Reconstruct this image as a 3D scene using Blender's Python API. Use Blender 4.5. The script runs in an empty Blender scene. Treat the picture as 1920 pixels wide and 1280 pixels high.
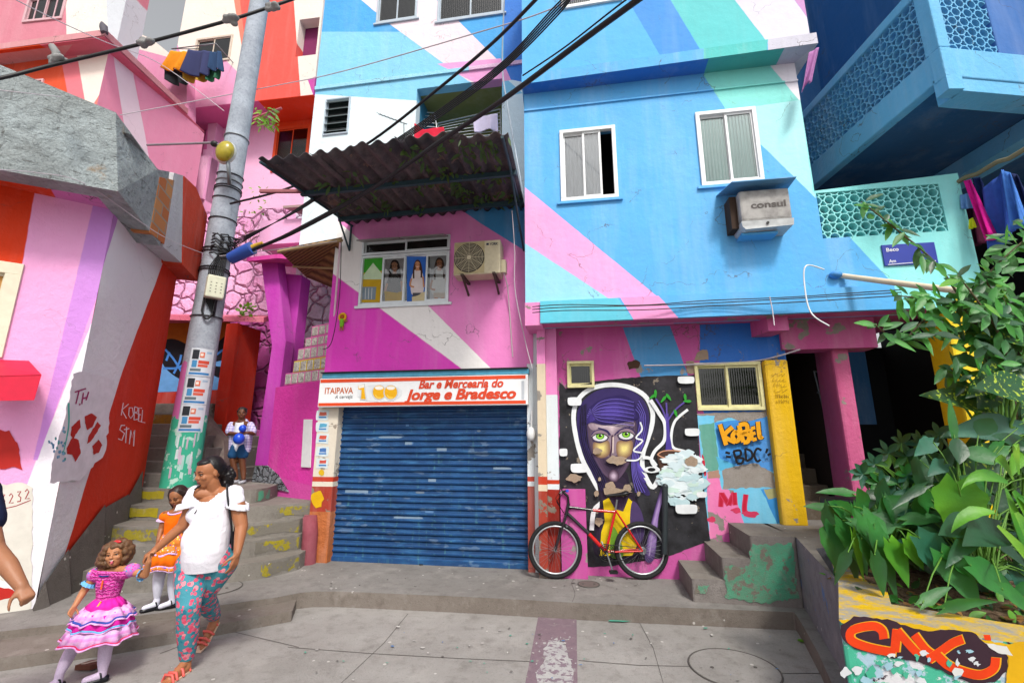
import bpy, bmesh, math, random
from mathutils import Vector, Matrix, noise as mnoise
from mathutils.geometry import tessellate_polygon
random.seed(7)
SC = bpy.context.scene
R = math.radians
# ---------------------------------------------------------------- camera, sky, sun, exposure
F = 853.3; PITCH = R(12.2); H = 1.75          # focal length in pixels of the 1920 wide photograph
cam = bpy.data.cameras.new('camera'); co = bpy.data.objects.new('camera', cam)
SC.collection.objects.link(co); SC.camera = co
cam.sensor_width = 36; cam.lens = 36*F/1920; cam.clip_end = 500; cam.clip_start = .05
co.location = (0, 0, H); co.rotation_euler = (R(90)+PITCH, 0, 0)
SUN_EL, SUN_AZ = R(50), R(163)                 # azimuth clockwise from +Y
w = bpy.data.worlds.new('World'); SC.world = w; w.use_nodes = True
nt = w.node_tree; bg = nt.nodes['Background']
sky = nt.nodes.new('ShaderNodeTexSky'); sky.sky_type = 'NISHITA'; sky.sun_disc = False
sky.sun_elevation = SUN_EL; sky.sun_rotation = SUN_AZ; sky.dust_density = 4; sky.air_density = 1.2
hs = nt.nodes.new('ShaderNodeHueSaturation'); hs.inputs['Saturation'].default_value = .14
nt.links.new(sky.outputs[0], hs.inputs['Color']); nt.links.new(hs.outputs[0], bg.inputs[0])
bg.inputs[1].default_value = .125
sl = bpy.data.lights.new('sun', 'SUN'); so = bpy.data.objects.new('sun', sl); SC.collection.objects.link(so)
sl.energy = 2.1; sl.angle = R(10); sl.color = (1, .94, .85)
sd = Vector((math.sin(SUN_AZ)*math.cos(SUN_EL), math.cos(SUN_AZ)*math.cos(SUN_EL), math.sin(SUN_EL)))
so.rotation_euler = sd.to_track_quat('Z', 'Y').to_euler(); so.location = (2, -3, 14)
SC.view_settings.view_transform = 'Standard'; SC.view_settings.look = 'None'
SC.view_settings.exposure = .56; SC.view_settings.gamma = 1

# ---------------------------------------------------------------- geometry helpers
V = Vector
def ray(px, py):
    a = (px-960)/F; b = -(py-640)/F
    return V((a, math.cos(PITCH)-b*math.sin(PITCH), math.sin(PITCH)+b*math.cos(PITCH)))
EYE = V((0, 0, H))
def atz(px, py, z): r = ray(px, py); return EYE + r*((z-H)/r.z)
def aty(px, py, y): r = ray(px, py); return EYE + r*(y/r.y)
class Plane:
    """vertical plane: origin, horizontal axis u, up axis; n points to its front"""
    def __init__(s, p, yaw, flip=False):
        s.p = V((p[0], p[1], 0)); s.u = V((math.cos(yaw), math.sin(yaw), 0)); s.v = V((0, 0, 1))
        s.n = V((s.u.y, -s.u.x, 0))
    def off(s, d): q = Plane(s.p, 0); q.u, q.v, q.n = s.u, s.v, s.n; q.p = s.p + s.n*d; return q
    def hit(s, px, py):
        r = ray(px, py); t = (s.p-EYE).dot(s.n)/r.dot(s.n); return EYE + r*t
    def ab(s, px, py): q = s.hit(px, py)-s.p; return (q.dot(s.u), q.z)
    def w(s, a, b, d=0): return s.p + s.u*a + s.v*b + s.n*d
    def rect(s, *pp):
        q = [s.ab(*p) for p in pp]
        return (q[0][0]+q[3][0])/2, (q[1][0]+q[2][0])/2, (q[2][1]+q[3][1])/2, (q[0][1]+q[1][1])/2   # a0,a1,b0,b1 from tl,tr,br,bl
def through(p, q):
    return Plane(p, math.atan2(q[1]-p[1], q[0]-p[0]))

def link(o, parent=None):
    SC.collection.objects.link(o)
    if parent is not None: o.parent = parent
    return o
def rootloc(p):
    l = V((0, 0, 0))
    while p is not None: l = l + p.location; p = p.parent
    return l
def tag(o, label=None, cat=None, group=None, kind=None):
    if label: o['label'] = label
    if cat: o['category'] = cat
    if group: o['group'] = group
    if kind: o['kind'] = kind
    return o
def thing(name, label, cat, loc, group=None):
    o = bpy.data.objects.new(name, None); o.empty_display_size = .1; o.location = loc; link(o)
    return tag(o, label, cat, group)

class MB:
    def __init__(s): s.v = []; s.f = []; s.m = []; s.mats = []; s.sm = []
    def mi(s, mat):
        if mat not in s.mats: s.mats.append(mat)
        return s.mats.index(mat)
    def add(s, vs, fs, mat, smooth=False):
        o = len(s.v); s.v += [V(x) for x in vs]; k = s.mi(mat)
        for f in fs: s.f.append([i+o for i in f]); s.m.append(k); s.sm.append(smooth)
    def box(s, c, size, mat, ax=None):
        ax = ax or (V((1,0,0)), V((0,1,0)), V((0,0,1))); c = V(c)
        h = [ax[i]*(size[i]/2) for i in range(3)]
        vs = [c+h[0]*x+h[1]*y+h[2]*z for z in (-1,1) for y in (-1,1) for x in (-1,1)]
        s.add(vs, [(0,2,3,1),(4,5,7,6),(0,1,5,4),(2,6,7,3),(0,4,6,2),(1,3,7,5)], mat)
    def pbox(s, pl, a0, a1, b0, b1, d0, d1, mat):
        s.box(pl.w((a0+a1)/2, (b0+b1)/2, (d0+d1)/2), (a1-a0, b1-b0, d1-d0), mat, (pl.u, pl.v, pl.n))
    def prism(s, pts, vec, mat, matside=None):
        pts = [V(p) for p in pts]; n = len(pts); vec = V(vec)
        tr = tessellate_polygon([pts])
        s.add(pts, [tuple(t) for t in tr], mat); s.add([p+vec for p in pts], [tuple(t)[::-1] for t in tr], mat)
        s.add(pts+[p+vec for p in pts], [(i, (i+1)%n, n+(i+1)%n, n+i) for i in range(n)], matside or mat)
    def sheet(s, pts, mat):
        pts = [V(p) for p in pts]; s.add(pts, [tuple(t) for t in tessellate_polygon([pts])], mat)
    def tube(s, pts, r, mat, seg=8, cap=True, smooth=True):
        pts = [V(p) for p in pts]; n = len(pts); rr = r if isinstance(r, (list, tuple)) else [r]*n
        vs = []; up = V((.13, .21, .97))
        for i, p in enumerate(pts):
            t = (pts[min(i+1, n-1)]-pts[max(i-1, 0)])
            if t.length < 1e-9: t = V((0,0,1))
            t.normalize(); a = t.cross(up)
            if a.length < 1e-3: a = t.cross(V((1,0,0)))
            a.normalize(); b = t.cross(a); up = b.cross(t) if False else up
            for k in range(seg):
                q = 2*math.pi*k/seg; vs.append(p+(a*math.cos(q)+b*math.sin(q))*rr[i])
        fs = [(i*seg+k, i*seg+(k+1)%seg, (i+1)*seg+(k+1)%seg, (i+1)*seg+k) for i in range(n-1) for k in range(seg)]
        s.add(vs, fs, mat, smooth)
        if cap: s.add(vs[:seg], [tuple(range(seg))[::-1]], mat); s.add(vs[-seg:], [tuple(range(seg))], mat)
    def cyl(s, a, b, r, mat, seg=20, r2=None): s.tube([a, b], [r, r2 or r], mat, seg)
    def loft(s, rings, mat, closed=True, smooth=True, cap=False):
        n = len(rings[0]); vs = [p for r_ in rings for p in r_]; m = n if closed else n-1
        s.add(vs, [(i*n+k, i*n+(k+1)%n, (i+1)*n+(k+1)%n, (i+1)*n+k) for i in range(len(rings)-1) for k in range(m)], mat, smooth)
        if cap:
            s.add(rings[0], [tuple(range(n))[::-1]], mat); s.add(rings[-1], [tuple(range(n))], mat)
    def ell(s, c, r, mat, ax=None, seg=14, rings=9, smooth=True):
        ax = ax or (V((1,0,0)), V((0,1,0)), V((0,0,1))); c = V(c); r = r if isinstance(r, (tuple, list)) else (r,)*3
        rg = []
        for i in range(1, rings):
            th = math.pi*i/rings
            rg.append([c+ax[0]*(r[0]*math.sin(th)*math.cos(2*math.pi*k/seg))+ax[1]*(r[1]*math.sin(th)*math.sin(2*math.pi*k/seg))+ax[2]*(r[2]*math.cos(th)) for k in range(seg)])
        vs = [p for q in rg for p in q]+[c+ax[2]*r[2], c-ax[2]*r[2]]; T = len(vs)-2
        fs = [(i*seg+k, (i+1)*seg+k, (i+1)*seg+(k+1)%seg, i*seg+(k+1)%seg) for i in range(rings-2) for k in range(seg)]
        fs += [(T, k, (k+1)%seg) for k in range(seg)]+[(T+1, (rings-2)*seg+(k+1)%seg, (rings-2)*seg+k) for k in range(seg)]
        s.add(vs, fs, mat, smooth)
    def cap(s, a, b, ra, rb, mat, seg=12):
        """tapered capsule"""
        a = V(a); b = V(b); t = (b-a); L = max(t.length, 1e-5); t = t/L
        pts = []; rs = []
        for q in (-80, -55, -28): pts.append(a+t*(ra*math.sin(R(q)))); rs.append(ra*math.cos(R(q)))
        pts += [a, b]; rs += [ra, rb]
        for q in (28, 55, 80): pts.append(b+t*(rb*math.sin(R(q)))); rs.append(rb*math.cos(R(q)))
        x = t.cross(V((.3,.2,.93)));  x = x if x.length > 1e-2 else t.cross(V((1,0,0))); x.normalize(); y = t.cross(x)
        s.loft([[p+(x*math.cos(2*math.pi*k/seg)+y*math.sin(2*math.pi*k/seg))*r for k in range(seg)] for p, r in zip(pts, rs)], mat, cap=True)
    def build(s, name, parent=None, loc=None, bevel=0, solid=0, remesh=0, smooth_it=0, sub=0):
        me = bpy.data.meshes.new(name); l = rootloc(parent) if parent is not None else V(loc if loc is not None else (0,0,0))
        me.from_pydata([tuple(p-l) for p in s.v], [], s.f)
        for m in s.mats: me.materials.append(m)
        me.polygons.foreach_set('material_index', s.m); me.polygons.foreach_set('use_smooth', s.sm); me.update()
        o = bpy.data.objects.new(name, me); link(o, parent)
        if parent is None: o.location = l
        if bevel or solid or remesh or sub:
            if solid: md = o.modifiers.new('s', 'SOLIDIFY'); md.thickness = solid; md.offset = 0
            if remesh:
                md = o.modifiers.new('r', 'REMESH'); md.mode = 'VOXEL'; md.voxel_size = remesh; md.use_smooth_shade = True
                if smooth_it: md = o.modifiers.new('m', 'SMOOTH'); md.iterations = smooth_it; md.factor = .5
            if bevel: md = o.modifiers.new('b', 'BEVEL'); md.width = bevel; md.segments = 2; md.limit_method = 'ANGLE'
            if sub: md = o.modifiers.new('u', 'SUBSURF'); md.levels = md.render_levels = sub
            dg = bpy.context.evaluated_depsgraph_get(); m2 = bpy.data.meshes.new_from_object(o.evaluated_get(dg))
            o.modifiers.clear(); o.data = m2; bpy.data.meshes.remove(me); m2.name = name
        return o

def wall(mb, pl, outer, holes, mat, depth=.14, inner=None, d=0):
    """front sheet of a wall at offset d with rectangular holes (a0,a1,b0,b1) and their reveals"""
    lp = [[V((a, b, 0)) for a, b in outer]] + [[V((h[0], h[2], 0)), V((h[0], h[3], 0)), V((h[1], h[3], 0)), V((h[1], h[2], 0))] for h in holes]
    tr = tessellate_polygon(lp); fl = [q for l in lp for q in l]
    mb.add([pl.w(q.x, q.y, d) for q in fl], [tuple(t) for t in tr], mat)
    for h in holes:
        c = [(h[0], h[2]), (h[0], h[3]), (h[1], h[3]), (h[1], h[2])]
        vs = [pl.w(a, b, d) for a, b in c]+[pl.w(a, b, d-depth) for a, b in c]
        mb.add(vs, [(i, (i+1)%4, 4+(i+1)%4, 4+i) for i in range(4)], inner or mat)
def edges(mb, pl, outer, depth, mat, d=0):
    n = len(outer); vs = [pl.w(a, b, d) for a, b in outer]+[pl.w(a, b, d-depth) for a, b in outer]
    mb.add(vs, [(i, (i+1)%n, n+(i+1)%n, n+i) for i in range(n)], mat)
def smooth_pts(p, closed=True, k=6):
    n = len(p); out = []
    for i in range(n if closed else n-1):
        g = lambda j: p[j % n] if closed else p[max(0, min(n-1, j))]
        a, b, c, d = g(i-1), g(i), g(i+1), g(i+2)
        for q in range(k):
            t = q/k
            out.append(tuple(.5*((2*b[x])+(-a[x]+c[x])*t+(2*a[x]-5*b[x]+4*c[x]-d[x])*t*t+(-a[x]+3*b[x]-3*c[x]+d[x])*t**3) for x in range(len(b))))
    if not closed: out.append(tuple(p[-1]))
    return out
def ragged(p, amp=3, step=6, seed=0):
    rn = random.Random(seed); out = []
    for i in range(len(p)):
        a, b = p[i], p[(i+1) % len(p)]; L = math.hypot(b[0]-a[0], b[1]-a[1]); k = max(1, int(L/step))
        for q in range(k): out.append((a[0]+(b[0]-a[0])*q/k+rn.uniform(-amp, amp), a[1]+(b[1]-a[1])*q/k+rn.uniform(-amp, amp)))
    return out
def blotch(cx, cy, rx, ry, seed=0, n=18, j=.35):
    rn = random.Random(seed)
    return [(cx+rx*math.cos(2*math.pi*i/n)*(1+rn.uniform(-j, j)), cy+ry*math.sin(2*math.pi*i/n)*(1+rn.uniform(-j, j))) for i in range(n)]
class Paint:
    """flat paint on a wall: shapes outlined in photograph pixels, laid on the plane in thin coats"""
    def __init__(s, pl): s.pl = pl; s.mb = MB(); s.k = 2
    def poly(s, pts, mat, smooth=False, k=None):
        if smooth: pts = smooth_pts(pts)
        s.k += 1; d = .002+.00012*s.k
        s.mb.sheet([s.pl.hit(*p)+s.pl.n*d for p in pts], mat)
    def line(s, pts, wd, mat, smooth=True, k=5):
        if smooth and len(pts) > 2: pts = smooth_pts(pts, False, k)
        s.k += 1; d = .002+.00012*s.k; n = len(pts); L = []; Rr = []
        for i in range(n):
            a = pts[max(i-1, 0)]; b = pts[min(i+1, n-1)]; dx, dy = b[0]-a[0], b[1]-a[1]; q = math.hypot(dx, dy) or 1
            ww = wd[0]+(wd[1]-wd[0])*i/max(1, n-1) if isinstance(wd, tuple) else wd
            nx, ny = -dy/q*ww/2, dx/q*ww/2
            L.append((pts[i][0]+nx, pts[i][1]+ny)); Rr.append((pts[i][0]-nx, pts[i][1]-ny))
        vs = [s.pl.hit(*p)+s.pl.n*d for p in L+Rr]
        s.mb.add(vs, [(i, i+1, n+i+1, n+i) for i in range(n-1)], mat)
    def build(s, name, parent): return s.mb.build(name, parent)
_txt = {}
def text(mb, s, org, u, v, size, mat, shear=0, bold=0, d=None, align='LEFT', ext=.0, sx=1):
    """lettering laid on the plane (u,v) with its baseline start at org"""
    key = (s, shear, bold, align)
    if key not in _txt:
        c = bpy.data.curves.new('lettering', 'FONT'); c.body = s; c.shear = shear; c.offset = bold; c.align_x = align; c.resolution_u = 4
        o = bpy.data.objects.new('lettering', c); SC.collection.objects.link(o)
        dg = bpy.context.evaluated_depsgraph_get(); me = bpy.data.meshes.new_from_object(o.evaluated_get(dg))
        _txt[key] = ([tuple(x.co) for x in me.vertices], [tuple(p.vertices) for p in me.polygons])
        bpy.data.objects.remove(o); bpy.data.meshes.remove(me); bpy.data.curves.remove(c)
    vs, fs = _txt[key]; org = V(org)
    mb.add([org+u*(x*size*sx)+v*(y*size) for x, y, z in vs], fs, mat)
def ptext(mb, pl, s, p0, p1, hpx, mat, d=.004, shear=0, bold=0):
    """lettering from pixel p0 (baseline start) to p1 (baseline end), cap height hpx"""
    a = pl.hit(*p0); b = pl.hit(*p1); c = pl.hit(p0[0], p0[1]-hpx)
    key = (s, shear, bold, 'LEFT'); L = (b-a).length; h = (c-a).length
    text(MB(), s, a, V((1,0,0)), V((0,0,1)), 1, mat, shear, bold)
    xs = [q[0] for q in _txt[key][0]]; wd = max(xs)-min(xs); hh = .69
    u = (b-a).normalized(); v = pl.v
    vs, fs = _txt[key]; org = a+pl.n*d
    mb.add([org+u*((x-min(xs))*L/wd)+v*(y*h/hh) for x, y, z in vs], fs, mat)

# ---------------------------------------------------------------- materials
def lin(c):
    if isinstance(c, str):
        c = c.lstrip('#'); c = [int(c[i:i+2], 16)/255 for i in (0, 2, 4)]
        c = [x/12.92 if x <= .04045 else ((x+.055)/1.055)**2.4 for x in c]
    return tuple(c[:3])
KA = .88
def alb(c, k=None):
    k = KA if k is None else k; return tuple(min(.86, x*k) for x in lin(c))+(1,)
class NT:
    def __init__(s, name):
        s.m = bpy.data.materials.new(name); s.m.use_nodes = True; s.t = s.m.node_tree; s.b = s.t.nodes['Principled BSDF']
        s.pos = None
    def n(s, ty, **k):
        x = s.t.nodes.new(ty)
        for a, b in k.items(): setattr(x, a, b)
        return x
    def l(s, a, b): s.t.links.new(a, b)
    def P(s):
        if s.pos is None: s.pos = s.n('ShaderNodeNewGeometry').outputs['Position']
        return s.pos
    def O(s): return s.n('ShaderNodeTexCoord').outputs['Object']
    def noise(s, scale, detail=3, vec=None, rough=.55, dist=0):
        x = s.n('ShaderNodeTexNoise'); x.inputs['Scale'].default_value = scale; x.inputs['Detail'].default_value = detail
        x.inputs['Roughness'].default_value = rough; x.inputs['Distortion'].default_value = dist; s.l(vec or s.P(), x.inputs['Vector']); return x.outputs['Fac']
    def math(s, op, a, b=None, c=None):
        x = s.n('ShaderNodeMath', operation=op)
        for i, q in enumerate((a, b, c)):
            if q is None: continue
            if isinstance(q, (int, float)): x.inputs[i].default_value = q
            else: s.l(q, x.inputs[i])
        return x.outputs[0]
    def ramp(s, v, a, b):
        x = s.n('ShaderNodeMapRange'); s.l(v, x.inputs[0]); x.inputs[1].default_value = a; x.inputs[2].default_value = b; x.clamp = True; return x.outputs[0]
    def mix(s, f, a, b, mode='MIX'):
        x = s.n('ShaderNodeMix', data_type='RGBA', blend_type=mode)
        for i, q in ((0, f), (6, a), (7, b)):
            if isinstance(q, (int, float)): x.inputs[i].default_value = q
            elif isinstance(q, tuple): x.inputs[i].default_value = q
            else: s.l(q, x.inputs[i])
        return x.outputs[2]
    def bump(s, h, dist, strength=1, prev=None):
        x = s.n('ShaderNodeBump'); x.inputs['Distance'].default_value = dist; x.inputs['Strength'].default_value = strength
        s.l(h, x.inputs['Height'])
        if prev: s.l(prev, x.inputs['Normal'])
        return x.outputs[0]
    def done(s, col, rough=.7, nrm=None, spec=.3, metal=0):
        if isinstance(col, tuple): s.b.inputs['Base Color'].default_value = col
        else: s.l(col, s.b.inputs['Base Color'])
        if isinstance(rough, (int, float)): s.b.inputs['Roughness'].default_value = rough
        else: s.l(rough, s.b.inputs['Roughness'])
        s.b.inputs['Specular IOR Level'].default_value = spec; s.b.inputs['Metallic'].default_value = metal
        if nrm: s.l(nrm, s.b.inputs['Normal'])
        return s.m
def region_mask(t, poly, pl, vec):
    """inside test for a convex polygon (photograph pixels on plane pl) as half-space dot products on position"""
    q = [pl.hit(*p) for p in poly]; c = sum(q, V((0,0,0)))/len(q); out = None
    for i in range(len(q)):
        a, b = q[i], q[(i+1) % len(q)]; e = (b-a).normalized(); nn = pl.n.cross(e)
        if nn.dot(c-a) < 0: nn = -nn
        d = t.n('ShaderNodeVectorMath', operation='DOT_PRODUCT'); t.l(vec, d.inputs[0]); d.inputs[1].default_value = nn
        o = t.math('SUBTRACT', d.outputs['Value'], nn.dot(a))
        out = o if out is None else t.math('MINIMUM', out, o)
    return t.ramp(out, -.004, .004)
def paint_mat(name, base, regions=(), pl=None, bump=.004, bscale=18, grime=.35, rough=.75, wob=.012, dirt='#8a8078', chips=0, chipcol='#a8a29a', low=None):
    """weathered wall paint; regions: [(pixels, colour)] painted bands"""
    t = NT(name); P = t.P()
    wn = t.n('ShaderNodeTexNoise'); wn.inputs['Scale'].default_value = 9; t.l(P, wn.inputs['Vector'])
    sb = t.n('ShaderNodeVectorMath', operation='SUBTRACT'); t.l(wn.outputs['Color'], sb.inputs[0]); sb.inputs[1].default_value = (.5, .5, .5)
    sc = t.n('ShaderNodeVectorMath', operation='SCALE'); t.l(sb.outputs[0], sc.inputs[0]); sc.inputs['Scale'].default_value = wob
    ad = t.n('ShaderNodeVectorMath', operation='ADD'); t.l(P, ad.inputs[0]); t.l(sc.outputs[0], ad.inputs[1]); vec = ad.outputs[0]
    col = alb(base)
    for poly, c in regions: col = t.mix(region_mask(t, poly, pl, vec), col, alb(c))
    n1 = t.noise(1.3, 5, rough=.65); n2 = t.noise(7, 6, rough=.7)
    # vertical streaks
    mp = t.n('ShaderNodeMapping'); t.l(P, mp.inputs['Vector']); mp.inputs['Scale'].default_value = (1, 1, .12); n3 = t.noise(14, 4, vec=mp.outputs[0])
    col = t.mix(t.math('MULTIPLY', t.ramp(n1, .42, .75), grime*.5), col, t.mix(.5, col, alb(dirt)))
    col = t.mix(t.math('MULTIPLY', t.ramp(n3, .55, .8), grime*.45), col, t.mix(.45, col, alb(dirt)))
    col = t.mix(t.math('MULTIPLY', t.ramp(n2, .3, .7), .1), col, (1, 1, 1, 1), 'SOFT_LIGHT')
    n6 = t.noise(2.2, 4, vec=mp.outputs[0], rough=.7); col = t.mix(t.math('MULTIPLY', t.ramp(n6, .5, .7), grime*.35), col, t.mix(.6, col, (.9, .9, .9, 1))); n4 = t.noise(70, 2); col = t.mix(t.math('MULTIPLY', t.ramp(n4, .66, .72), grime*.5), col, alb(dirt))
    vc = t.n('ShaderNodeTexVoronoi', feature='DISTANCE_TO_EDGE'); vc.inputs['Scale'].default_value = .9; ws = t.n('ShaderNodeTexNoise'); ws.inputs['Scale'].default_value = 2.5; ws.inputs['Detail'].default_value = 6; t.l(P, ws.inputs[0]); wa = t.n('ShaderNodeVectorMath', operation='MULTIPLY_ADD'); t.l(ws.outputs['Color'], wa.inputs[0]); wa.inputs[1].default_value = (.7, .7, .7); t.l(P, wa.inputs[2]); t.l(wa.outputs[0], vc.inputs[0])
    crk_ = t.math('MULTIPLY', t.math('LESS_THAN', vc.outputs['Distance'], .0035), t.ramp(n1, .5, .56)); col = t.mix(t.math('MULTIPLY', crk_, min(.8, grime*1.6)), col, alb('#5a5250'))
    if chips:
        n5 = t.noise(3.2, 8, rough=.62); m = t.ramp(n5, .62-chips*.12, .635-chips*.12); col = t.mix(m, col, t.mix(n2, alb(chipcol), alb('#6d6660')))
    h = t.math('ADD', t.math('MULTIPLY', t.noise(bscale, 6, rough=.6), 1), t.math('MULTIPLY', t.noise(bscale*6, 3), .25))
    nr = t.bump(t.noise(2.2, 3), .03, .5); nr = t.bump(h, bump, 1, nr)
    if chips: nr = t.bump(m, .004, -1, nr)
    return t.done(col, rough, nr, .25)
def simple(name, c, rough=.6, spec=.4, metal=0, var=.12, vs=12, bump=0, k=None, coat=0, scale_bump=60):
    t = NT(name); a = alb(c, k); n1 = t.noise(vs, 4, vec=t.O())
    col = t.mix(t.math('MULTIPLY', t.ramp(n1, .35, .7), var*2), a, tuple(x*.6 for x in a[:3])+(1,))
    nr = t.bump(t.noise(scale_bump, 3, vec=t.O()), bump) if bump else None
    m = t.done(col, rough, nr, spec, metal)
    if coat: t.b.inputs['Coat Weight'].default_value = coat
    return m
_flat = {}
def fm(c, rough=.7, k=None):
    """painted-on colour (murals, posters, lettering) with slight unevenness"""
    if (c, rough) not in _flat: _flat[(c, rough)] = simple('paint_'+c.strip('#'), c, rough, .25, var=.18, vs=9, k=k, bump=.001, scale_bump=25)
    return _flat[(c, rough)]
# ---------------------------------------------------------------- common materials
def glass_mat(name, tint='#dfe9ee', dark=.75, ribs=0):
    t = NT(name); tr = t.n('ShaderNodeBsdfTransparent'); tr.inputs[0].default_value = tuple(x*dark for x in lin(tint))+(1,)
    gl = t.n('ShaderNodeBsdfGlossy'); gl.inputs['Roughness'].default_value = .04
    mx = t.n('ShaderNodeMixShader'); fr = t.n('ShaderNodeFresnel'); fr.inputs[0].default_value = 1.5
    t.l(t.math('ADD', fr.outputs[0], .04), mx.inputs[0]); t.l(tr.outputs[0], mx.inputs[1]); t.l(gl.outputs[0], mx.inputs[2])
    if ribs:
        nr = t.bump(t.math('SINE', t.math('MULTIPLY', t.n('ShaderNodeSeparateXYZ').outputs[0], ribs)), .0006)
        sx = [n for n in t.t.nodes if n.type == 'SEPXYZ'][0]; t.l(t.P(), sx.inputs[0]); t.l(nr, gl.inputs['Normal'])
    t.l(mx.outputs[0], t.t.nodes['Material Output'].inputs[0]); return t.m
GLASS = glass_mat('window_glass', '#ffffff', .93); GLASSR = glass_mat('ribbed_glass', '#e8f4f2', .9, 160)
GLASSD = glass_mat('dark_glass', '#90a090', .35, 230)
FRAME = simple('white_painted_frame', '#e9ecee', .4, var=.1, bump=.001)
FRAMEB = simple('bluish_frame', '#b9c6d2', .45)
FRAMEC = simple('cream_frame', '#e2dca4', .5, var=.25)
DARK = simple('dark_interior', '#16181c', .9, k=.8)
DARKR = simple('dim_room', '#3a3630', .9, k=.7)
METAL = simple('dull_metal', '#8d9296', .45, .5, .7)
BLACK = simple('black_rubber', '#151517', .55, var=.1)
def curtain_mat(name, c):
    t = NT(name); m = simple; mp = t.n('ShaderNodeMapping'); t.l(t.P(), mp.inputs[0]); mp.inputs['Scale'].default_value = (1, 1, .15)
    n1 = t.noise(22, 3, vec=mp.outputs[0], dist=.6); col = t.mix(t.ramp(n1, .35, .65), alb(c), tuple(x*.84 for x in alb(c)[:3])+(1,))  # darker streaks put the shade of the folds into the cloth colour
    return t.done(col, .9, t.bump(n1, .02), .1)
CONC = None
def concrete(name, c='#8f8c8a', rough=.85, stain='#5f5a58', sc=1.0, paint=None, specks=True):
    t = NT(name); n1 = t.noise(.9*sc, 6, rough=.65); n2 = t.noise(6*sc, 6, rough=.7); n3 = t.noise(60*sc, 4); n4 = t.noise(180, 2)
    col = t.mix(t.ramp(n1, .35, .7), alb(c), t.mix(.5, alb(c), alb(stain)))
    col = t.mix(t.math('MULTIPLY', t.ramp(n2, .5, .72), .55), col, alb(stain))
    col = t.mix(t.math('MULTIPLY', t.ramp(n3, .58, .7), .35), col, alb('#4a4644'))
    n5 = t.noise(2.1*sc, 5, rough=.7); col = t.mix(t.math('MULTIPLY', t.ramp(n5, .55, .75), .4), col, alb('#b5b0ab'))
    if specks:
        vo = t.n('ShaderNodeTexVoronoi'); vo.inputs['Scale'].default_value = 5; t.l(t.P(), vo.inputs[0])
        col = t.mix(t.math('MULTIPLY', t.math('LESS_THAN', vo.outputs['Distance'], .07), .6), col, alb('#d8d5d0'))
    if paint:
        pc, sca, th = paint; n6 = t.noise(sca, 7, rough=.65); col = t.mix(t.ramp(n6, th, th+.03), col, alb(pc))
    nr = t.bump(n2, .012, .5); nr = t.bump(n4, .003, 1, nr); nr = t.bump(n3, .004, 1, nr)
    return t.done(col, rough, nr, .25)
CONC = concrete('road_concrete', '#a29f9c', stain='#6a6561'); CONC2 = concrete('pavement_concrete', '#8e8b88', stain='#5e5955')
KERB = concrete('kerb_concrete', '#837b74', stain='#5a4f46'); STEP = concrete('step_concrete', '#8a857e', stain='#5b5650')
def block_render():
    t = NT('old_block_render'); P = t.P(); n1 = t.noise(1.6, 6, rough=.7); n2 = t.noise(9, 7, rough=.72); n3 = t.noise(45, 4)
    wn = t.n('ShaderNodeTexNoise'); wn.inputs['Scale'].default_value = 4; t.l(P, wn.inputs[0]); ad = t.n('ShaderNodeVectorMath', operation='MULTIPLY_ADD'); t.l(wn.outputs['Color'], ad.inputs[0]); ad.inputs[1].default_value = (.08, .08, .08); t.l(P, ad.inputs[2])
    sx = t.n('ShaderNodeSeparateXYZ'); t.l(ad.outputs[0], sx.inputs[0]); cx = t.n('ShaderNodeCombineXYZ'); t.l(sx.outputs[0], cx.inputs[0]); t.l(sx.outputs[2], cx.inputs[1]); bt = t.n('ShaderNodeTexBrick'); bt.inputs['Scale'].default_value = 1; bt.inputs['Brick Width'].default_value = .62; bt.inputs['Row Height'].default_value = .3; bt.inputs['Mortar Size'].default_value = .008; t.l(cx.outputs[0], bt.inputs[0])
    col = t.mix(t.ramp(n1, .3, .7), alb('#bcc8cc'), alb('#969c9c')); col = t.mix(t.math('MULTIPLY', t.ramp(n2, .5, .7), .6), col, alb('#757a7a')); col = t.mix(t.math('MULTIPLY', bt.outputs['Fac'], t.ramp(n2, .47, .65)), col, alb('#6c6e6c')); col = t.mix(t.ramp(t.noise(2.6, 5), .66, .72), col, alb('#a89884'))
    nr = t.bump(n2, .05); nr = t.bump(n3, .012, 1, nr); nr = t.bump(t.noise(4, 6, rough=.7), .08, 1, nr); return t.done(col, .92, nr, .15)
OLDC = block_render()

class HP:
    def __init__(s, z): s.z = z; s.n = V((0, 0, 1))
    def hit(s, px, py): return atz(px, py, s.z)

# ---------------------------------------------------------------- reference planes
YAW = R(-9)
FB = Plane((.2, 6.24), YAW)                 # roller shutter
FW = FB.off(.12)                            # bar wall
FU = FB.off(.6)                             # blue upper storey
FM = FB.off(.165)                           # mural wall under it
ZP = .155                                   # pavement
ZL = .8                                     # landing on the right
KB = atz(64, 1140, ZP)                      # corner of the left building
LA = Plane(KB, math.atan2(.56, .83)); LB = Plane(KB, math.atan2(1, -.33))

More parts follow.
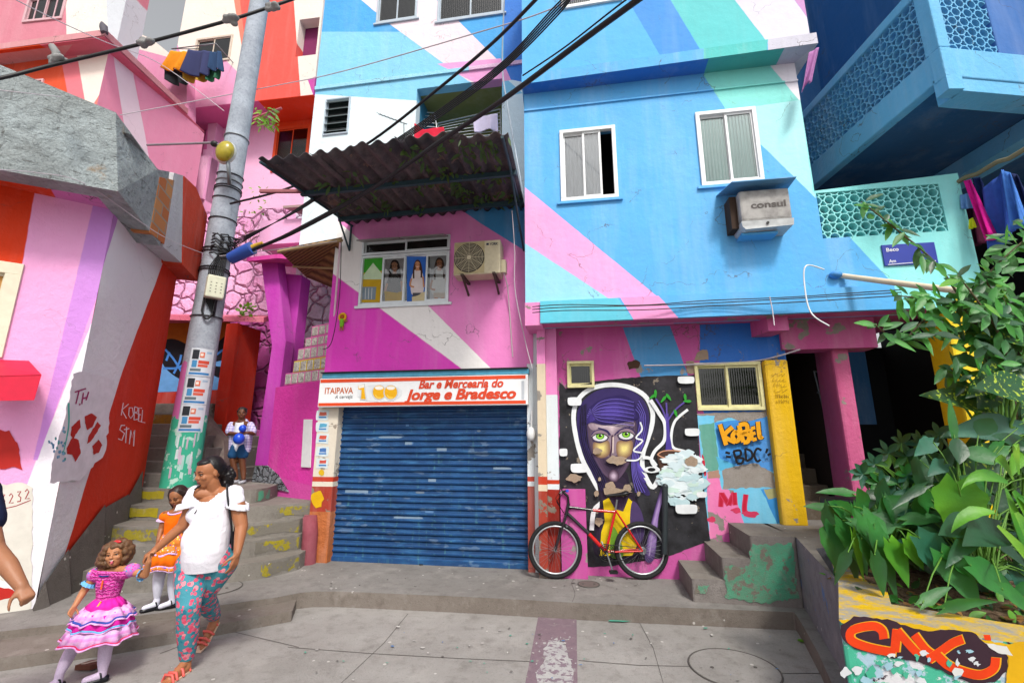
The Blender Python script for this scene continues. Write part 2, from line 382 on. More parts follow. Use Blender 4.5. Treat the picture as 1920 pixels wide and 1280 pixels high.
# ---------------------------------------------------------------- ground
mb = MB(); mb.add([(-150, -60, 0), (150, -60, 0), (150, 150, 0), (-150, 150, 0)], [(0, 1, 2, 3)], CONC)
tag(mb.build('road'), kind='structure')
kerb = [(-420, 1242), (-200, 1212), (0, 1183), (200, 1161), (397, 1136), (520, 1119), (560, 1111), (590, 1108), (640, 1108), (896, 1119), (1074, 1129), (1200, 1135), (1489, 1147)]
mb = MB(); kp = [atz(x, y, ZP) for x, y in kerb]
strip = [atz(1502, 1166, ZP), atz(1535, 1225, ZP), atz(1562, 1285, ZP), atz(1640, 1480, ZP)]
poly = kp+strip+[V((3.0, 1.2, ZP)), V((3.6, 4, ZP)), V((4, 7.6, ZP)), V((-3, 7.6, ZP)), V((-7.5, 7.2, ZP)), V((-7.6, 3, ZP))]
mb.prism(poly, (0, 0, -.3), CONC2, KERB)
tag(mb.build('pavement', bevel=.015), kind='structure')
mb = MB(); st = [(-420, 1300), (0, 1233), (215, 1203), (340, 1182), (548, 1145)]
poly = [atz(x, y, .094) for x, y in st]+[atz(549, 1126, .094)+V((0, .1, 0)), V((-7, 5.2, .094))]
mb.prism(poly, (0, 0, -.2), KERB)
tag(mb.build('lower_kerb_step', bevel=.015), kind='structure')
# joints, the painted stripe and stains on the road
GR = Paint(HP(0)); JO = fm('#5c5855', .9)
for pts in ([(765, 1150), (720, 1205), (640, 1280), (600, 1325)], [(540, 1213), (700, 1225), (860, 1234), (1000, 1240)], [(1085, 1238), (1200, 1247), (1300, 1249)],
            [(1198, 1165), (1225, 1215), (1245, 1285)], [(1455, 1262), (1560, 1262)], [(300, 1225), (420, 1180), (560, 1213)]):
    GR.line(pts, 1.0, JO, smooth=False)
STRIPE = concrete('worn_purple_floor_paint', '#8c7680', stain='#746470', sc=3, paint=('#98928f', 8, .6))
GR.poly([(1009, 1157), (1081, 1158), (1083, 1290), (1082, 1340), (960, 1340), (984, 1285)], STRIPE)
PW = concrete('worn_white_paint', '#c0c0be', stain='#8f8890', sc=5, paint=('#8c7a86', 16, .52))
GR.poly(ragged([(1032, 1200), (1050, 1197), (1062, 1220), (1072, 1250), (1076, 1290), (1070, 1330), (1015, 1330), (1012, 1290), (1005, 1265), (1020, 1240), (1018, 1215)], 4, 6, 3), PW)
rn = random.Random(5)
for i in range(46): GR.poly(blotch(rn.uniform(1005, 1080), rn.uniform(1180, 1300), rn.uniform(.8, 3.5), rn.uniform(.6, 2), i, 9), PW)
for i in range(60):
    c = rn.choice(['#bdbab6', '#c9c6c2', '#6a6664', '#57a08c', '#5b7fb0', '#6a6664', '#a9a6a4'])
    GR.poly(blotch(rn.uniform(560, 1480), 1175+rn.random()**1.2*105, rn.uniform(.8, 4), rn.uniform(.5, 1.6), i, 8), fm(c, .85))
GR.poly(blotch(1165, 1166, 22, 1.8, 3, 14), fm('#4fa58e', .9))
tag(GR.build('road_markings', None), kind='structure')
GP = Paint(HP(ZP))
for pts in ([(1073, 1128), (1078, 1112), (1072, 1092), (1082, 1080)], [(380, 1092), (300, 1108)]): GP.line(pts, .9, JO)
for i in range(40): GP.poly(blotch(rn.uniform(600, 1230), rn.uniform(1075, 1108), rn.uniform(.8, 4), rn.uniform(.5, 1.3), i, 8), fm(rn.choice(['#bdbab6', '#5c5856', '#a9a6a4', '#6f6b69']), .9))
tag(GP.build('pavement_marks', None), kind='structure')
def cover(name, pts, z, label, mat, ringm):
    c = sum([atz(*p, z) for p in pts], V((0,0,0)))/4; a = (atz(*pts[0], z)-atz(*pts[2], z)).length/2; b = (atz(*pts[1], z)-atz(*pts[3], z)).length/2; r = (a+b)/2
    t = thing(name, label, 'manhole cover', c)
    mb = MB(); n = 40
    mb.loft([[c+V((math.cos(q)*rr, math.sin(q)*rr, h)) for q in [2*math.pi*i/n for i in range(n)]] for rr, h in ((r, .003), (r-.001, .009), (r-.012, .01), (r-.014, .004))], ringm)
    mb.build('rim', t); mb = MB(); mb.add([c+V((math.cos(2*math.pi*i/n)*(r-.014), math.sin(2*math.pi*i/n)*(r-.014), .007)) for i in range(n)], [tuple(range(n))], mat)
    for k in range(2): mb.cyl(c+V((r*.5*(1 if k else -1), 0, .004)), c+V((r*.5*(1 if k else -1), 0, .011)), .014, ringm, 10)
    mb.build('plate', t)
cover('manhole_cover', [(1293, 1247), (1385, 1217), (1457, 1262), (1370, 1290)], 0, 'round concrete manhole cover in the road in front of the right hand steps', CONC, JO)
cover('manhole_cover', [(352, 1108), (385, 1092), (452, 1098), (415, 1115)], ZP, 'round cover in the pavement behind the woman near the curved steps', CONC2, JO)
cover('drain_cover', [(1080, 1096), (1104, 1090), (1127, 1095), (1104, 1101)], ZP, 'small round drain cover on the pavement under the bicycle', simple('rusty_iron', '#6a5f5c', .8), JO)

# curved steps on the left
ZS = [.34, .53, .715, .9, 1.08]
NOSE = [[(562, 1038), (520, 1048), (470, 1056), (300, 1074), (200, 1076), (150, 1068), (118, 1050)],
        [(562, 1001), (500, 1010), (450, 1016), (300, 1024), (230, 1022), (180, 1015), (160, 995)],
        [(562, 972), (480, 980), (420, 985), (310, 987), (215, 985), (190, 970)],
        [(592, 942), (500, 948), (450, 950), (340, 947), (240, 946), (215, 930)],
        [(528, 905), (500, 914), (460, 918), (400, 917), (320, 916), (240, 914), (215, 900)]]
mb = MB()
for z, ns in zip(ZS, NOSE):
    pts = [atz(x, y, z) for x, y in smooth_pts(ns, False, 4)]
    poly = pts+[V((-7.6, 6.6, z)), V((-7.6, 10.5, z)), V((-3.2, 10.5, z)), V((-2.75, 7.2, z))]
    mb.prism(poly, (0, 0, -z-.05), STEP)
tag(mb.build('stairway', bevel=.018), kind='structure')
YEL = concrete('worn_yellow_paint', '#a89a1c', stain='#7a7448', sc=3, paint=('#7c776e', 7, .47), specks=False)
GRN = concrete('worn_green_paint', '#4fb08c', stain='#7d776c', sc=3, paint=('#80796f', 8, .55), specks=False)
mb = MB()
def riser(ns, z0, z1, x0, x1, mat, mb):
    P = [atz(x, y, z1) for x, y in smooth_pts(ns, False, 8)]; xs = [x for x, y in smooth_pts(ns, False, 8)]
    P = [p for p, x in zip(P, xs) if x0 <= x <= x1]; o = V((0, -.006, 0))
    if len(P) < 2: return
    rn = random.Random(int(x0)); 
    vs = [V((p.x, p.y-.006, z1-.02-rn.uniform(0, .02))) for p in P]+[V((p.x, p.y-.006, z0+rn.uniform(.01, .05))) for p in P]; n = len(P)
    mb.add(vs, [(i, i+1, n+i+1, n+i) for i in range(n-1)], mat)
YEL2 = concrete('yellow_riser_paint', '#b0a010', stain='#8a8038', sc=3, paint=('#7c776e', 6, .6), specks=False)
riser(NOSE[4], .9, 1.08, 230, 312, YEL2, mb); riser(NOSE[3], .715, .9, 230, 312, YEL2, mb); riser(NOSE[2], .53, .715, 200, 300, YEL, mb)
for i, (a, b) in enumerate(((490, 562), (480, 562), (440, 562), (520, 595))): riser(NOSE[i], ([ZP]+ZS)[i], ZS[i], a, b, YEL, mb)
riser(NOSE[4], .9, 1.08, 480, 512, GRN, mb)
tag(mb.build('step_paint'), kind='structure')
mb = MB()
for y, z in ((6.98, 1.27), (7.2, 1.43), (7.5, 1.63), (7.8, 1.83), (8.1, 2.03), (8.4, 2.23), (8.7, 2.43)):
    x1 = aty(352, 850, y).x if z < 1.5 else aty(392, 800, y).x
    mb.box(((x1-9.5)/2, (y+10.5)/2, z/2), (x1+9.5, 10.5-y, z), STEP)
tag(mb.build('upper_stairway', bevel=.015), kind='structure')
mb = MB(); p0 = aty(258, 770, 8.38); p1 = aty(328, 770, 8.38); mb.add([V((p0.x, 8.39, 2.04)), V((p1.x, 8.39, 2.04)), V((p1.x, 8.39, 2.2)), V((p0.x, 8.39, 2.2))], [(0, 1, 2, 3)], concrete('worn_ochre_paint', '#a8791c', stain='#5d5248', sc=3, specks=False))
tag(mb.build('step_paint'), kind='structure')

# steps, landing and side wall on the right
a = atz(1300, 1128, ZP); b = atz(1508, 1140, ZP); PS_ = through(a, b)
def A(px, py): return PS_.ab(px, py)[0]
back = 1.1
RED_ = None
STEPW = concrete('landing_side', '#8d8784', stain='#5f5652')
mb = MB(); hs_ = (ZL-ZP)/3
A0, A1, A2, A3 = A(1300, 1128), A(1357, 1092), A(1411, 1058), A(1504, 1100)
for k, a0 in enumerate((A0, A1, A2)):
    mb.prism([PS_.w(a0, ZP+hs_*(k+1)), PS_.w(A3 if k == 2 else A3-.004*(2-k), ZP+hs_*(k+1), -.003*(2-k)), PS_.w(A3, ZP+hs_*(k+1), -2.2), PS_.w(a0, ZP+hs_*(k+1), -2.2)], (0, 0, -hs_*(k+1)-.1), STEP, STEPW)
tag(mb.build('entrance_steps', bevel=.02), kind='structure')
GPn = Paint(PS_.off(.003))
GPn.poly(ragged([(1408, 1021), (1485, 1019), (1496, 1120), (1440, 1130), (1362, 1121), (1357, 1062), (1405, 1060)], 3, 5, 2), GRN)
GPn.poly(ragged([(1303, 1098), (1330, 1097), (1320, 1112), (1304, 1115)], 3, 5, 2), GRN)
tag(GPn.build('step_paint', None), kind='structure')
# landing continues right, its retaining wall comes forward to the planter
RC = PS_.w(A3, ZL); PN = atz(1573, 1160, ZL)
mb = MB(); q1 = RC+(PN-RC)*.0; wv = (PN-RC)
RW = [RC, atz(1572, 1092, ZL), atz(1572, 1092, ZL)+V((.5, 1.0, 0)), V((6.5, 5.5, ZL)), V((6.5, 9, ZL)), V((PS_.w(A3, 0, -2.2).x, 9, ZL)), PS_.w(A3, ZL, -.2)]
mb.prism(RW, (0, 0, -ZL-.1), STEP, concrete('retaining_wall', '#8b8a93', stain='#56555f', paint=('#5f7fb0', 5, .62)))
tag(mb.build('landing', bevel=.02), kind='structure')

# ---------------------------------------------------------------- blue building on the right
PB = '#56aeec'
bb = thing('apartment_building', 'tall blue painted building with pale diagonal stripes and an open ground floor passage', 'building', FU.w(1.5, 0))
W1 = FU.rect((1049, 245), (1154, 238), (1159, 371), (1052, 380)); W2 = FU.rect((1302, 215), (1415, 200), (1433, 342), (1316, 350))
CB = FU.rect((1533, 366), (1761, 340), (1775, 428), (1541, 452))
zl = FU.hit(983, 177).z; zb = FU.hit(1250, 556).z
blue_regions = [([(984, 351), (1081, 430), (1230, 553), (1240, 640), (1100, 640), (1100, 532), (987, 456)], '#f3aee0')]
aL = FU.ab(984, 400)[0]; aR = FU.ab(1836, 500)[0]; aC = FU.ab(1527, 358)[0]; zt = FU.hit(1790, 325).z; zt0 = FU.hit(1527, 358).z
BW = paint_mat('blue_wall_paint', PB, [
    ([(984, 351), (984, 456), (1145, 562), (1245, 566)], '#f2a6dd'),
    ([(984, 456), (984, 700), (1340, 700), (1145, 562)], '#96d8f4'),
    ([(1320, 143), (1320, 60), (1390, 60), (1515, 207), (1362, 207)], '#7fe0d8'),
    ([(1445, 125), (1448, 60), (1560, 60), (1520, 200), (1500, 190)], '#f2ecf6'),
    ([(1362, 207), (1419, 199), (1500, 187), (1530, 372), (1433, 277)], '#a9ecf0'),
    ([(1526, 373), (1500, 187), (1600, 60), (1950, 60), (1950, 800), (1720, 600), (1599, 451)], '#8de6e6')],
    FU, bump=.004, grime=.4, rough=.6)
PINKS = paint_mat('pink_soffit_paint', '#c2548f', bump=.006, grime=.5, chips=.2)
mb = MB()
outer = [(aL, zb), (aR, zb), (aR, zt), (aC, zt0), (aC, zl), (aL, zl)]
wall(mb, FU, outer, [W1, W2, CB], BW, .16); edges(mb, FU, outer, .35, BW)
mb.build('upper_wall', bb)
# small step in the wall under the ledge
mb = MB(); zc = FU.hit(1240, 175).z
# fascia beam
FF = FU.off(.05)
BWF = paint_mat('fascia_paint', PB, [([(1013, 700), (1013, 540), (1145, 540), (1192, 605), (1250, 700)], '#5fc6de'), ([(1145, 540), (1222, 540), (1330, 660), (1250, 700), (1192, 605)], '#f29bd2'),
                ([(1640, 500), (1690, 578), (1730, 700), (1980, 700), (1980, 450)], '#84e0e4')], FF, bump=.003, grime=.3, rough=.6)
f0 = FF.ab(1013, 590)[0]; zf = FF.hit(1300, 594).z; aR2 = FF.ab(1788, 560)[0]
mb.box(FF.w((f0+aR2)/2, (zf+zb)/2, -.15), (aR2-f0, zb-zf, .3), BWF, (FF.u, FF.v, FF.n)); mb.build('fascia', bb)
mb = MB(); mb.pbox(FU, aL-.004, f0+.02, zf-.02, zb-.001, -.45, .02, paint_mat('pink_corner', '#e489c2', grime=.4, chips=.25)); mb.build('beam_end', bb)
# soffit over the passage, with beams
mb = MB(); z_ = zf+.02
mb.add([FU.w(f0, z_, -.02), FU.w(aR2, z_, -.02), FU.w(aR2, z_, -4), FU.w(f0, z_, -4)], [(0, 1, 2, 3)], PINKS)
mb.pbox(FU, f0, aR2-.02, zf-.004, zf+.1, -.2, -.001, PINKS)
p0 = FF.ab(1440, 600)[0]
mb.prism([FU.w(p0+.05, zf-.17, -.1), FU.w(p0+.28, zf-.17, -.1), FU.w(p0+.0, zf-.17, -1.3), FU.w(p0-.23, zf-.17, -1.3)], (0, 0, .2), PINKS)
mb.pbox(FM, FM.ab(1462, 640)[0], FM.ab(1640, 640)[0], FM.hit(1500, 656).z, z_, -.25, .05, PINKS)
mb.build('soffit', bb)
# ledge above and top storey
PL = atz(978, 158, zl); PR_ = atz(1534, 81, zl); FT = through(PL, PR_); La = 0; Lb = (PR_-PL).length
LEDM = paint_mat('ledge_paint', '#58aeeb', [([(1320, 200), (1318, 0), (1445, 0), (1440, 70), (1455, 200)], '#52c2c0'), ([(1440, 200), (1440, 0), (1600, 0), (1600, 200)], '#c9c8d8')], FT, bump=.004, grime=.8, rough=.7)
hz = FT.hit(983, 139).z-zl
mb = MB()
mb.prism([FT.w(La, zl, 0), FT.w(Lb, zl, 0), FU.w(aC, zl, -.5)+V((.12, 0, 0)), FU.w(aL-.05, zl, -.5)], (0, 0, hz), LEDM)
mb.build('ledge', bb)
SOF = paint_mat('shaded_ledge_paint', '#2f74cc', [([(1320, 260), (1320, 20), (1455, 20), (1455, 260)], '#49a8a6'), ([(1455, 260), (1455, 20), (1600, 20), (1600, 260)], '#b9b6cc')], FU, grime=.3)  # darker copies of the ledge colours, the soffit's shade put into the paint
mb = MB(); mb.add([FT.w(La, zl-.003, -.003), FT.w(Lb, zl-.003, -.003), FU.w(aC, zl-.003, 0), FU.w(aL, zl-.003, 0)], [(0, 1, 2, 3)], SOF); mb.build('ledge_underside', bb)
FT2 = FT.off(-.05); zt3 = zl+hz; topz = 11
TOPM = paint_mat('top_storey_paint', '#5cb2ec', [([(1165, -20), (1245, -20), (1332, 125), (1250, 125)], '#4a94e0'), ([(1245, -20), (1332, 125), (1474, 125), (1362, -20)], '#62c8cc'),
    ([(1362, -20), (1474, 125), (1580, 125), (1475, -20)], '#dcd8ea'), ([(1475, -20), (1580, 125), (1700, 125), (1700, -20)], '#cc96cc')], FT2, bump=.003, grime=.25)
wr = FT2.rect((1060, -60), (1165, -60), (1165, 7), (1043, 19))
wr = (wr[0], wr[1], FT2.hit(1100, 12).z, FT2.hit(1100, 12).z+1)
mb = MB(); outer = [(0, zt3), (Lb-.05, zt3), (Lb-.05, topz), (0, topz)]
wall(mb, FT2, outer, [wr], TOPM, .16); edges(mb, FT2, outer, 5, TOPM); mb.build('top_storey_wall', bb)
# step moulding where the upper wall thickens
mb = MB(); za = FU.hit(1000, 192).z
mb.pbox(FU, aL, aC, FU.hit(1250, 178).z-.02, FU.hit(1250, 178).z+.0, .0, .02, BW)
mb.build('moulding', bb)

def window(parent, pl, rc, fmat, gmat, splits=(.5,), fw=.05, d=-.02, open_last=False, curtain=None, sill=None, depth=.5, room=None, fd=.05):
    a0, a1, b0, b1 = rc; f = MB()
    for x0, x1, y0, y1 in ((a0, a1, b0, b0+fw), (a0, a1, b1-fw, b1), (a0, a0+fw, b0+fw, b1-fw), (a1-fw, a1, b0+fw, b1-fw)): f.pbox(pl, x0, x1, y0, y1, d-.01, d+fd, fmat)
    fo = f.build('window', parent, bevel=.004)
    xs = [a0+fw]+[a0+(a1-a0)*s for s in splits]+[a1-fw]
    for i in range(len(xs)-1):
        x0, x1 = xs[i], xs[i+1]
        if open_last and i == len(xs)-2: continue
        dd = d+(.012 if i % 2 else -.012); sm = MB(); s = .028
        for c in ((x0-.01, x1+.01, b0+fw, b0+fw+s), (x0-.01, x1+.01, b1-fw-s, b1-fw), (x0-.01, x0+s-.01, b0+fw+s, b1-fw-s), (x1-s+.01, x1+.01, b0+fw+s, b1-fw-s)): sm.pbox(pl, c[0], c[1], c[2], c[3], dd-.008, dd+.014, fmat)
        so_ = sm.build('sash', fo)
        g = MB(); g.pbox(pl, x0+s-.012, x1-s+.012, b0+fw+s-.002, b1-fw-s+.002, dd-.003, dd+.003, gmat); g.build('pane', fo)
    if curtain:
        c = MB(); n = 60; e1 = xs[-2] if open_last else a1-.02
        pts = [(a0+.02+(e1-a0-.02)*i/n, .007*math.sin(i*1.1)+.004*math.sin(i*2.7)) for i in range(n+1)]
        vs = [pl.w(x, b0+.02, d-.03+o_) for x, o_ in pts]+[pl.w(x, b1-.02, d-.03+o_*.6) for x, o_ in pts]
        c.add(vs, [(i, i+1, n+2+i, n+1+i) for i in range(n)], curtain, True); c.build('curtain', fo)
    r_ = MB(); vs = [pl.w(a, b, -.155) for a, b in ((a0, b0), (a1, b0), (a1, b1), (a0, b1))]+[pl.w(a, b, -depth-.16) for a, b in ((a0, b0), (a1, b0), (a1, b1), (a0, b1))]
    r_.add(vs, [(i, (i+1) % 4, 4+(i+1) % 4, 4+i) for i in range(4)]+[(4, 5, 6, 7)], room or DARK); r_.build('room', fo)
    if sill: s_ = MB(); s_.pbox(pl, a0-.05, a1+.05, b0-.035, b0+.001, d, .035, sill); s_.build('sill', fo)
    return fo
window(bb, FU, W1, FRAME, GLASS, (.42, .72), curtain=curtain_mat('pale_grey_curtain', '#f0f7fb'), open_last=True, sill=BW)
w2o = window(bb, FU, W2, FRAME, GLASSR, (.5,), curtain=curtain_mat('teal_curtain', '#bcf0ea'), sill=BW)
mb = MB(); c = FU.hit(1338, 328)
for i in range(14): mb.ell(c+FU.n*(-.1)+FU.u*rn.uniform(-.09, .09)+V((0, 0, rn.uniform(-.05, .05))), (.04, .02, .035), simple('lime_cloth', '#b8e04a', .9) if i == 0 else mb.mats[0])
mb.build('cloth', w2o)
window(bb, FT2, wr, FRAME, GLASSD, (.5,))

# passage: mural wall, posts and columns
a0 = FM.ab(1046, 700)[0]; a1 = FM.ab(1470, 640)[0]; zm = FM.hit(1100, 618).z+.06
WS = FM.rect((1063, 678), (1113, 677), (1115, 727), (1064, 727)); WG = FM.rect((1300, 681), (1424, 678), (1435, 768), (1308, 770))
MW = paint_mat('passage_wall_paint', '#c4559c', [
    ([(1148, 560), (1238, 560), (1300, 730), (1210, 730)], '#4a93cc'), ([(1238, 560), (1560, 560), (1560, 1000), (1312, 1000), (1312, 760), (1295, 730)], '#2d70cc')], FM, bump=.006, grime=.4, chips=.15)
mb = MB(); outer = [(a0-.2, ZP-.02), (a1, ZP-.02), (a1, zm), (a0-.2, zm)]
wall(mb, FM, outer, [WS, WG], MW, .16); edges(mb, FM, outer, .3, MW)
mw = mb.build('passage_wall', bb)
window(bb, FM, WG, FRAMEC, GLASSD, (.49,), fw=.04, room=simple('green_dim_room', '#39402c', .9), d=-.02)
window(bb, FM, WS, FRAMEC, GLASSD, (), fw=.035, room=simple('olive_dim_room', '#7a7430', .9), d=0)
def stack(mb, pl, pxL, pxR, yref, d0, d1, bands, zlo=ZP):
    """post whose colours change with height; bands: (top pixel y, material) from the top down"""
    a0 = pl.ab(pxL, yref)[0]; a1 = pl.ab(pxR, yref)[0]; zs = [pl.hit(pxL, y).z for y, m in bands]+[zlo-.02]
    for i, (y, m) in enumerate(bands): mb.pbox(pl, a0, a1, zs[i+1], zs[i], d0, d1, m)
PKL = paint_mat('pink_post_paint', '#e888c4', grime=.5, chips=.2); CRM = paint_mat('cream_post_paint', '#d9c9ae', grime=.6, chips=.2)
RED2 = paint_mat('oxide_red_post_paint', '#a13a2a', grime=.5, chips=.45, chipcol='#9a8a78'); WHP = paint_mat('white_post_paint', '#d9e2e8', grime=.5, chips=.1)
REDB = paint_mat('red_stripe', '#bb3a20', grime=.2); RED3 = paint_mat('dark_red_post', '#94251a', grime=.5, chips=.3, chipcol='#9a8a78')
mb = MB(); stack(mb, FM.off(.2), 1008, 1024, 800, -.3, 0, [(606, PKL), (682, CRM), (893, REDB), (908, CRM), (920, RED2)]); mb.build('post', bb)
mb = MB(); stack(mb, FM.off(.12), 1024, 1046, 800, -.12, 0, [(612, PKL), (740, WHP), (899, REDB), (907, WHP), (917, RED3)]); mb.build('post', bb)
PKB = paint_mat('pink_block_paint', '#c04f98', grime=.5, chips=.2)
mb = MB(); stack(mb, FM.off(.16), 1052, 1100, 1000, -.16, 0, [(918, PKB)]); mb.build('plinth', bb)
YC = paint_mat('yellow_column_paint', '#dcae08', grime=.35, bump=.008, dirt='#8c7420', chips=.1)
def column(parent, pl, pxL, pxR, ytop, ybot, dep, mat, zlo, yl=None):
    a0 = pl.ab(pxL[1], ybot)[0]; a1 = pl.ab(pxR[1], ybot)[0]; zt_ = pl.hit(pxL[0], ytop).z
    m = MB(); m.pbox(pl, a0, a1, zlo, zt_, -dep, 0, mat); return m.build('column', parent, bevel=.03)
column(bb, FM.off(.1), (1437, 1468), (1476, 1517), 674, 980, .3, YC, ZL-.02)
PKC = paint_mat('rosy_column_paint', '#c45a88', grime=.4, bump=.01, chips=.1)
column(bb, FM.off(-.05), (1571, 1602), (1605, 1637), 640, 940, .45, PKC, ZL-.02)
column(bb, FU.off(-.02), (1770, 1816), (1838, 1888), 560, 800, .35, paint_mat('bright_yellow_column_paint', '#f2cf10', grime=.2, bump=.008), 0)
# dark rooms behind the passage and the inner stair
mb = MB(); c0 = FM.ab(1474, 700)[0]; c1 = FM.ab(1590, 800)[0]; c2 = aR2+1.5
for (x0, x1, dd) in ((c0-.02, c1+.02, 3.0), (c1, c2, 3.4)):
    mb.add([FM.w(x0, 0, -dd), FM.w(x1, 0, -dd), FM.w(x1, zm+.2, -dd), FM.w(x0, zm+.2, -dd)], [(0, 1, 2, 3)], DARK)  # near-black colour stands in for the shade of the void
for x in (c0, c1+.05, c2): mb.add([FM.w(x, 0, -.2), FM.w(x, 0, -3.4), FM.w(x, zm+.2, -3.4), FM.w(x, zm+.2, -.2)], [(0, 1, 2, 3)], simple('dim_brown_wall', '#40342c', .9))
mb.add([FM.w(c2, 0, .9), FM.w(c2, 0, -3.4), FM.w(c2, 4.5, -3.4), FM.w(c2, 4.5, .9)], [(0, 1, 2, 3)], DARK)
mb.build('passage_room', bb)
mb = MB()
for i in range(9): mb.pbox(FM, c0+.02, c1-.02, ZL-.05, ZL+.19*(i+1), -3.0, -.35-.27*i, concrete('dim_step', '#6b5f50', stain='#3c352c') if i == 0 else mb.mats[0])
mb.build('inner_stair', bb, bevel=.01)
# folded trolley leaning on the inner stair wall
tr_ = thing('folded_trolley', 'dark folded metal trolley leaning on the wall of the dim inner stair', 'trolley', FM.w(c1-.1, ZL+.5, -.5))
mb = MB(); q = lambda x, y: FM.off(-.6).hit(x, y)
for s_ in ((1526, 695, 1545, 770), (1540, 700, 1560, 790), (1526, 695, 1540, 700), (1532, 735, 1552, 745), (1545, 770, 1563, 812), (1560, 790, 1572, 812), (1545, 770, 1562, 790)): mb.tube([q(s_[0], s_[1]), q(s_[2], s_[3])], .012, METAL)
mb.build('frame', tr_); mb = MB(); c = q(1560, 812); mb.cyl(c, c+V((.05, 0, 0)), .05, BLACK); c = q(1572, 805); mb.cyl(c, c+V((.05, 0, 0)), .05, BLACK); mb.build('wheel', tr_)
# ---------------------------------------------------------------- perforated concrete blocks
def perforated(mb, pl, a0, a1, b0, b1, p, d0, d1, mat, seg=12):
    ny = int((b1-b0)/(p*.866))+2; nx = int((a1-a0)/p)+2; cs = {}
    for j in range(ny):
        for i in range(nx):
            a = a0+(i+(.5 if j % 2 else 0))*p; b = b0+j*p*.866+p*.1
            if a0-p*.3 < a < a1+p*.3 and b0-p*.3 < b < b1+p*.3: cs[(i, j)] = (a, b)
    ro, ri = p*.43, p*.35
    for (a, b) in cs.values():
        rg = []
        for r, d in ((ri, d0), (ro, d0), (ro, d1), (ri, d1), (ri, d0)):
            rg.append([pl.w(min(max(a+r*math.cos(2*math.pi*k/seg), a0-.02), a1+.02), min(max(b+r*math.sin(2*math.pi*k/seg), b0-.02), b1+.02), d) for k in range(seg)])
        mb.loft(rg, mat, smooth=False)
    for (i, j), (a, b) in cs.items():
        for dx, dy in ((1, 0), (.5, .866), (-.5, .866)):
            x0, y0 = a+dx*ro*.95, b+dy*ro*.95; L = p-2*ro*.95; x1, y1 = a+dx*(p-ro*.95), b+dy*(p-ro*.95)
            if not (a0 < x1 < a1 and b0 < y1 < b1): continue
            u = pl.u*dx+pl.v*dy; mb.box(pl.w((x0+x1)/2, (y0+y1)/2, (d0+d1)/2), (L, p*.1, d0-d1), mat, (u, pl.n.cross(u), pl.n))
AQ = paint_mat('aqua_block_paint', '#8fe4e6', grime=.3, bump=.003)
mb = MB(); perforated(mb, FU, CB[0], CB[1], CB[2], CB[3], .14, -.012, -.13, AQ, 16); mb.build('perforated_panel', bb)
mb = MB(); mb.add([FU.w(CB[0]-.1, CB[2]-.1, -.9), FU.w(CB[1]+.3, CB[2]-.1, -.9), FU.w(CB[1]+.3, CB[3]+.0, -.9), FU.w(CB[0]-.1, CB[3]+.0, -.9)], [(0, 1, 2, 3)], simple('terrace_inner_wall', '#3f9a9c', .9))
mb.add([FU.w(aC, zb+.1, -.35), FU.w(aR, zb+.1, -.35), FU.w(aR, zb+.1, -4), FU.w(aC, zb+.1, -4)], [(0, 1, 2, 3)], CONC2); mb.build('terrace', bb)

# ---------------------------------------------------------------- bar building
bar = thing('bar_building', 'small pink and magenta bar with a closed blue roller shutter and white diagonal stripe', 'building', FW.w(-1.4, ZP))
WB = FW.rect((683, 452), (847, 440), (839, 571), (671, 571))
x0 = FW.ab(608, 700)[0]; x1 = FW.ab(992, 700)[0]; zs = FW.hit(800, 752).z; ztp = FW.hit(800, 395).z
PKW = paint_mat('pink_bar_paint', '#ea86c8', [
    ([(500, 423), (632, 520), (869, 693), (900, 760), (500, 760)], '#e43cc0'),
    ([(500, 423), (560, 330), (661, 431), (814, 573), (948, 691), (1000, 760), (960, 760), (869, 693), (632, 520)], '#f4f1f0'),
    ([(860, 390), (903, 420), (987, 472), (1100, 540), (1100, 300), (860, 300)], '#3f8cc4')], FW, grime=.38, bump=.004, rough=.6, chips=0)
mb = MB(); outer = [(x0, zs), (x1, zs), (x1, ztp), (x0, ztp)]
wall(mb, FW, outer, [WB], PKW, .16); edges(mb, FW, outer, 3, PKW)
mb.add([FW.w(x0, ztp, 0), FW.w(x1, ztp, 0), FW.w(x1, ztp, -3), FW.w(x0, ztp, -3)], [(0, 1, 2, 3)], OLDC); mb.build('wall', bar)
# window with posters: lower sliding panes, hinged vents above
wa0, wa1, wb0, wb1 = WB; zmid = FW.hit(760, 476).z
ALU = simple('light_aluminium', '#dfe6ea', .35, .5, .2)
wn = window(bar, FW, (wa0, wa1, wb0, zmid), ALU, GLASS, (.25, .5, .745), fw=.035, sill=ALU, room=simple('dim_bar_room', '#55503f', .9, k=.5))
wv_ = window(bar, FW, (wa0, wa1, zmid+.01, wb1), ALU, GLASSD, (.5,), fw=.03, room=simple('wooden_blind', '#8a5a28', .8))
for i in range(2):
    u0 = wa0+(wa1-wa0)*(.02 if i == 0 else .51); u1 = u0+(wa1-wa0)*.47; m = MB()
    m.prism([FW.w(u0, wb1-.02, .02), FW.w(u1, wb1-.02, .02), FW.w(u1, wb1-.1, .26), FW.w(u0, wb1-.1, .26)], (0, 0, -.018), simple('dusty_vent_glass', '#8f8788', .3) if i == 0 else vg)
    vg = m.mats[0]; m.build('vent_pane', wv_)
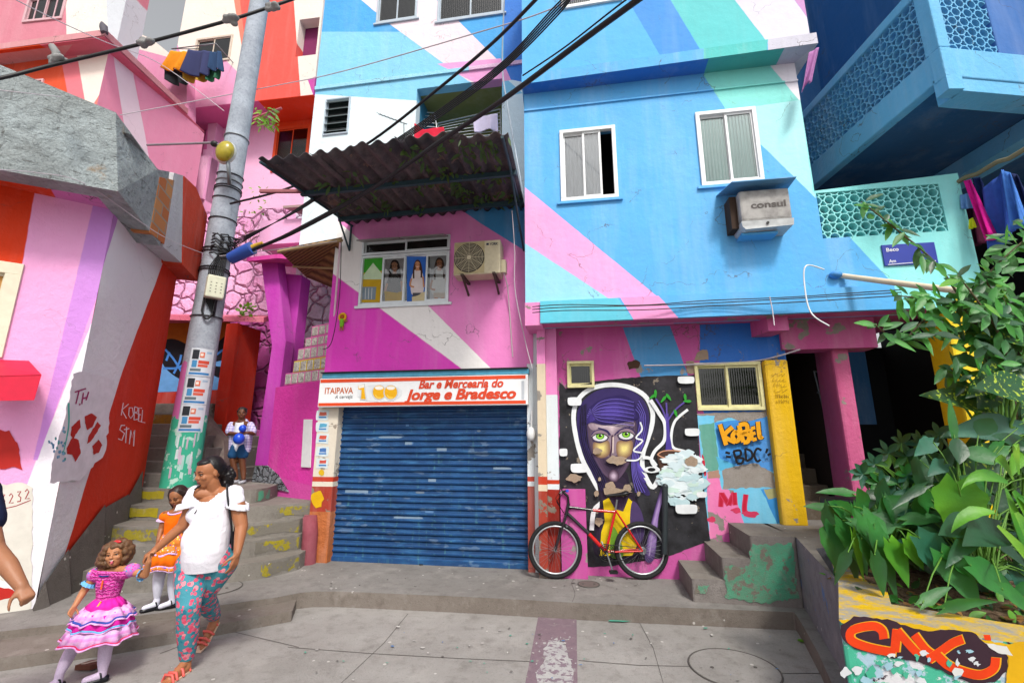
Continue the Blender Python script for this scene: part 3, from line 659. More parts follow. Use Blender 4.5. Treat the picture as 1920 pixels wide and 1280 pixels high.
# posters behind the panes
PO = Paint(FW.off(-.018))
SK = fm('#c98d68'); SK2 = fm('#b97a52'); HR = fm('#2c1e18'); HR2 = fm('#4a3020')
def lady(cx, top, bot, hair, skin, topc, shortc, bg, xl, xr, s=1, legs=True):
    PO.poly([(xl, top-6), (xr, top-6), (xr, bot), (xl, bot)], bg)
    Hh = bot-top; w_ = (xr-xl)
    PO.poly([(cx-7*s, top+6), (cx, top), (cx+8*s, top+6), (cx+12*s, top+30*s), (cx+11*s, top+48*s), (cx-12*s, top+48*s), (cx-10*s, top+28*s)], hair, True)
    PO.poly([(cx-10*s, top+28*s), (cx, top+24*s), (cx+11*s, top+30*s), (cx+15*s, top+58*s), (cx+10*s, bot-14 if legs else bot), (cx-12*s, bot-14 if legs else bot), (cx-16*s, top+56*s)], topc, True)
    PO.line([(cx-14*s, top+44*s), (cx-17*s, top+60*s), (cx-8*s, top+64*s)], 4*s, skin); PO.line([(cx+13*s, top+40*s), (cx+15*s, top+64*s)], 4*s, skin)
    PO.poly([(cx-5*s, top+7*s), (cx, top+4*s), (cx+5*s, top+8*s), (cx+5*s, top+17*s), (cx, top+22*s), (cx-5*s, top+16*s)], skin, True)
    PO.poly([(cx-3, top+19*s), (cx+3, top+19*s), (cx+4, top+26*s), (cx-4, top+26*s)], skin)
    PO.line([(cx-2.4*s, top+16*s), (cx, top+17.3*s), (cx+2.4*s, top+16*s)], 1.2*s, fm('#f2e4e0')); PO.line([(cx-3*s, top+11*s), (cx-1*s, top+11*s)], 1, HR); PO.line([(cx+1*s, top+11*s), (cx+3*s, top+11*s)], 1, HR)
    PO.line([(cx-6*s, top+10*s), (cx-9*s, top+26*s), (cx-9*s, top+44*s)], 4*s, hair); PO.line([(cx+6*s, top+10*s), (cx+9*s, top+26*s), (cx+9*s, top+42*s)], 4*s, hair)
    if legs:
        PO.poly([(cx-11*s, bot-18), (cx+11*s, bot-18), (cx+12*s, bot-9), (cx-12*s, bot-9)], shortc)
        PO.line([(cx-6*s, bot-9), (cx-7*s, bot)], 7*s, skin); PO.line([(cx+6*s, bot-9), (cx+7*s, bot)], 7*s, skin)
lady(740, 487, 567, HR, SK, fm('#4a4440'), HR, fm('#b7b3b4'), 722, 757, 1.0, False)
lady(783, 487, 567, HR2, SK, fm('#e6dada'), fm('#4f4f58'), fm('#2f68c4'), 763, 801, .8)
lady(824, 483, 567, HR2, SK2, fm('#d6d6d4'), fm('#cdbfb2'), fm('#aeb0b4'), 806, 842, .95)
PO.poly([(681, 482), (718, 480), (716, 567), (675, 567)], fm('#c9a21c')); PO.poly([(682, 482), (718, 480), (717, 508), (680, 512)], fm('#3da32c'))
PO.poly([(679, 520), (700, 493), (717, 514), (717, 524), (679, 524)], fm('#cfe6c0')); PO.poly([(680, 538), (706, 538), (704, 562), (679, 562)], fm('#7f8f9c')); 
for x in (686, 692, 698): PO.line([(x, 540), (x-1, 561)], 1, fm('#e2e2e2'))
PO.poly(ragged([(722, 548), (757, 548), (757, 567), (722, 567)], 2, 6, 4), fm('#c9a832')); PO.poly(ragged([(772, 556), (800, 546), (800, 567), (772, 567)], 2, 6, 5), fm('#d8c9a0'))
PO.build('poster', wn)
# shutter
Sa0 = FB.ab(612, 1050)[0]-.02; Sa1 = x1; zh = FB.hit(800, 752).z
t = NT('blue_shutter_paint'); P_ = t.P(); n1 = t.noise(2.2, 6, rough=.7); n2 = t.noise(11, 6, rough=.75)
mp = t.n('ShaderNodeMapping'); t.l(P_, mp.inputs[0]); mp.inputs['Scale'].default_value = (1.2, 1.2, 7); n3 = t.noise(3, 5, vec=mp.outputs[0])
col = t.mix(t.ramp(n1, .35, .65), alb('#225084'), alb('#1b3f6c')); col = t.mix(t.math('MULTIPLY', t.ramp(n3, .5, .75), .6), col, alb('#3f7cae'))
mp2 = t.n('ShaderNodeMapping'); t.l(P_, mp2.inputs[0]); mp2.inputs['Scale'].default_value = (2, 2, .25); n4 = t.noise(10, 4, vec=mp2.outputs[0])
col = t.mix(t.math('MULTIPLY', t.ramp(n4, .6, .8), .5), col, alb('#6fae9a')); col = t.mix(t.math('MULTIPLY', t.ramp(n2, .56, .62), .35), col, alb('#2a3e5c'))
col = t.mix(t.math('MULTIPLY', t.ramp(t.noise(38, 3), .74, .76), .4), col, alb('#8fa9b8')); mp3 = t.n('ShaderNodeMapping'); t.l(P_, mp3.inputs[0]); mp3.inputs['Scale'].default_value = (1, 1, 2.6); col = t.mix(t.math('MULTIPLY', t.ramp(t.noise(3.4, 3, vec=mp3.outputs[0]), .64, .66), .35), col, alb('#7890a8')); col = t.mix(t.math('MULTIPLY', t.ramp(t.noise(5, 4), .6, .7), .3), col, alb('#1a3040'))
SHB = t.done(col, .5, t.bump(n2, .002), .35)
mb = MB(); prof = []; z = ZP+.03; nsl = 27; sh = (zh+.1-z)/nsl
for i in range(nsl):
    zz = z+i*sh; prof += [(zz, 0), (zz+sh*.12, .022), (zz+sh*.3, .026), (zz+sh*.42, .006), (zz+sh*.5, .003), (zz+sh*.86, .003), (zz+sh*.93, -.006)]
n = len(prof); mb.add([FB.w(Sa0, q[0], q[1]) for q in prof]+[FB.w(Sa1, q[0], q[1]) for q in prof], [(i, i+1, n+i+1, n+i) for i in range(n-1)], SHB)
mb.pbox(FB, Sa0, Sa1, ZP+.002, ZP+.05, -.01, .03, SHB)
mb.pbox(FB, Sa0-.03, Sa0, ZP, zh, -.03, .05, SHB); mb.pbox(FB, Sa1-.02, Sa1+.005, ZP, zh, -.03, .045, SHB)
sht = mb.build('roller_shutter', bar)
SP = Paint(FB.off(.02)); g1 = fm('#8299b0', .8); g2 = fm('#6f7f92', .8); rn = random.Random(11)
for i in range(9):
    x = rn.uniform(625, 985); y = 775+rn.random()*275; k = int((FB.hit(x, y).z-z)/sh); yy = y
    zc = z+(k+.68)*sh; # stay on the flat of a slat
    r0 = FB.ab(x, y)[0]; w_ = rn.choice([.02, .03, .05, .08, .15, .22])*(1.4 if y > 960 else .8)
    pts = []; m_ = 14
    for q in range(m_):
        an = 2*math.pi*q/m_; pts.append(FB.w(r0+w_*max(-1, min(1, 1.15*math.cos(an)))*rn.uniform(.85, 1.1), zc+sh*.19*max(-1, min(1, 1.5*math.sin(an)))*rn.uniform(.8, 1), .0045+i*.00004))
    SP.mb.sheet(pts, rn.choice([g1, g1, g2, SHB if False else fm('#5f86b4', .8)]))
for x, y, w_, s in ((650, 926, .3, 'ALUGO CENTRO'), (822, 841, .1, 'PARADISO'), (762, 838, .06, 'PARE'), (806, 898, .07, 'NOEL')):
    a_, z_ = FB.ab(x, y); k = int((z_-z)/sh); zc = z+(k+.54)*sh
    SP.mb.add([FB.w(a_-.02, zc-.015, .0075), FB.w(a_+w_+.02, zc-.015, .0075), FB.w(a_+w_+.02, zc+sh*.33, .0075), FB.w(a_-.02, zc+sh*.33, .0075)], [(0, 1, 2, 3)], g1)
SP.mb.build('graffiti_patch', sht)
mb = MB(); c = FB.hit(791, 1058); mb.box(c+FB.n*.03, (.05, .03, .03), BLACK); mb.build('lock', sht)
# left and right pillars
CRW = paint_mat('cream_pillar_paint', '#dcd3c2', grime=.6, chips=.25, chipcol='#b8ab9a')
BRK = paint_mat('exposed_clay_block', '#b5683a', grime=.8, bump=.02, bscale=9, dirt='#5a4436')
mb = MB(); stack(mb, FW.off(.02), 573, 613, 1045, -.35, 0, [(752, CRW), (893, REDB), (902, CRW), (911, RED2), (958, BRK)])
pil = mb.build('pillar', bar)
PP = Paint(FW.off(.022))
PP.poly(blotch(595, 935, 11, 17, 2, 14, .2), fm('#e0b010'))
PP.poly(blotch(603, 885, 5, 6, 5, 10, .2), fm('#d8b020'))
for i, y in enumerate((778, 800, 822, 846, 868)):
    PP.poly(ragged([(594, y-9), (617, y-9), (615, y+9), (592, y+9)], 1, 5, i), fm('#d5e2e6'))
    PP.poly(ragged([(600, y-6), (613, y-6), (612, y+1), (599, y+1)], 1, 5, i+9), fm(['#d06a5a', '#5aa6c8', '#cf5848', '#4c78b8', '#d0564a'][i])); PP.line([(598, y+4), (612, y+4)], 3, fm('#3f7fc0'))
PP.build('bill', pil)
mb = MB(); stack(mb, FW.off(.02), 990, 1003, 1000, -.25, 0, [(606, PKL), (682, WHP), (893, REDB), (902, WHP), (911, RED2)]); mb.build('pillar', bar)
mb = MB(); mb.pbox(FW, FW.ab(992, 1000)[0]-.01, FU.ab(1009, 700)[0], ZP-.02, FW.hit(1000, 606).z, -.2, .01, RED3 if False else WHP); mb.build('infill', bar)
# shop sign
sg = thing('shop_sign', 'long white shop sign with orange borders reading Bar e Mercearia do Jorge e Bradesco', 'sign', FW.off(.14).hit(800, 735))
FSg = FW.off(.14); SR = FSg.rect((599, 708), (990, 703), (990, 758), (597, 763))
WSG = simple('banner_white', '#eef0f2', .5, var=.06); ORG = simple('banner_orange', '#e0491c', .5)
mb = MB(); mb.pbox(FSg, SR[0], SR[1], SR[2], SR[3], -.11, 0, WSG); mb.build('panel', sg, bevel=.004)
mb = MB(); hh_ = SR[3]-SR[2]
mb.pbox(FSg, SR[0]+.01, SR[1]-.03, SR[3]-hh_*.15, SR[3]-.012, .0005, .003, ORG); mb.pbox(FSg, SR[0]+.01, SR[1]-.03, SR[2]+.012, SR[2]+hh_*.14, .0005, .003, ORG); mb.build('border', sg)
mb = MB(); OR2 = simple('sign_lettering_orange', '#d8431d', .5, var=.05)
ptext(mb, FSg, 'ITAIPAVA', (609, 738), (662, 737), 11, simple('sign_lettering_amber', '#c8632c', .5), bold=.018)
ptext(mb, FSg, 'A cerveja', (628, 747), (661, 746), 6.5, simple('sign_lettering_grey', '#5d6266', .5), shear=.2)
ptext(mb, FSg, 'Bar e Mercearia do', (785, 728), (944, 725), 15, OR2, d=.006, shear=.25, bold=.035)
ptext(mb, FSg, 'Jorge e Bradesco', (759, 749), (968, 746), 18, OR2, d=.006, shear=.25, bold=.045)
mb.build('lettering', sg)
SG = Paint(FSg.off(.002)); YL = fm('#f0b418', .4); WH = fm('#f6f2e6', .4); SH_ = fm('#c9cfd2', .6)
SG.poly(blotch(712, 737, 43, 17, 4, 20, .05), fm('#e3e7ea'))
for cx in (711, 733): SG.poly([(cx+14*math.cos(i*.35), 736+14.5*math.sin(i*.35)) for i in range(18)], SH_); SG.poly([(cx+12*math.cos(i*.35), 735+13*math.sin(i*.35)) for i in range(18)], YL); SG.poly([(cx+8*math.cos(i*.35), 727+3.6*math.sin(i*.35)) for i in range(18)], WH); SG.line([(cx-7, 740), (cx-3, 745), (cx+4, 745)], 2, fm('#f8d860'))
SG.poly([(671, 722), (684, 719), (686, 735), (688, 750), (675, 750), (677, 733), (672, 730)], SH_); SG.poly([(672, 723), (683, 721), (684, 735), (686, 748), (677, 748), (678, 731), (672, 729)], YL); SG.poly([(672, 722), (683, 720), (683, 726), (673, 728)], WH)
SG.poly([(978, 714), (983, 714), (983, 748), (978, 748)], fm('#c6ccd4')); SG.build('bottle_picture', sg)
mb = MB(); mb.pbox(FW, SR[0]+.03, SR[1]+.01, SR[3]+.006, SR[3]+.07, 0, .14, simple('teal_housing', '#4f9fc0', .6, var=.3)); mb.pbox(FW, SR[0]+.02, SR[1], SR[3]+.075, SR[3]+.09, 0, .17, BLACK); mb.build('shutter_housing', bar)
# bollard against the pillar and electric box
mb = MB(); b0_ = atz(577, 1056, ZP); tp = aty(582, 965, b0_.y+.05); BOL = paint_mat('maroon_bollard', '#8a4450', grime=.5, bump=.01)
mb.tube([b0_-V((0,0,.02)), b0_+V((0,0,.35)), V((tp.x, tp.y, tp.z-.02)), tp], [.1, .098, .095, .08], BOL, 18)
bo = tag(mb.build('bollard'), 'short round maroon bollard with a yellow smear leaning on the bar pillar', 'bollard')
eb = thing('meter_box', 'small white rounded electric box on the post right of the blue shutter', 'electric box', FU.off(-.05).hit(996, 812))
mb = MB(); mb.ell(FW.off(.1).hit(996, 813), (.06, .05, .09), FRAME); mb.build('cover', eb); mb = MB(); mb.tube([FW.off(.06).hit(996, 800), FW.off(.06).hit(997, 770)], .012, FRAME); mb.build('conduit', eb)
# flower shaped wall ornament
orn = thing('flower_ornament', 'small yellow sunflower doll ornament hanging on the magenta wall', 'wall ornament', FW.off(.03).hit(642, 604))
mb = MB(); c = FW.off(.03).hit(642, 594)
for i in range(11): q = 2*math.pi*i/11; mb.ell(c+FW.u*(.05*math.cos(q))+V((0, 0, .05*math.sin(q))), (.02, .01, .02), fm('#e8b020'), seg=8, rings=5)
mb.ell(c, (.035, .02, .035), fm('#a8501c')); mb.build('flower_head', orn)
mb = MB(); mb.cap(c-V((0,0,.06)), c-V((0,0,.13)), .035, .03, fm('#7fc02c')); mb.cap(c-V((0,0,.14))+FW.u*.02, c-V((0,0,.2))+FW.u*.02, .013, .01, fm('#b07838')); mb.cap(c-V((0,0,.14))-FW.u*.02, c-V((0,0,.2))-FW.u*.02, .013, .01, fm('#b07838')); mb.cap(c-V((0,0,.07))+FW.u*.03, c-V((0,0,.06))+FW.u*.08, .012, .01, fm('#b07838')); mb.build('doll_body', orn)
# condenser unit
cu = thing('air_conditioner', 'beige outdoor condenser with a round fan grille on brackets above the bar sign', 'air conditioner', FW.hit(897, 500))
FC = FW.off(.34); cr = FC.rect((851, 455), (938, 448), (938, 512), (850, 516)); BG = simple('aged_beige_enamel', '#cfc4a6', .45, var=.25, bump=.001)
mb = MB(); mb.pbox(FC, cr[0], cr[1], cr[2], cr[3], -.26, 0, BG); body = mb.build('casing', cu, bevel=.015)
ca = cr[0]+(cr[1]-cr[0])*.34; cb = (cr[2]+cr[3])/2; rr = (cr[3]-cr[2])*.44; mb = MB(); GD = simple('dark_grille', '#3a3226', .5)
mb.pbox(FC, cr[0]+.012, cr[0]+(cr[1]-cr[0])*.665, cr[2]+.015, cr[3]-.015, .0, .004, simple('beige_face_plate', '#b8a980', .5, var=.3))
n = 36; mb.add([FC.w(ca+rr*math.cos(2*math.pi*k/n), cb+rr*math.sin(2*math.pi*k/n), .006) for k in range(n)], [tuple(range(n))], GD)
for k in range(9):
    r_ = rr*(k+1.5)/10.5; mb.tube([FC.w(ca+r_*math.cos(2*math.pi*j/32), cb+r_*math.sin(2*math.pi*j/32), .016) for j in range(33)], .0035, BG, 5, cap=False)
for k in range(12): q = 2*math.pi*k/12; mb.tube([FC.w(ca, cb, .017), FC.w(ca+rr*math.cos(q), cb+rr*math.sin(q), .014)], .0035, BG, 5)
mb.cyl(FC.w(ca, cb, .01), FC.w(ca, cb, .028), .03, BG); mb.build('fan_grille', cu)
mb = MB(); YK = simple('navy_lettering', '#1c2440', .5); a_ = cr[0]+(cr[1]-cr[0])*.77; ptext(mb, FC, 'YORK', (918, 460), (934, 459), 4.5, YK, d=.003, shear=.2, bold=.03); mb.pbox(FC, a_-.045, a_-.01, cr[3]-.075, cr[3]-.045, .0, .003, YK); mb.build('lettering', cu)
for px in (868, 927):
    mb = MB(); a_ = FC.ab(px, 515)[0]; BK = simple('dark_bracket', '#4a3d33', .7) if px == 868 else BK
    mb.pbox(FC, a_-.02, a_+.02, cr[2]-.03, cr[2]-.001, -.34, .06, BK); mb.prism([FC.w(a_-.012, cr[2]-.03, .05), FC.w(a_-.012, cr[2]-.2, -.33), FC.w(a_-.012, cr[2]-.17, -.335), FC.w(a_-.012, cr[2]-.03, -.02)], FC.u*.024, BK); mb.build('bracket', cu)
mb = MB(); mb.pbox(FC, cr[1], cr[1]+.06, cr[2]+.04, cr[2]+.22, -.2, -.08, BG); mb.tube([FC.w(cr[1]+.03, cr[2]+.05, -.1), FC.w(cr[1]+.06, cr[2]-.1, -.25), FC.w(cr[1]+.08, cr[2]-.5, -.33), FC.w(cr[1]+.12, cr[2]-1.1, -.33)], .009, simple('white_hose', '#d8c9cf', .6)); mb.build('valve_cover', cu)

# ---------------------------------------------------------------- corrugated awning
aw = thing('corrugated_awning', 'sagging dark corrugated sheet awning with weeds under it over the pink bar', 'awning', FW.w(-1.3, ztp))
zw = FW.hit(820, 402).z
TL, TR_, BL, BR_ = aty(480, 296, 4.75), aty(952, 246, 4.25), FW.off(.0).hit(655, 418), FW.off(.0).hit(984, 386)
t = NT('rusty_corrugated_sheet'); n1 = t.noise(1.7, 6, rough=.7); n2 = t.noise(9, 6, rough=.75)
col = t.mix(t.ramp(n1, .4, .6), alb('#665a5c'), alb('#47444a')); col = t.mix(t.math('MULTIPLY', t.ramp(n2, .5, .65), .6), col, alb('#34343a')); col = t.mix(t.ramp(t.noise(2.6, 5, rough=.8), .6, .64), col, alb('#80685e'))
COR = t.done(col, .8, t.bump(n2, .01), .2)
mb = MB(); nu, nv = 150, 12; vs = []; rn = random.Random(2)
up = (TR_-TL).cross(BL-TL).normalized(); up = up if up.z > 0 else -up
def awp(s_, v_): return (TL*(1-s_)+TR_*s_)*(1-v_)+(BL*(1-s_)+BR_*s_)*v_
sheets = [(0, .25, .0), (.22, .44, .018), (.41, .62, .0), (.58, .82, .02), (.78, 1, .0)]
for si, (s0, s1, lift) in enumerate(sheets):
    o0 = rn.uniform(-.03, .02); n_ = 56; vs = []
    for j in range(nv+1):
        for i in range(n_+1):
            s_ = s0+(s1-s0)*i/n_; v_ = o0+(1.0-o0)*j/nv; p = awp(s_, v_)
            vs.append(p+up*(.028*math.sin(s_*2*math.pi*16)+lift+.01*mnoise.noise(p*3)))
    mb.add(vs, [(j*(n_+1)+i, j*(n_+1)+i+1, (j+1)*(n_+1)+i+1, (j+1)*(n_+1)+i) for j in range(nv) for i in range(n_)], COR, True)
mb.build('corrugated_sheet', aw, solid=.006)
mb = MB(); TEAL = simple('dark_teal_beam', '#2c4650', .6)
for v_ in (.42, .86):
    a_, b_ = awp(.0, v_)-up*.06, awp(1, v_)-up*.06; d_ = (b_-a_).normalized(); mb.box((a_+b_)/2, ((b_-a_).length, .05, .06), TEAL, (d_, up.cross(d_), up))
a_ = awp(.0, .40)-up*.05; mb.box(a_-V((.25, 0, -.01)), (.55, .04, .04), simple('rusty_bar', '#9a5a60', .7))
for s_ in (.02, .98):
    a_, b_ = awp(s_, 0)-up*.06, awp(s_, 1)-up*.06; mb.tube([a_, b_], .018, TEAL)
mb.build('purlin', aw)
mb = MB(); p0 = FW.off(.03).hit(655, 470); p1 = awp(.06, .68)-up*.06; mb.tube([p0, p1], .014, TEAL); mb.tube([p0, V((p0.x, p0.y, BL.z-.05))], .016, TEAL); mb.tube([awp(.98, .3)-up*.05, FW.off(.02).hit(982, 470)], .014, TEAL); mb.build('brace', aw)
def leaf(mb, base, d, nrm, L, W, mat, shape='oval', droop=.3, fold=.25, seg=4):
    """one leaf as a folded, drooping blade"""
    d = d.normalized(); sd_ = d.cross(nrm); sd_ = sd_.normalized() if sd_.length > 1e-4 else V((1, 0, 0)); nn = sd_.cross(d).normalized()
    if shape == 'heart': pr = [(0, .42), (.12, .95), (.3, 1.0), (.55, .74), (.8, .36), (1, .02)]; back = -.16
    elif shape == 'arrow': pr = [(0, .3), (.1, .62), (.3, .6), (.6, .42), (.85, .18), (1, .01)]; back = -.2
    elif shape == 'strap': pr = [(0, .25), (.15, .6), (.4, 1), (.7, .8), (.9, .35), (1, .02)]; back = 0
    else: pr = [(0, .05), (.2, .7), (.45, 1), (.7, .75), (.9, .3), (1, .02)]; back = 0
    pr = smooth_pts(pr, False, 2); C_ = []; Lf = []; Rt = []
    for t_, w_ in pr:
        c = base+d*(L*t_*(1-droop*.3*t_))-V((0, 0, 1))*(droop*L*t_*t_*.6); C_.append(c-nn*(fold*W*.25*w_))
        bk = d*(back*L if t_ == 0 else 0); wv = random.uniform(.93, 1.07); Lf.append(c+sd_*(W*.5*w_*wv)+bk+nn*(fold*W*.2*w_)); Rt.append(c-sd_*(W*.5*w_*wv)+bk+nn*(fold*W*.2*w_))
    n = len(pr); mb.add(Lf+C_+Rt, [(i, i+1, n+i+1, n+i) for i in range(n-1)]+[(n+i, n+i+1, 2*n+i+1, 2*n+i) for i in range(n-1)], mat, True)
def leafmat(name, c, c2='#1c4a1a', spots=None, stripe=None, gloss=.46, trans=.28):
    t = NT(name); n1 = t.noise(9, 4); oi = t.n('ShaderNodeObjectInfo'); gn = t.noise(3.1, 2)
    col = t.mix(t.ramp(gn, .35, .68), alb(c), alb(c2))
    col = t.mix(t.math('MULTIPLY', t.ramp(n1, .45, .7), .4), col, alb(c2))
    if spots: col = t.mix(t.ramp(t.noise(spots[1], 2), .6, .63), col, alb(spots[0]))
    t.b.inputs['Transmission Weight'].default_value = 0
    m = t.done(col, gloss, t.bump(t.noise(30, 3), .003), .5)
    td = t.n('ShaderNodeBsdfTranslucent'); t.l(t.mix(.5, col, alb('#c8e040')), td.inputs[0]); mx = t.n('ShaderNodeMixShader'); mx.inputs[0].default_value = trans
    t.l(t.b.outputs[0], mx.inputs[1]); t.l(td.outputs[0], mx.inputs[2]); t.l(mx.outputs[0], t.t.nodes['Material Output'].inputs[0]); return m
MOSS = leafmat('weed_leaf', '#3f6a34', '#233f24', gloss=.6)
mb = MB(); rn = random.Random(4)
for cx, cy, nn_ in ((.16, .35, 14), (.3, .3, 12), (.62, .12, 30), (.8, .08, 26), (.93, .1, 16), (.7, .4, 26), (.72, .62, 34), (.8, .78, 26), (.9, .45, 22), (.55, .48, 14), (.3, .72, 18), (.15, .62, 14), (.45, .85, 12), (.95, .8, 16)):
    for i in range(nn_):
        s_, v_ = cx+rn.gauss(0, .035), cy+rn.gauss(0, .06)
        if not (0 < s_ < 1 and 0 < v_ < 1): continue
        leaf(mb, awp(s_, v_)-up*.03, V((rn.gauss(0, 1), rn.gauss(0, 1), -.5)), V((rn.gauss(0, .5), -1, -.6)), rn.uniform(.06, .15), rn.uniform(.015, .05), MOSS, 'oval', .3)
tag(mb.build('weeds', aw), kind='stuff')

# ---------------------------------------------------------------- pale blue house above the bar
FH = FB.off(-1.3); hh = thing('house', 'pale blue and white house rising behind the corrugated awning', 'building', FH.w(-2, 5))
V1 = FH.rect((612, 186), (658, 184), (653, 252), (606, 254)); V2 = FH.rect((711, -60), (786, -60), (783, 37), (708, 43)); V3 = FH.rect((824, -60), (950, -60), (940, 29), (820, 39)); V4 = FH.rect((779, 160), (941, 155), (941, 300), (779, 300))
HW = paint_mat('pale_blue_house_paint', '#4fa8e8', [
    ([(500, 150), (760, 130), (960, 150), (1010, 160), (1010, 480), (500, 480)], '#e2f3fa'),
    ([(560, 60), (850, 60), (980, 175), (880, 195), (560, 175)], '#86cdf0'),
    ([(600, -60), (668, 0), (730, 45), (830, 130), (895, 160), (955, 150), (938, 115), (860, 40), (820, 0), (760, -60)], '#f4dfe8'),
    ([(820, 120), (938, 110), (960, 150), (900, 160)], '#f1a2d6'), ([(945, -60), (1050, -60), (1050, 165), (958, 150), (945, 120)], '#3f80d8')], FH, grime=.3, bump=.012, bscale=7)
e0 = FH.ab(583, 250)[0]; e1 = FH.ab(1010, 200)[0]; mb = MB(); outer = [(e0, 5.0), (e1, 5.0), (e1, 13), (e0, 13)]
wall(mb, FH, outer, [V1, V2, V3, V4], HW, .2); edges(mb, FH, outer, 4, HW); mb.build('wall', hh)
mb = MB(); z_ = FH.hit(800, 140).z; mb.pbox(FH, e0, e1, z_-.05, z_+.03, 0, .035, paint_mat('rough_cornice', '#9ad8f0', [([(880, 100), (880, 200), (1000, 200), (1000, 100)], '#f0c4e4')], FH, grime=.5, bump=.02)); mb.build('cornice', hh)
window(hh, FH, V2, FRAMEB, GLASSD, (.5,), fw=.04, sill=FRAMEB, room=simple('blue_dark_room', '#24304a', .9))
window(hh, FH, V3, FRAMEB, GLASSR, (.5,), fw=.04, sill=FRAMEB, curtain=curtain_mat('striped_curtain', '#94a6b8'))
lv = MB(); wv2 = window(hh, FH, V1, FRAMEB, GLASSD, (), fw=.03, room=DARK)
for i in range(5):
    zz = V1[2]+(V1[3]-V1[2])*(i+.6)/5; lv.box(FH.w((V1[0]+V1[1])/2, zz, .0), (V1[1]-V1[0]-.06, .012, .13), simple('louvre_glass', '#9fb0b2', .25) if i == 0 else lv.mats[0], (FH.u, (FH.v*.8+FH.n*.6).normalized(), (FH.n*.8-FH.v*.6).normalized()))
lv.build('louvre', wv2)
mb = MB(); OLV = paint_mat('olive_balcony_ceiling', '#8a8a52', grime=.3); TLB = paint_mat('teal_balcony_wall', '#3f86a6', grime=.3); c = [(V4[0], V4[2]), (V4[1], V4[2]), (V4[1], V4[3]), (V4[0], V4[3])]
fv = [FH.w(a, b, -.2) for a, b in c]; bv = [FH.w(a, b, -1.4) for a, b in c]
mb.add(fv+bv, [(0, 1, 5, 4), (1, 2, 6, 5), (3, 0, 4, 7)], TLB); mb.add([fv[2], fv[3], bv[3], bv[2]], [(0, 1, 2, 3)], OLV); mb.add(bv, [(0, 1, 2, 3)], TLB)
mb.add([FH.w(V4[0], V4[3]-.45, -1.38), FH.w(V4[1], V4[3]-.45, -1.38), FH.w(V4[1], V4[3], -1.38), FH.w(V4[0], V4[3], -1.38)], [(0, 1, 2, 3)], OLV); mb.build('balcony_recess', hh)
mb = MB(); mb.ell(FH.off(-.7).hit(850, 180), .06, FRAME); mb.build('ceiling_lamp', hh)
def rack(px, name_label):
    r = thing('drying_rack', name_label, 'drying rack', FH.off(-.1).hit((px[0][0]+px[2][0])/2, px[2][1]))
    q = [FH.off(.0).hit(*px[0]), FH.off(.0).hit(*px[1]), FH.off(-.6).hit(*px[2]), FH.off(-.6).hit(*px[3])]
    m = MB(); m.tube(q+[q[0]], .014, FRAME); 
    for i in range(1, 7): m.tube([q[0]+(q[3]-q[0])*i/7, q[1]+(q[2]-q[1])*i/7], .006, FRAME)
    m.build('frame', r); m = MB(); m.tube([q[0], q[0]-V((0,0,.5))+FH.u*.3], .012, FRAME); m.tube([q[1], q[1]-V((0,0,.5))-FH.u*.3], .012, FRAME); m.build('legs' if False else 'leg', r); return q
q1 = rack([(783, 258), (822, 260), (815, 212), (780, 210)], 'white wire drying rack at the left of the balcony opening with a red cloth')
q2 = rack([(832, 262), (938, 252), (938, 205), (820, 232)], 'white wire drying rack at the right of the balcony opening with a pale cloth')
def cloth(name, pl, pts, mat, label, cat, group=None, wave=.02, thick=.006, loc=None, freq=30):
    """hanging cloth with folds, outlined in pixels on plane pl: top edge then bottom edge, each left to right"""
    top, bot = pts; m = MB(); n = 26; rows = 14; vs = []
    lerp = lambda L, t: (lambda k: tuple(L[k][x]+(L[min(k+1, len(L)-1)][x]-L[k][x])*(t*(len(L)-1)-k) for x in (0, 1)))(min(int(t*(len(L)-1)), len(L)-1))
    for j in range(rows+1):
        for i in range(n+1):
            t = i/n; a = lerp(top, t); b = lerp(bot, t); v = j/rows; p = pl.hit(a[0]+(b[0]-a[0])*v, a[1]+(b[1]-a[1])*v)
            vs.append(p+pl.n*(wave*(.3+v)*math.sin(t*freq/3+v*1.5+math.sin(t*9)*.8)))
    m.add(vs, [(j*(n+1)+i, j*(n+1)+i+1, (j+1)*(n+1)+i+1, (j+1)*(n+1)+i) for j in range(rows) for i in range(n)], mat, True)
    o = m.build(name, None, loc=pl.hit(*top[0]), solid=thick); tag(o, label, cat, group); return o
cloth('cloth', FH.off(.03), ([(777, 231), (795, 243), (832, 238)], [(777, 266), (800, 268), (836, 262)]), simple('red_cloth', '#d8143a', .85, bump=.002), 'bright red cloth draped over the left drying rack of the balcony', 'cloth')
cloth('cloth', FH.off(.03), ([(886, 222), (933, 213)], [(890, 250), (912, 242), (934, 246)]), simple('pale_lilac_cloth', '#dcd2ee', .85, bump=.002), 'pale lilac cloth pegged to the right drying rack of the balcony', 'cloth')
an = thing('tv_antenna', 'small thin television antenna in front of the pale blue house above the awning', 'antenna', FH.off(.5).hit(758, 262)); mb = MB(); PA = FH.off(.5)
mb.tube([PA.hit(758, 275), PA.hit(757, 232)], .012, METAL); mb.tube([PA.hit(710, 214), PA.hit(763, 233)], .01, METAL)
for i in range(7): x, y = 712+7*i, 214.5+2.6*i; mb.tube([PA.hit(x, y)-PA.n*.13+V((0,0,.06)), PA.hit(x, y)+PA.n*.13-V((0,0,.06))], .005, METAL)
mb.build('elements', an)
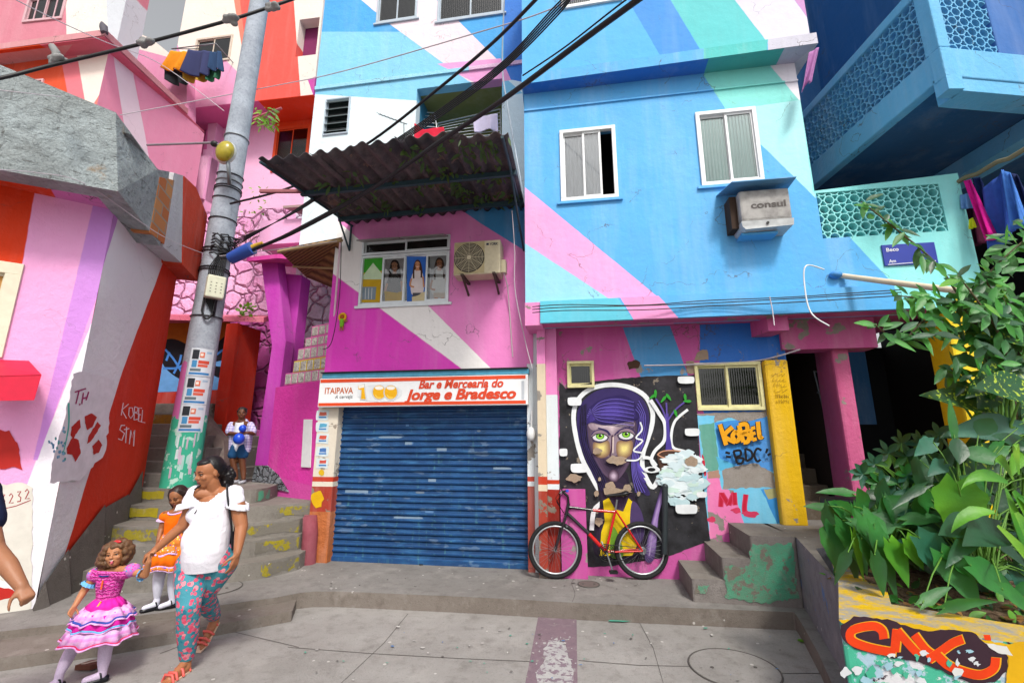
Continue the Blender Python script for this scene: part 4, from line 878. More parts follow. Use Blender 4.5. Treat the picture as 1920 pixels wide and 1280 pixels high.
# ---------------------------------------------------------------- houses up the hill, left and centre
ph = thing('house', 'pink and red house with a pitched eave at the upper left behind the grey parapet', 'building', V((-8.6, 8.2, 3)))
c0_ = aty(192, 150, 8.0); G1 = Plane(c0_, R(-6)); G2 = through(c0_, (c0_.x+.1, c0_.y+6))
PW1 = paint_mat('coral_house_paint', '#ee7c72', [([(-300, 60), (110, 60), (160, 200), (100, 420), (-300, 420)], '#e2522f'), ([(105, 60), (140, 60), (180, 200), (200, 300), (150, 300)], '#e87a86'), ([(137, 60), (260, 60), (176, 194), (160, 194)], '#f4e2d8')], G1, grime=.25)
PW2 = paint_mat('pink_gable_paint', '#f09ab6', [([(210, 90), (240, 90), (305, 420), (262, 420)], '#f4e6ee'), ([(240, 60), (420, 60), (420, 420), (300, 420)], '#f4a2c0')], G2, grime=.25)
mb = MB(); zb1 = 4.0; zt1 = c0_.z+1.1
mb.add([G1.w(-9, 1, 0), G1.w(0, 1, 0), G1.w(0, zt1, 0), G1.w(-9, zt1, 0)], [(0, 1, 2, 3)], PW1)
Lg = 2.9; mb.add([G2.w(0, 1, 0), G2.w(Lg, 1, 0), G2.w(Lg, zt1-.2, 0), G2.w(0, zt1, 0)], [(0, 1, 2, 3)], PW2); mb.build('wall', ph)
ec = aty(196, 66, 7.6); EV = paint_mat('pink_eave_board', '#cf8f96', grime=.6); EVU = paint_mat('eave_soffit', '#d0687c', [([(-300, -100), (112, -100), (112, 400), (-300, 400)], '#d04410')], G1, grime=.2)
er = aty(352, 214, 10.2); el = aty(-60, 100, 7.9)
mb = MB(); d_ = V((0, 0, .14))
mb.prism([el, ec, er, er+V((-1.6, .6, 0)), ec+V((-1.6, 2, .2)), el+V((0, 2, .2))], d_, EV); mb.build('eave', ph)
mb = MB(); mb.prism([el-V((0,0,.006)), ec-V((0.02,-.02,.006)), er-V((0.02,0,.006)), G2.w(Lg, er.z, 0), G2.w(0, ec.z, 0), G1.w(-3.2, ec.z, -.05)], (0, 0, -.02), EVU); mb.build('eave_underside', ph)
# upper storey of that house
GU = G1.off(-.5); PW3 = paint_mat('dusky_pink_paint', '#cf7f90', [([(118, -200), (200, -200), (205, 120), (125, 75)], '#e8e4dc'), ([(190, -200), (240, -200), (240, 140), (205, 120)], '#cfd4dc')], GU, grime=.25)
U0 = GU.rect((54, 0), (130, -16), (118, 34), (42, 46)); a_ = GU.ab(205, 60)[0]
mb = MB(); zz = GU.hit(100, 100).z; outer = [(-9, zz-.6), (a_+.25, zz-.6), (a_+.25, 13), (-9, 13)]; wall(mb, GU, outer, [U0], PW3); edges(mb, GU, outer, .5, PW3); mb.build('upper_wall', ph)
window(ph, GU, U0, simple('pink_frame', '#d9b0b8', .5), GLASSD, (.25, .5, .75), room=simple('blue_room', '#26344e', .9), fw=.06)
mb = MB(); g_ = G1.off(.03); vr = G1.rect((28, 158), (82, 146), (82, 168), (32, 176)); mb.pbox(G1, vr[0], vr[1], vr[2], vr[3], 0, .03, simple('pale_vent', '#e8c0c4', .6))
for i in range(3):
    for j in range(5): w_ = (vr[1]-vr[0])/3; mb.pbox(G1, vr[0]+w_*i+.04, vr[0]+w_*(i+1)-.03, vr[2]+.03+j*(vr[3]-vr[2]-.05)/5, vr[2]+.045+j*(vr[3]-vr[2]-.05)/5, .03, .045, simple('vent_slot', '#8a4a50', .8) if (i, j) == (0, 0) else mb.mats[1])
mb.build('vent', ph)
tag_ = MB(); tag_.tube([aty(196, 62, 7.6), aty(194, 50, 7.6), aty(191, 42, 7.6)], [.06, .07, .02], simple('grey_finial', '#5a5660', .8), 8); tag_.build('finial', ph)

pc = thing('house', 'tall pink and cream house with red bands behind the concrete pole', 'building', V((-5.5, 11, 2)))
K1 = Plane((-4, 10.6), R(-8)); k0 = K1.ab(330, 100)[0]; k1 = K1.ab(596, 100)[0]
PCU = paint_mat('cream_coral_paint', '#f0e4da', [
    ([(425, -80), (475, -80), (480, 190), (462, 140)], '#e8806a'), ([(440, -80), (545, -80), (565, 200), (478, 200), (462, 100)], '#e65a50'),
    ([(320, 125), (420, 110), (470, 160), (470, 200), (320, 210)], '#f0a4cc'), ([(325, 60), (345, 120), (330, 190), (300, 190), (300, 60)], '#e08cc0'),
    ([(577, 150), (600, 140), (600, 200), (590, 186)], '#c84aa6')], K1, grime=.2)
kw1 = K1.rect((368, 72), (438, 68), (430, 118), (364, 117)); kw2 = K1.rect((560, 42), (600, 28), (592, 104), (555, 105)); zk = K1.hit(500, 187).z
mb = MB(); outer = [(k0, zk), (k1, zk), (k1, 15.5), (k0, 15.5)]
wall(mb, K1, outer, [kw1, kw2], PCU, .3); edges(mb, K1, outer, 3, PCU); mb.build('upper_wall', pc)
mb = MB(); KX = K1.off(.3); mb.prism([KX.hit(*p) for p in ((205, 36), (285, 74), (350, 126), (352, 330), (180, 330))], -K1.n*.3, paint_mat('cream_gable_paint', '#eadfd6', [([(250, 90), (400, 130), (400, 400), (250, 400)], '#dc8fb4')], KX, grime=.3)); mb.build('side_gable', pc)
K2 = K1.off(-.9)
mb = MB(); mb.prism([K1.w(k0, zk-.015, 0), K1.w(k1, zk-.015, 0), K2.w(k1, zk-.015, 0), K2.w(k0, zk-.015, 0)], (0, 0, .01), paint_mat('orange_red_soffit', '#e84010', [([(200, 0), (470, 0), (500, 400), (200, 400)], '#e070a8')], K1, grime=.1)); mb.build('soffit', pc)
PCL = paint_mat('light_pink_paint', '#f7bde0', [([(515, 190), (600, 190), (600, 237), (515, 240)], '#e84818'), ([(320, 190), (405, 190), (400, 290), (320, 290)], '#e070b0')], K2, grime=.2)
kd = K2.rect((514, 238), (581, 236), (579, 320), (512, 322)); ka = K2.rect((330, 195), (408, 192), (404, 300), (330, 300))
mb = MB(); outer = [(k0, 3.5), (k1+.5, 3.5), (k1+.5, zk), (k0, zk)]
wall(mb, K2, outer, [kd, ka], PCL, .3); mb.build('lower_wall', pc)
window(pc, K1, kw1, simple('tan_frame', '#d8c8b8', .6), GLASSD, (.5,), room=simple('brown_room', '#6a4434', .9), fw=.06)
mb = MB(); c = [(kw2[0], kw2[2]), (kw2[1], kw2[2]), (kw2[1], kw2[3]), (kw2[0], kw2[3])]; mb.add([K1.w(a, b, -.3) for a, b in c], [(0, 1, 2, 3)], simple('plum_recess', '#7c1c58', .8)); mb.build('niche', pc)
RDF = simple('orange_red_door_frame', '#e8501c', .6)
window(pc, K2, kd, RDF, GLASSD, (.5,), fw=.09, room=simple('blue_grey_room', '#4f7cae', .8, k=.7))
mb = MB(); c = [(ka[0], ka[2]), (ka[1], ka[2]), (ka[1], ka[3]), (ka[0], ka[3])]; fv = [K2.w(a, b, -.3) for a, b in c]; bv = [K2.w(a, b, -1.6) for a, b in c]
mb.add(fv+bv, [(0, 1, 5, 4), (1, 2, 6, 5), (2, 3, 7, 6), (3, 0, 4, 7), (4, 5, 6, 7)], paint_mat('magenta_recess', '#e060aa', grime=.2)); mb.build('balcony_recess', pc)
mb = MB(); g_ = K2.off(.3); q = [g_.hit(312, 290), g_.hit(345, 286), g_.hit(388, 302), g_.hit(335, 305)]; mb.tube(q+[q[0]], .012, METAL)
for i in range(5): mb.tube([q[0]+(q[3]-q[0])*i/5, q[1]+(q[2]-q[1])*i/5], .008, METAL)
mb.build('rail', pc)
mb = MB(); mb.pbox(K2, K2.ab(408, 200)[0], K2.ab(425, 200)[0], 6.2, zk-.01, -.02, .25, PCL); mb.pbox(K2, ka[0]-.3, K2.ab(425, 200)[0], K2.hit(370, 385).z, K2.hit(370, 308).z, -.02, .35, PCL); mb.build('balcony_parapet', pc)
# washing under the window of that house
rod = thing('clothes_rail', 'bent wire clothes rail under the cream house window holding orange and dark washing', 'clothes rail', K1.off(.6).hit(365, 88)); mb = MB(); g_ = K1.off(.7)
mb.tube([K1.hit(372, 92), g_.hit(322, 92), g_.hit(405, 82), K1.hit(437, 118)], .014, METAL); mb.build('rail', rod)
G_ = K1.off(.72)
for lb, top, bot, cc, nm in (('orange towel hanging leftmost on the washing rail of the cream house', [(319, 96), (354, 97)], [(304, 130), (342, 132)], '#f59a10', 'towel'),
    ('dark navy jeans hanging in the middle of the washing rail of the cream house', [(352, 94), (393, 96)], [(340, 136), (372, 142), (390, 138)], '#333a66', 'jeans'),
    ('dark blue shirt hanging at the right end of the washing rail of the cream house', [(393, 98), (414, 96)], [(392, 130), (418, 132)], '#1f3f66', 'shirt')):
    cloth(nm, G_, (top, bot), simple(nm+'_cloth', cc, .9, bump=.003), lb, nm, 'washing on the high rail', .05)
for lb, top, bot, cc, nm in (('black and teal garment hanging behind the orange towel', [(308, 126), (345, 132)], [(312, 152), (334, 160), (350, 156)], '#121a22', 'garment'),
    ('mustard garment hanging behind the navy jeans', [(342, 132), (385, 138)], [(346, 150), (362, 155), (386, 150)], '#b8922c', 'garment'), ('green garment hanging behind the dark blue shirt', [(385, 130), (414, 130)], [(388, 152), (400, 150), (410, 145)], '#2c6a4a', 'garment')):
    cloth(nm, K1.off(.6), (top, bot), simple(nm+'_cloth', cc, .9), lb, nm, 'washing on the high rail', .05)

# ---------------------------------------------------------------- stone retaining wall, red gate house, magenta frame
def stone_mat(name, c, c2, mortar, sc=2.6, regions=(), pl=None):
    t = NT(name); wn = t.n('ShaderNodeTexNoise'); wn.inputs['Scale'].default_value = 3; t.l(t.P(), wn.inputs[0]); ad = t.n('ShaderNodeVectorMath', operation='MULTIPLY_ADD')
    t.l(wn.outputs['Color'], ad.inputs[0]); ad.inputs[1].default_value = (.25, .25, .25); t.l(t.P(), ad.inputs[2])
    v = t.n('ShaderNodeTexVoronoi', feature='DISTANCE_TO_EDGE'); v.inputs['Scale'].default_value = sc; t.l(ad.outputs[0], v.inputs[0])
    v2 = t.n('ShaderNodeTexVoronoi'); v2.inputs['Scale'].default_value = sc; t.l(ad.outputs[0], v2.inputs[0])
    sp = t.n('ShaderNodeSeparateXYZ'); t.l(v2.outputs['Color'], sp.inputs[0])
    base = t.mix(sp.outputs[0], alb(c), alb(c2))
    for poly, cc in regions: base = t.mix(region_mask(t, poly, pl, t.P()), base, t.mix(sp.outputs[0], alb(cc), tuple(x*.8 for x in alb(cc)[:3])+(1,)))
    base = t.mix(t.math('MULTIPLY', t.ramp(t.noise(20, 5), .5, .7), .3), base, alb('#8a7080'))
    col = t.mix(t.ramp(v.outputs['Distance'], .01, .035), alb(mortar), base)
    return t.done(col, .85, t.bump(t.math('ADD', t.ramp(v.outputs['Distance'], 0, .12), t.math('MULTIPLY', t.noise(12, 5), .4)), .06), .2)
PSW = Plane((-4, 9.5), R(-6))
sw = MB(); SM_ = stone_mat('painted_stones', '#f6bce2', '#eca2d2', '#a0688c', 3.0, [([(555, 400), (700, 400), (700, 900), (555, 900)], '#e4dced'), ([(430, 600), (552, 600), (540, 900), (430, 900)], '#c85aa8')], PSW)
s0 = PSW.ab(290, 500)[0]; s1 = PSW.ab(650, 500)[0]; zs_ = PSW.hit(480, 392).z
sw.pbox(PSW, s0, s1, 0, zs_, -.4, 0, SM_)
tag(sw.build('stone_wall'), 'pink painted rubble stone retaining wall behind the concrete pole', 'wall')
gh = thing('stair_shelter', 'red painted masonry shelter with a blue and black mural beside the upper steps', 'shelter', V((-6, 8.8, 1.1)))
PG = Plane((-5, 8.9), R(-3)); REDP = paint_mat('red_shelter_paint', '#c42a12', grime=.4, bump=.008); REDD = paint_mat('dark_red_shelter_paint', '#b0200c', grime=.4, bump=.008)
g0 = PG.ab(285, 700)[0]; g1_ = PG.ab(428, 700)[0]; zg = PG.hit(380, 606).z
mb = MB(); mb.pbox(PG, g0, g1_, 1.0, zg, -.3, 0, REDD); mb.build('wall', gh)
mb = MB(); mb.prism([PG.off(.45).w(PG.ab(310, 600)[0]-.6, zg, 0), PG.off(.45).hit(494, 604)*1+V((0, 0, 0)), PG.hit(505, 600)+V((.1, 0, 0)), PG.w(g0-.5, zg, -.2)], (0, 0, .1), paint_mat('pink_slab', '#e0708c', grime=.5, bump=.02)); mb.build('roof_slab', gh)
PGm = Paint(PG.off(.002)); OC = fm('#b8700c'); BK_ = fm('#14121c'); BL_ = fm('#4a8ce0'); BL2 = fm('#6aa6e4')
PGm.poly([(300, 606), (432, 604), (430, 660), (300, 664)], OC); PGm.poly([(296, 735), (300, 650), (425, 640), (420, 730)], BL2)
PGm.poly([(304, 645), (318, 635), (340, 640), (358, 655), (362, 690), (345, 712), (315, 695), (302, 672)], BK_, True); PGm.poly([(396, 655), (410, 640), (430, 632), (428, 700), (400, 702)], BK_, True)
for pts in ([(310, 655), (325, 672), (340, 696)], [(306, 690), (330, 690), (348, 682)], [(326, 700), (336, 680), (340, 665)], [(402, 668), (415, 658), (428, 650)], [(400, 684), (414, 678), (426, 680)], [(318, 660), (312, 676)]): PGm.line(pts, 4, BL_)
PGm.poly(blotch(412, 682, 12, 5, 3, 14, .05), BL2); PGm.build('mural', gh)
mb = MB(); g2 = PG.off(.35); zlo_ = 1.06
ca_ = aty(424, 605, 8.5); cb_ = aty(447, 605, 8.45); cc_ = aty(492, 606, 9.1); h_ = ca_.z
mb.prism([V((p.x, p.y, zlo_)) for p in (ca_, cb_, cc_, ca_+V((0, .8, 0)))], (0, 0, h_-zlo_-.02), REDP); mb.build('column', gh, bevel=.02)
mb = MB(); pa, pb_, pc_ = aty(352, 740, 8.3), aty(420, 826, 8.0), aty(420, 872, 7.8); mb.prism([pa, pb_, pc_, V((pa.x, pa.y, 1.2))], (0, .18, 0), paint_mat('grey_stair_parapet', '#7a6c66', grime=.6, bump=.02)); mb.build('stair_parapet', gh)
fn = MB()
for i in range(70):
    p = aty(rn.uniform(450, 478), rn.uniform(572, 604), 8.6+rn.uniform(-.15, .15)); leaf(fn, p, V((rn.gauss(0, 1), rn.gauss(0, 1), .6)), V((0, -1, .7)), rn.uniform(.07, .13), rn.uniform(.04, .08), leafmat('bright_weed', '#7dbb20', '#3f7a1c') if i == 0 else fn.mats[0])
fn.build('weed'); tag(bpy.context.scene.objects['weed'], 'bright green weed growing on the end of the pink slab', 'plant')
hp_ = MB(); PLF = None
for i in range(60):
    p = aty(rn.uniform(478, 520), rn.uniform(200, 238), 9.6+rn.uniform(-.15, .15)); leaf(hp_, p, V((rn.gauss(0, 1), rn.gauss(0, .5), -.4)), V((0, -1, .3)), rn.uniform(.12, .25), .05, fn.mats[0])
hp_.tube([aty(475, 222, 9.7), aty(528, 203, 9.6)], .03, simple('pink_branch', '#c07078', .8)); hp_.build('hanging_plant'); tag(SC.objects['hanging_plant'], 'yellow green plant growing from the red soffit beside the pole', 'plant')
tw = MB()
for i in range(40):
    b_ = aty(rn.uniform(440, 500), 470, 9.3); p = b_; pts = [p]
    if i < 14:
        for j in range(5): p = p+V((rn.gauss(0, .07), rn.gauss(0, .05), .14)); pts.append(p)
        tw.tube(pts, [.008-.0012*j for j in range(6)], simple('dry_twig', '#a08a78', .9) if i == 0 else tw.mats[0], 5)
    else: leaf(tw, aty(rn.uniform(445, 505), rn.uniform(352, 420), 9.3), V((rn.gauss(0, 1), -.3, .5)), V((0, -1, .5)), .1, .04, fn.mats[0])
tw.build('dry_shrub'); tag(SC.objects['dry_shrub'], 'thin dry shrub growing on top of the pink stone wall', 'shrub')
mf = thing('magenta_frame', 'magenta painted concrete frame of slanting posts and a slab left of the bar', 'concrete frame', V((-4.2, 8.3, 1.1)))
MG = paint_mat('magenta_post_paint', '#c83cb8', grime=.25, bump=.006); MG2 = paint_mat('magenta_slab_paint', '#d03c96', grime=.3)
PMa = Plane((-4.3, 8.2), R(-8)); 
for pts, pl_, dd in (([(489, 484), (519, 484), (536, 640), (510, 648)], PMa, .25), ([(510, 648), (536, 640), (506, 872), (478, 872)], PMa, .25), ([(528, 512), (566, 516), (546, 700), (516, 800), (508, 800), (532, 640)], PMa.off(-.35), .3)):
    mb = MB(); mb.prism([pl_.hit(*p) for p in pts], -pl_.n*dd, MG); mb.build('post', mf, bevel=.01)
mb = MB(); mb.prism([PMa.off(.3).hit(462, 490), PMa.off(.3).hit(520, 484), PMa.off(.0).hit(640, 492), PMa.off(-.7).hit(640, 500), PMa.off(-.7).hit(540, 500)], (0, 0, .08), MG2); mb.build('slab', mf)
lw = thing('garden_wall', 'low magenta wall stepped up with rows of glass blocks left of the shutter', 'wall', V((-3.5, 7.4, 1)))
w0 = atz(500, 905, 1.08); w1 = FW.off(-.15).w(FW.ab(606, 900)[0], 0); LW = through(w0, w1)
LP_ = paint_mat('magenta_garden_wall_paint', '#dc3ca6', [([(470, 880), (620, 920), (620, 1000), (470, 1000)], '#d850a8')], LW, grime=.25, bump=.01)
mb = MB(); mb.prism([LW.hit(*p) for p in ((497, 925), (590, 1000), (612, 712), (517, 726))], -LW.n*.2, LP_); mb.build('wall', lw)
GB = NT('glass_block'); n1 = GB.noise(14, 3, dist=2); GBM = GB.done(GB.mix(GB.ramp(n1, .35, .7), alb('#a8a8a0'), alb('#e4e6da')), .15, GB.bump(n1, .02), .6)
PNG = simple('pink_grout', '#e070b0', .8); YLG = simple('yellow_grout', '#dcc030', .8)
rows = [(532, 608, 722, 700, PNG, 5), (548, 612, 699, 677, YLG, 4), (556, 618, 676, 654, PNG, 4), (570, 618, 652, 634, PNG, 3), (582, 622, 632, 612, PNG, 2)]
mb = MB(); mg = MB()
for (xa, xb, ya, yb, gm_, nb) in rows:
    l0 = LW.ab(xa, ya); l1 = LW.ab(xb, ya-3); top_ = LW.hit(xa, yb).z; n_ = nb+1
    mg.pbox(LW, l0[0], l1[0], l0[1], top_-.003, -.1, -.012, gm_)
    for i in range(n_):
        a0_ = l0[0]+(l1[0]-l0[0])*i/n_; a1_ = l0[0]+(l1[0]-l0[0])*(i+1)/n_; mb.pbox(LW, a0_+.017, a1_-.017, l0[1]+.016, top_-.022, -.09, -.004, GBM)
mb.build('glass_block_panel', lw, bevel=.008); mg.build('grout', lw)
mb = MB(); mb.prism([LW.off(.01).hit(*p) for p in ((571, 786), (586, 786), (583, 876), (566, 875))], LW.n*.015, FRAME); mb.build('meter_door', lw)
st = MB(); st.prism([LW.off(.02).hit(*p) for p in ((471, 905), (540, 922), (520, 890), (500, 872), (478, 874))], -LW.n*.1, stone_mat('grey_cobbles', '#8c9098', '#747a80', '#4c4e54', 9)); st.build('stone_plinth', lw)
# roof piece and bamboo canopy between the stone wall and the bar
bc = thing('bamboo_canopy', 'brown bamboo mat canopy sloping beside the pink bar wall', 'canopy', V((-3.4, 7.4, 4)))
t = NT('bamboo_mat'); w_ = t.n('ShaderNodeTexWave'); w_.inputs['Scale'].default_value = 9; w_.inputs['Distortion'].default_value = 1.5; w_.bands_direction = 'DIAGONAL'; t.l(t.P(), w_.inputs[0])
BAM = t.done(t.mix(w_.outputs['Fac'], alb('#5c4028'), alb('#9a7448')), .8, t.bump(w_.outputs['Fac'], .01), .2)
mb = MB(); q = [aty(522, 470, 6.9), aty(641, 448, 6.3), aty(636, 545, 7.6), aty(575, 520, 8.0)]; mb.prism(q, (0, 0, .03), BAM)
mb.build('mat', bc); mb = MB(); mb.tube([q[0]-V((0,0,.02)), q[1]-V((0,0,.02))], .025, simple('bamboo_pole', '#b0986c', .7)); mb.tube([(q[0]+q[3])/2-V((0,0,.03)), (q[1]+q[2])/2-V((0,0,.03))], .02, mb.mats[0]); mb.tube([aty(638, 455, 6.3), aty(626, 600, 6.6)], .015, simple('pale_conduit', '#e8c8d8', .6)); mb.build('pole', bc)
lr = thing('lean_to', 'low white lean-to roof block with a pink lower edge behind the bamboo canopy', 'lean-to', V((-4, 8.6, 4.6))); mb = MB(); PLr = Plane((-4, 8.6), R(-8))
zr = PLr.hit(560, 398).z; r0 = PLr.ab(498, 420)[0]; r1 = PLr.ab(660, 420)[0]; mb.pbox(PLr, r0+.9, r1, PLr.hit(560, 428).z, zr, -1.5, 0, paint_mat('white_lean_to', '#efe8e4', grime=.4)); mb.pbox(PLr, r0-.1, r0+.88, PLr.hit(560, 455).z, PLr.hit(560, 410).z, -1.5, .01, paint_mat('pink_lean_to', '#f4b4dc', grime=.3))
mb.build('wall', lr); mb = MB(); mb.prism([PLr.w(r0+.5, zr+.003, .2), PLr.w(r1, zr+.003, .2), PLr.w(r1, zr+.3, -1.3), PLr.w(r0+.8, zr+.3, -1.3)], (0, 0, .05), simple('grey_tile', '#a8908c', .8)); mb.build('roof', lr)

# ---------------------------------------------------------------- left building
lb = thing('corner_building', 'leaning corner building striped pink white and red with a raw grey concrete parapet', 'building', KB)
LWh = paint_mat('striped_stucco', '#f3a8da', [
    ([(84, 250), (-300, 250), (-300, 560), (40, 505)], '#dc3a10'), ([(161, 608), (230, 600), (140, 1160), (40, 1160), (40, 930), (70, 856)], '#f0ecf4'),
    ([(178, 370), (250, 370), (70, 862), (62, 862)], '#cf8ede')], LA, bump=.01, bscale=14, grime=.12, wob=.01)
LWb = paint_mat('striped_stucco', '#f0f0f6', [([(180, 360), (236, 360), (160, 612), (140, 612)], '#cf8ede'),
    ([(297, 480), (420, 480), (420, 1300), (60, 1300), (90, 1060), (170, 850), (240, 660)], '#d83418')], LB, bump=.012, bscale=12, grime=.12, wob=.01)
zw_ = 4.62; b1_ = LB.ab(328, 540)[0]
mb = MB(); a_l = -6
def grid(pl, x0, x1, zlo, zhi, flare, mat, nx=24, nz=26):
    vs = []
    for j in range(nz+1):
        for i in range(nx+1):
            z = zlo+(zhi-zlo)*j/nz; x = x0+(x1-x0)*i/nx; d = flare*max(0, 1-z/1.1)**2+.012*mnoise.noise(V((x*2, z*2, 1)))
            vs.append(pl.w(x, z, d))
    mb.add(vs, [(j*(nx+1)+i, j*(nx+1)+i+1, (j+1)*(nx+1)+i+1, (j+1)*(nx+1)+i) for j in range(nz) for i in range(nx)], mat, True)
wl = LA.rect((-60, 485), (40, 492), (14, 668), (-90, 668))
grid(LB, 0, b1_, -.1, zw_, .02, LWb)
wall(mb, LA, [(a_l, -.1), (0, -.1), (0, zw_), (a_l, zw_)], [wl], LWh, .2)
p_ = LB.w(b1_, 0); mb.add([p_, p_-LB.n*3, p_-LB.n*3+V((0,0,zw_)), p_+V((0,0,zw_))], [(0, 1, 2, 3)], LWb); mb.build('wall', lb)
window(lb, LA, wl, simple('cream_window_frame', '#e8e0c8', .6), simple('brown_board', '#c08a40', .7), (), fw=.12, room=DARK)
# concrete skirting where the wall meets the ground and steps
SKR = concrete('dark_skirting', '#6e6864', stain='#48423e')
mb = MB(); sk = [(52, 1146), (75, 1100), (120, 1040), (190, 955), (235, 935), (262, 890)]
pts = [LB.ab(x, y) for x, y in sk]
for i in range(len(pts)-1):
    (a0_, z0), (a1_, z1) = pts[i], pts[i+1]
    lo = lambda a: 0.0
    mb.add([LB.w(a0_, 0, .12), LB.w(a1_, 0, .16), LB.w(a1_, z1+.06, .03), LB.w(a0_, z0+.02, .03)], [(0, 1, 2, 3)], SKR, True)
mb.build('skirting', lb)
# lower rough white zone and writing
LPa = Paint(LB.off(.03)); LPb = Paint(LA.off(.004)); WH2 = fm('#f4f2f4'); RDg = fm('#c42a20'); WG_ = fm('#e8dce4')
LPa.poly(ragged([(150, 695), (214, 712), (196, 850), (150, 900), (92, 905), (100, 850), (120, 790), (138, 700)], 2, 8, 1), fm('#f4f1f8'))
for pts in ([(128, 755), (128, 800), (118, 850)],): LPa.line(pts, (4, 2), fm('#5ac8b8'))
for i in range(26): LPa.poly(blotch(rn.uniform(88, 122), rn.uniform(800, 865), 2.2, 3, i, 8), fm(rn.choice(['#6fa8d0', '#58b0b0', '#88c0e0'])))
for bl in ([(133, 800), (148, 786), (150, 800), (136, 822), (131, 815)], [(158, 780), (172, 774), (180, 782), (172, 800), (162, 806), (158, 792)], [(182, 790), (188, 798), (170, 826), (162, 832), (164, 818)], [(124, 840), (134, 820), (146, 824), (150, 848), (140, 866), (134, 852), (124, 850)], [(172, 836), (184, 824), (190, 834), (184, 848), (174, 852)]):
    LPa.poly(ragged(bl, .8, 4, 3), RDg)
def letters(P, strokes, wd, mat):
    for s_ in strokes: P.line(s_, wd, mat, smooth=False)
letters(LPa, [[(139, 735), (160, 728)], [(147, 732), (141, 757)], [(148, 758), (149, 759)], [(155, 736), (152, 757)], [(165, 734), (160, 750)], [(153, 747), (163, 744)]], 2.6, fm('#a8286c'))
LPa.line([(147, 757), (149, 758)], 3, fm('#a8286c'), smooth=False)
W_ = fm('#f2e4ea')
letters(LPa, [[(230, 755), (226, 778)], [(240, 757), (227, 768), (236, 784)], [(241, 764), (240, 778), (244, 784), (249, 777), (247, 764), (241, 764)], [(251, 762), (250, 787)], [(251, 762), (257, 764), (257, 771), (251, 773)], [(251, 773), (260, 776), (259, 785), (250, 787)], [(265, 765), (259, 764), (258, 789), (264, 790)], [(258, 777), (263, 777)], [(266, 768), (264, 791), (271, 792)]], 1.6, W_)
letters(LPa, [[(233, 797), (226, 797), (223, 805), (232, 812), (227, 825), (220, 822)], [(236, 800), (234, 830)], [(231, 805), (241, 803)], [(241, 832), (244, 806), (246, 820), (251, 806), (249, 836)]], 2, W_)
LPb.line([(-2, 920), (3, 922)], 2, RDg)
R32 = fm('#a02c34')
def dig(cx, cy, s_, d): 
    P3 = [(-3, -9), (3, -10), (-1, -3), (3, 0), (2, 6), (-3, 7)]; P2 = [(-3, -6), (0, -10), (3, -6), (-3, 6), (4, 5)]
    LPb.line([(cx+x*s_, cy+y*s_) for x, y in (P3 if d == 3 else P2)], 2.2, R32, smooth=False)
for cx, cy, d in ((6, 938, 3), (21, 936, 2), (36, 932, 3), (51, 928, 2)): dig(cx, cy, 1.15, d)
LPb.line([(-10, 957), (30, 948), (58, 937)], 1.6, R32, smooth=False); LPb.line([(-10, 952), (30, 943), (56, 933)], 1.6, R32, smooth=False)
LPb.poly(ragged([(-60, 912), (40, 905), (62, 912), (58, 1140), (-60, 1180)], 2, 9, 7), fm('#e0dcd2')); LPb.k += 2
for cx, cy, d in ((6, 938, 3), (21, 936, 2), (36, 932, 3), (51, 928, 2)): dig(cx, cy, 1.15, d)
LPb.line([(-10, 957), (30, 948), (58, 937)], 1.6, R32, smooth=False)
LPb.poly(ragged([(-40, 800), (20, 808), (38, 840), (40, 880), (20, 875), (-40, 885)], 3, 8, 8), fm('#c02a24')); LPb.poly(ragged([(-40, 1090), (20, 1100), (35, 1115), (-40, 1135)], 1, 8, 8), fm('#c02a24')); LPb.poly(ragged([(-40, 1075), (15, 1090), (25, 1104), (-40, 1092)], 1, 8, 8), WH2)
LPa.build('graffiti', lb); LPb.build('graffiti', lb)
# awning
mb = MB(); am = simple('crimson_awning_cloth', '#d8103c', .55, bump=.001); g_ = LA.off(.45)
q0, q1_ = LA.hit(-40, 690), LA.hit(60, 690); mb.prism([LA.off(.01).hit(-60, 672), LA.off(.01).hit(52, 676), g_.hit(76, 702), g_.hit(-60, 706)], (0, 0, -.01), am)
mb.prism([g_.hit(-60, 706), g_.hit(76, 702), g_.hit(62, 750), g_.hit(-60, 752)], -LA.n*.01, am); mb.prism([LA.off(.01).hit(52, 676), g_.hit(76, 702), g_.hit(62, 750), LA.off(.01).hit(50, 745)], (.01, 0, 0), am)
aw2 = tag(mb.build('window_awning', None, loc=LA.hit(0, 690)), 'small crimson cloth awning at the left edge on the pink stucco wall', 'awning')
# parapet slab
LA2 = LA.off(0); LB2 = LB.off(0); CP = V((KB.x, KB.y, 0))*.915
LA2.p = CP.copy(); LB2.p = CP.copy(); zpb = LA2.hit(213, 357).z; 
def zat(pl, a, py):
    # height of the photographed line at plane distance a
    P0 = pl.w(a, 0)
    b_ = None
    lo_, hi_ = -2., 14.
    for _ in range(40):
        m_ = (lo_+hi_)/2; p = V((P0.x, P0.y, m_))-EYE; d = V((p.x, p.y*math.cos(PITCH)+p.z*math.sin(PITCH), -p.y*math.sin(PITCH)+p.z*math.cos(PITCH))); y = 640-F*d.z/d.y
        if y > py: lo_ = m_
        else: hi_ = m_
    return m_
ztop = zat(LA2, 0, 212); zl0 = LA2.ab(2, 152); zb0 = LA2.ab(2, 308)
mb = MB(); tc_ = LA2.hit(217, 211); f = [LA2.w(zl0[0]*2.2, zl0[1]+.35), tc_, LA2.w(0, zpb), LA2.w(zl0[0]*2.2, zb0[1]-.15)]
mb.prism(f, -LA2.n*.25, OLDC)
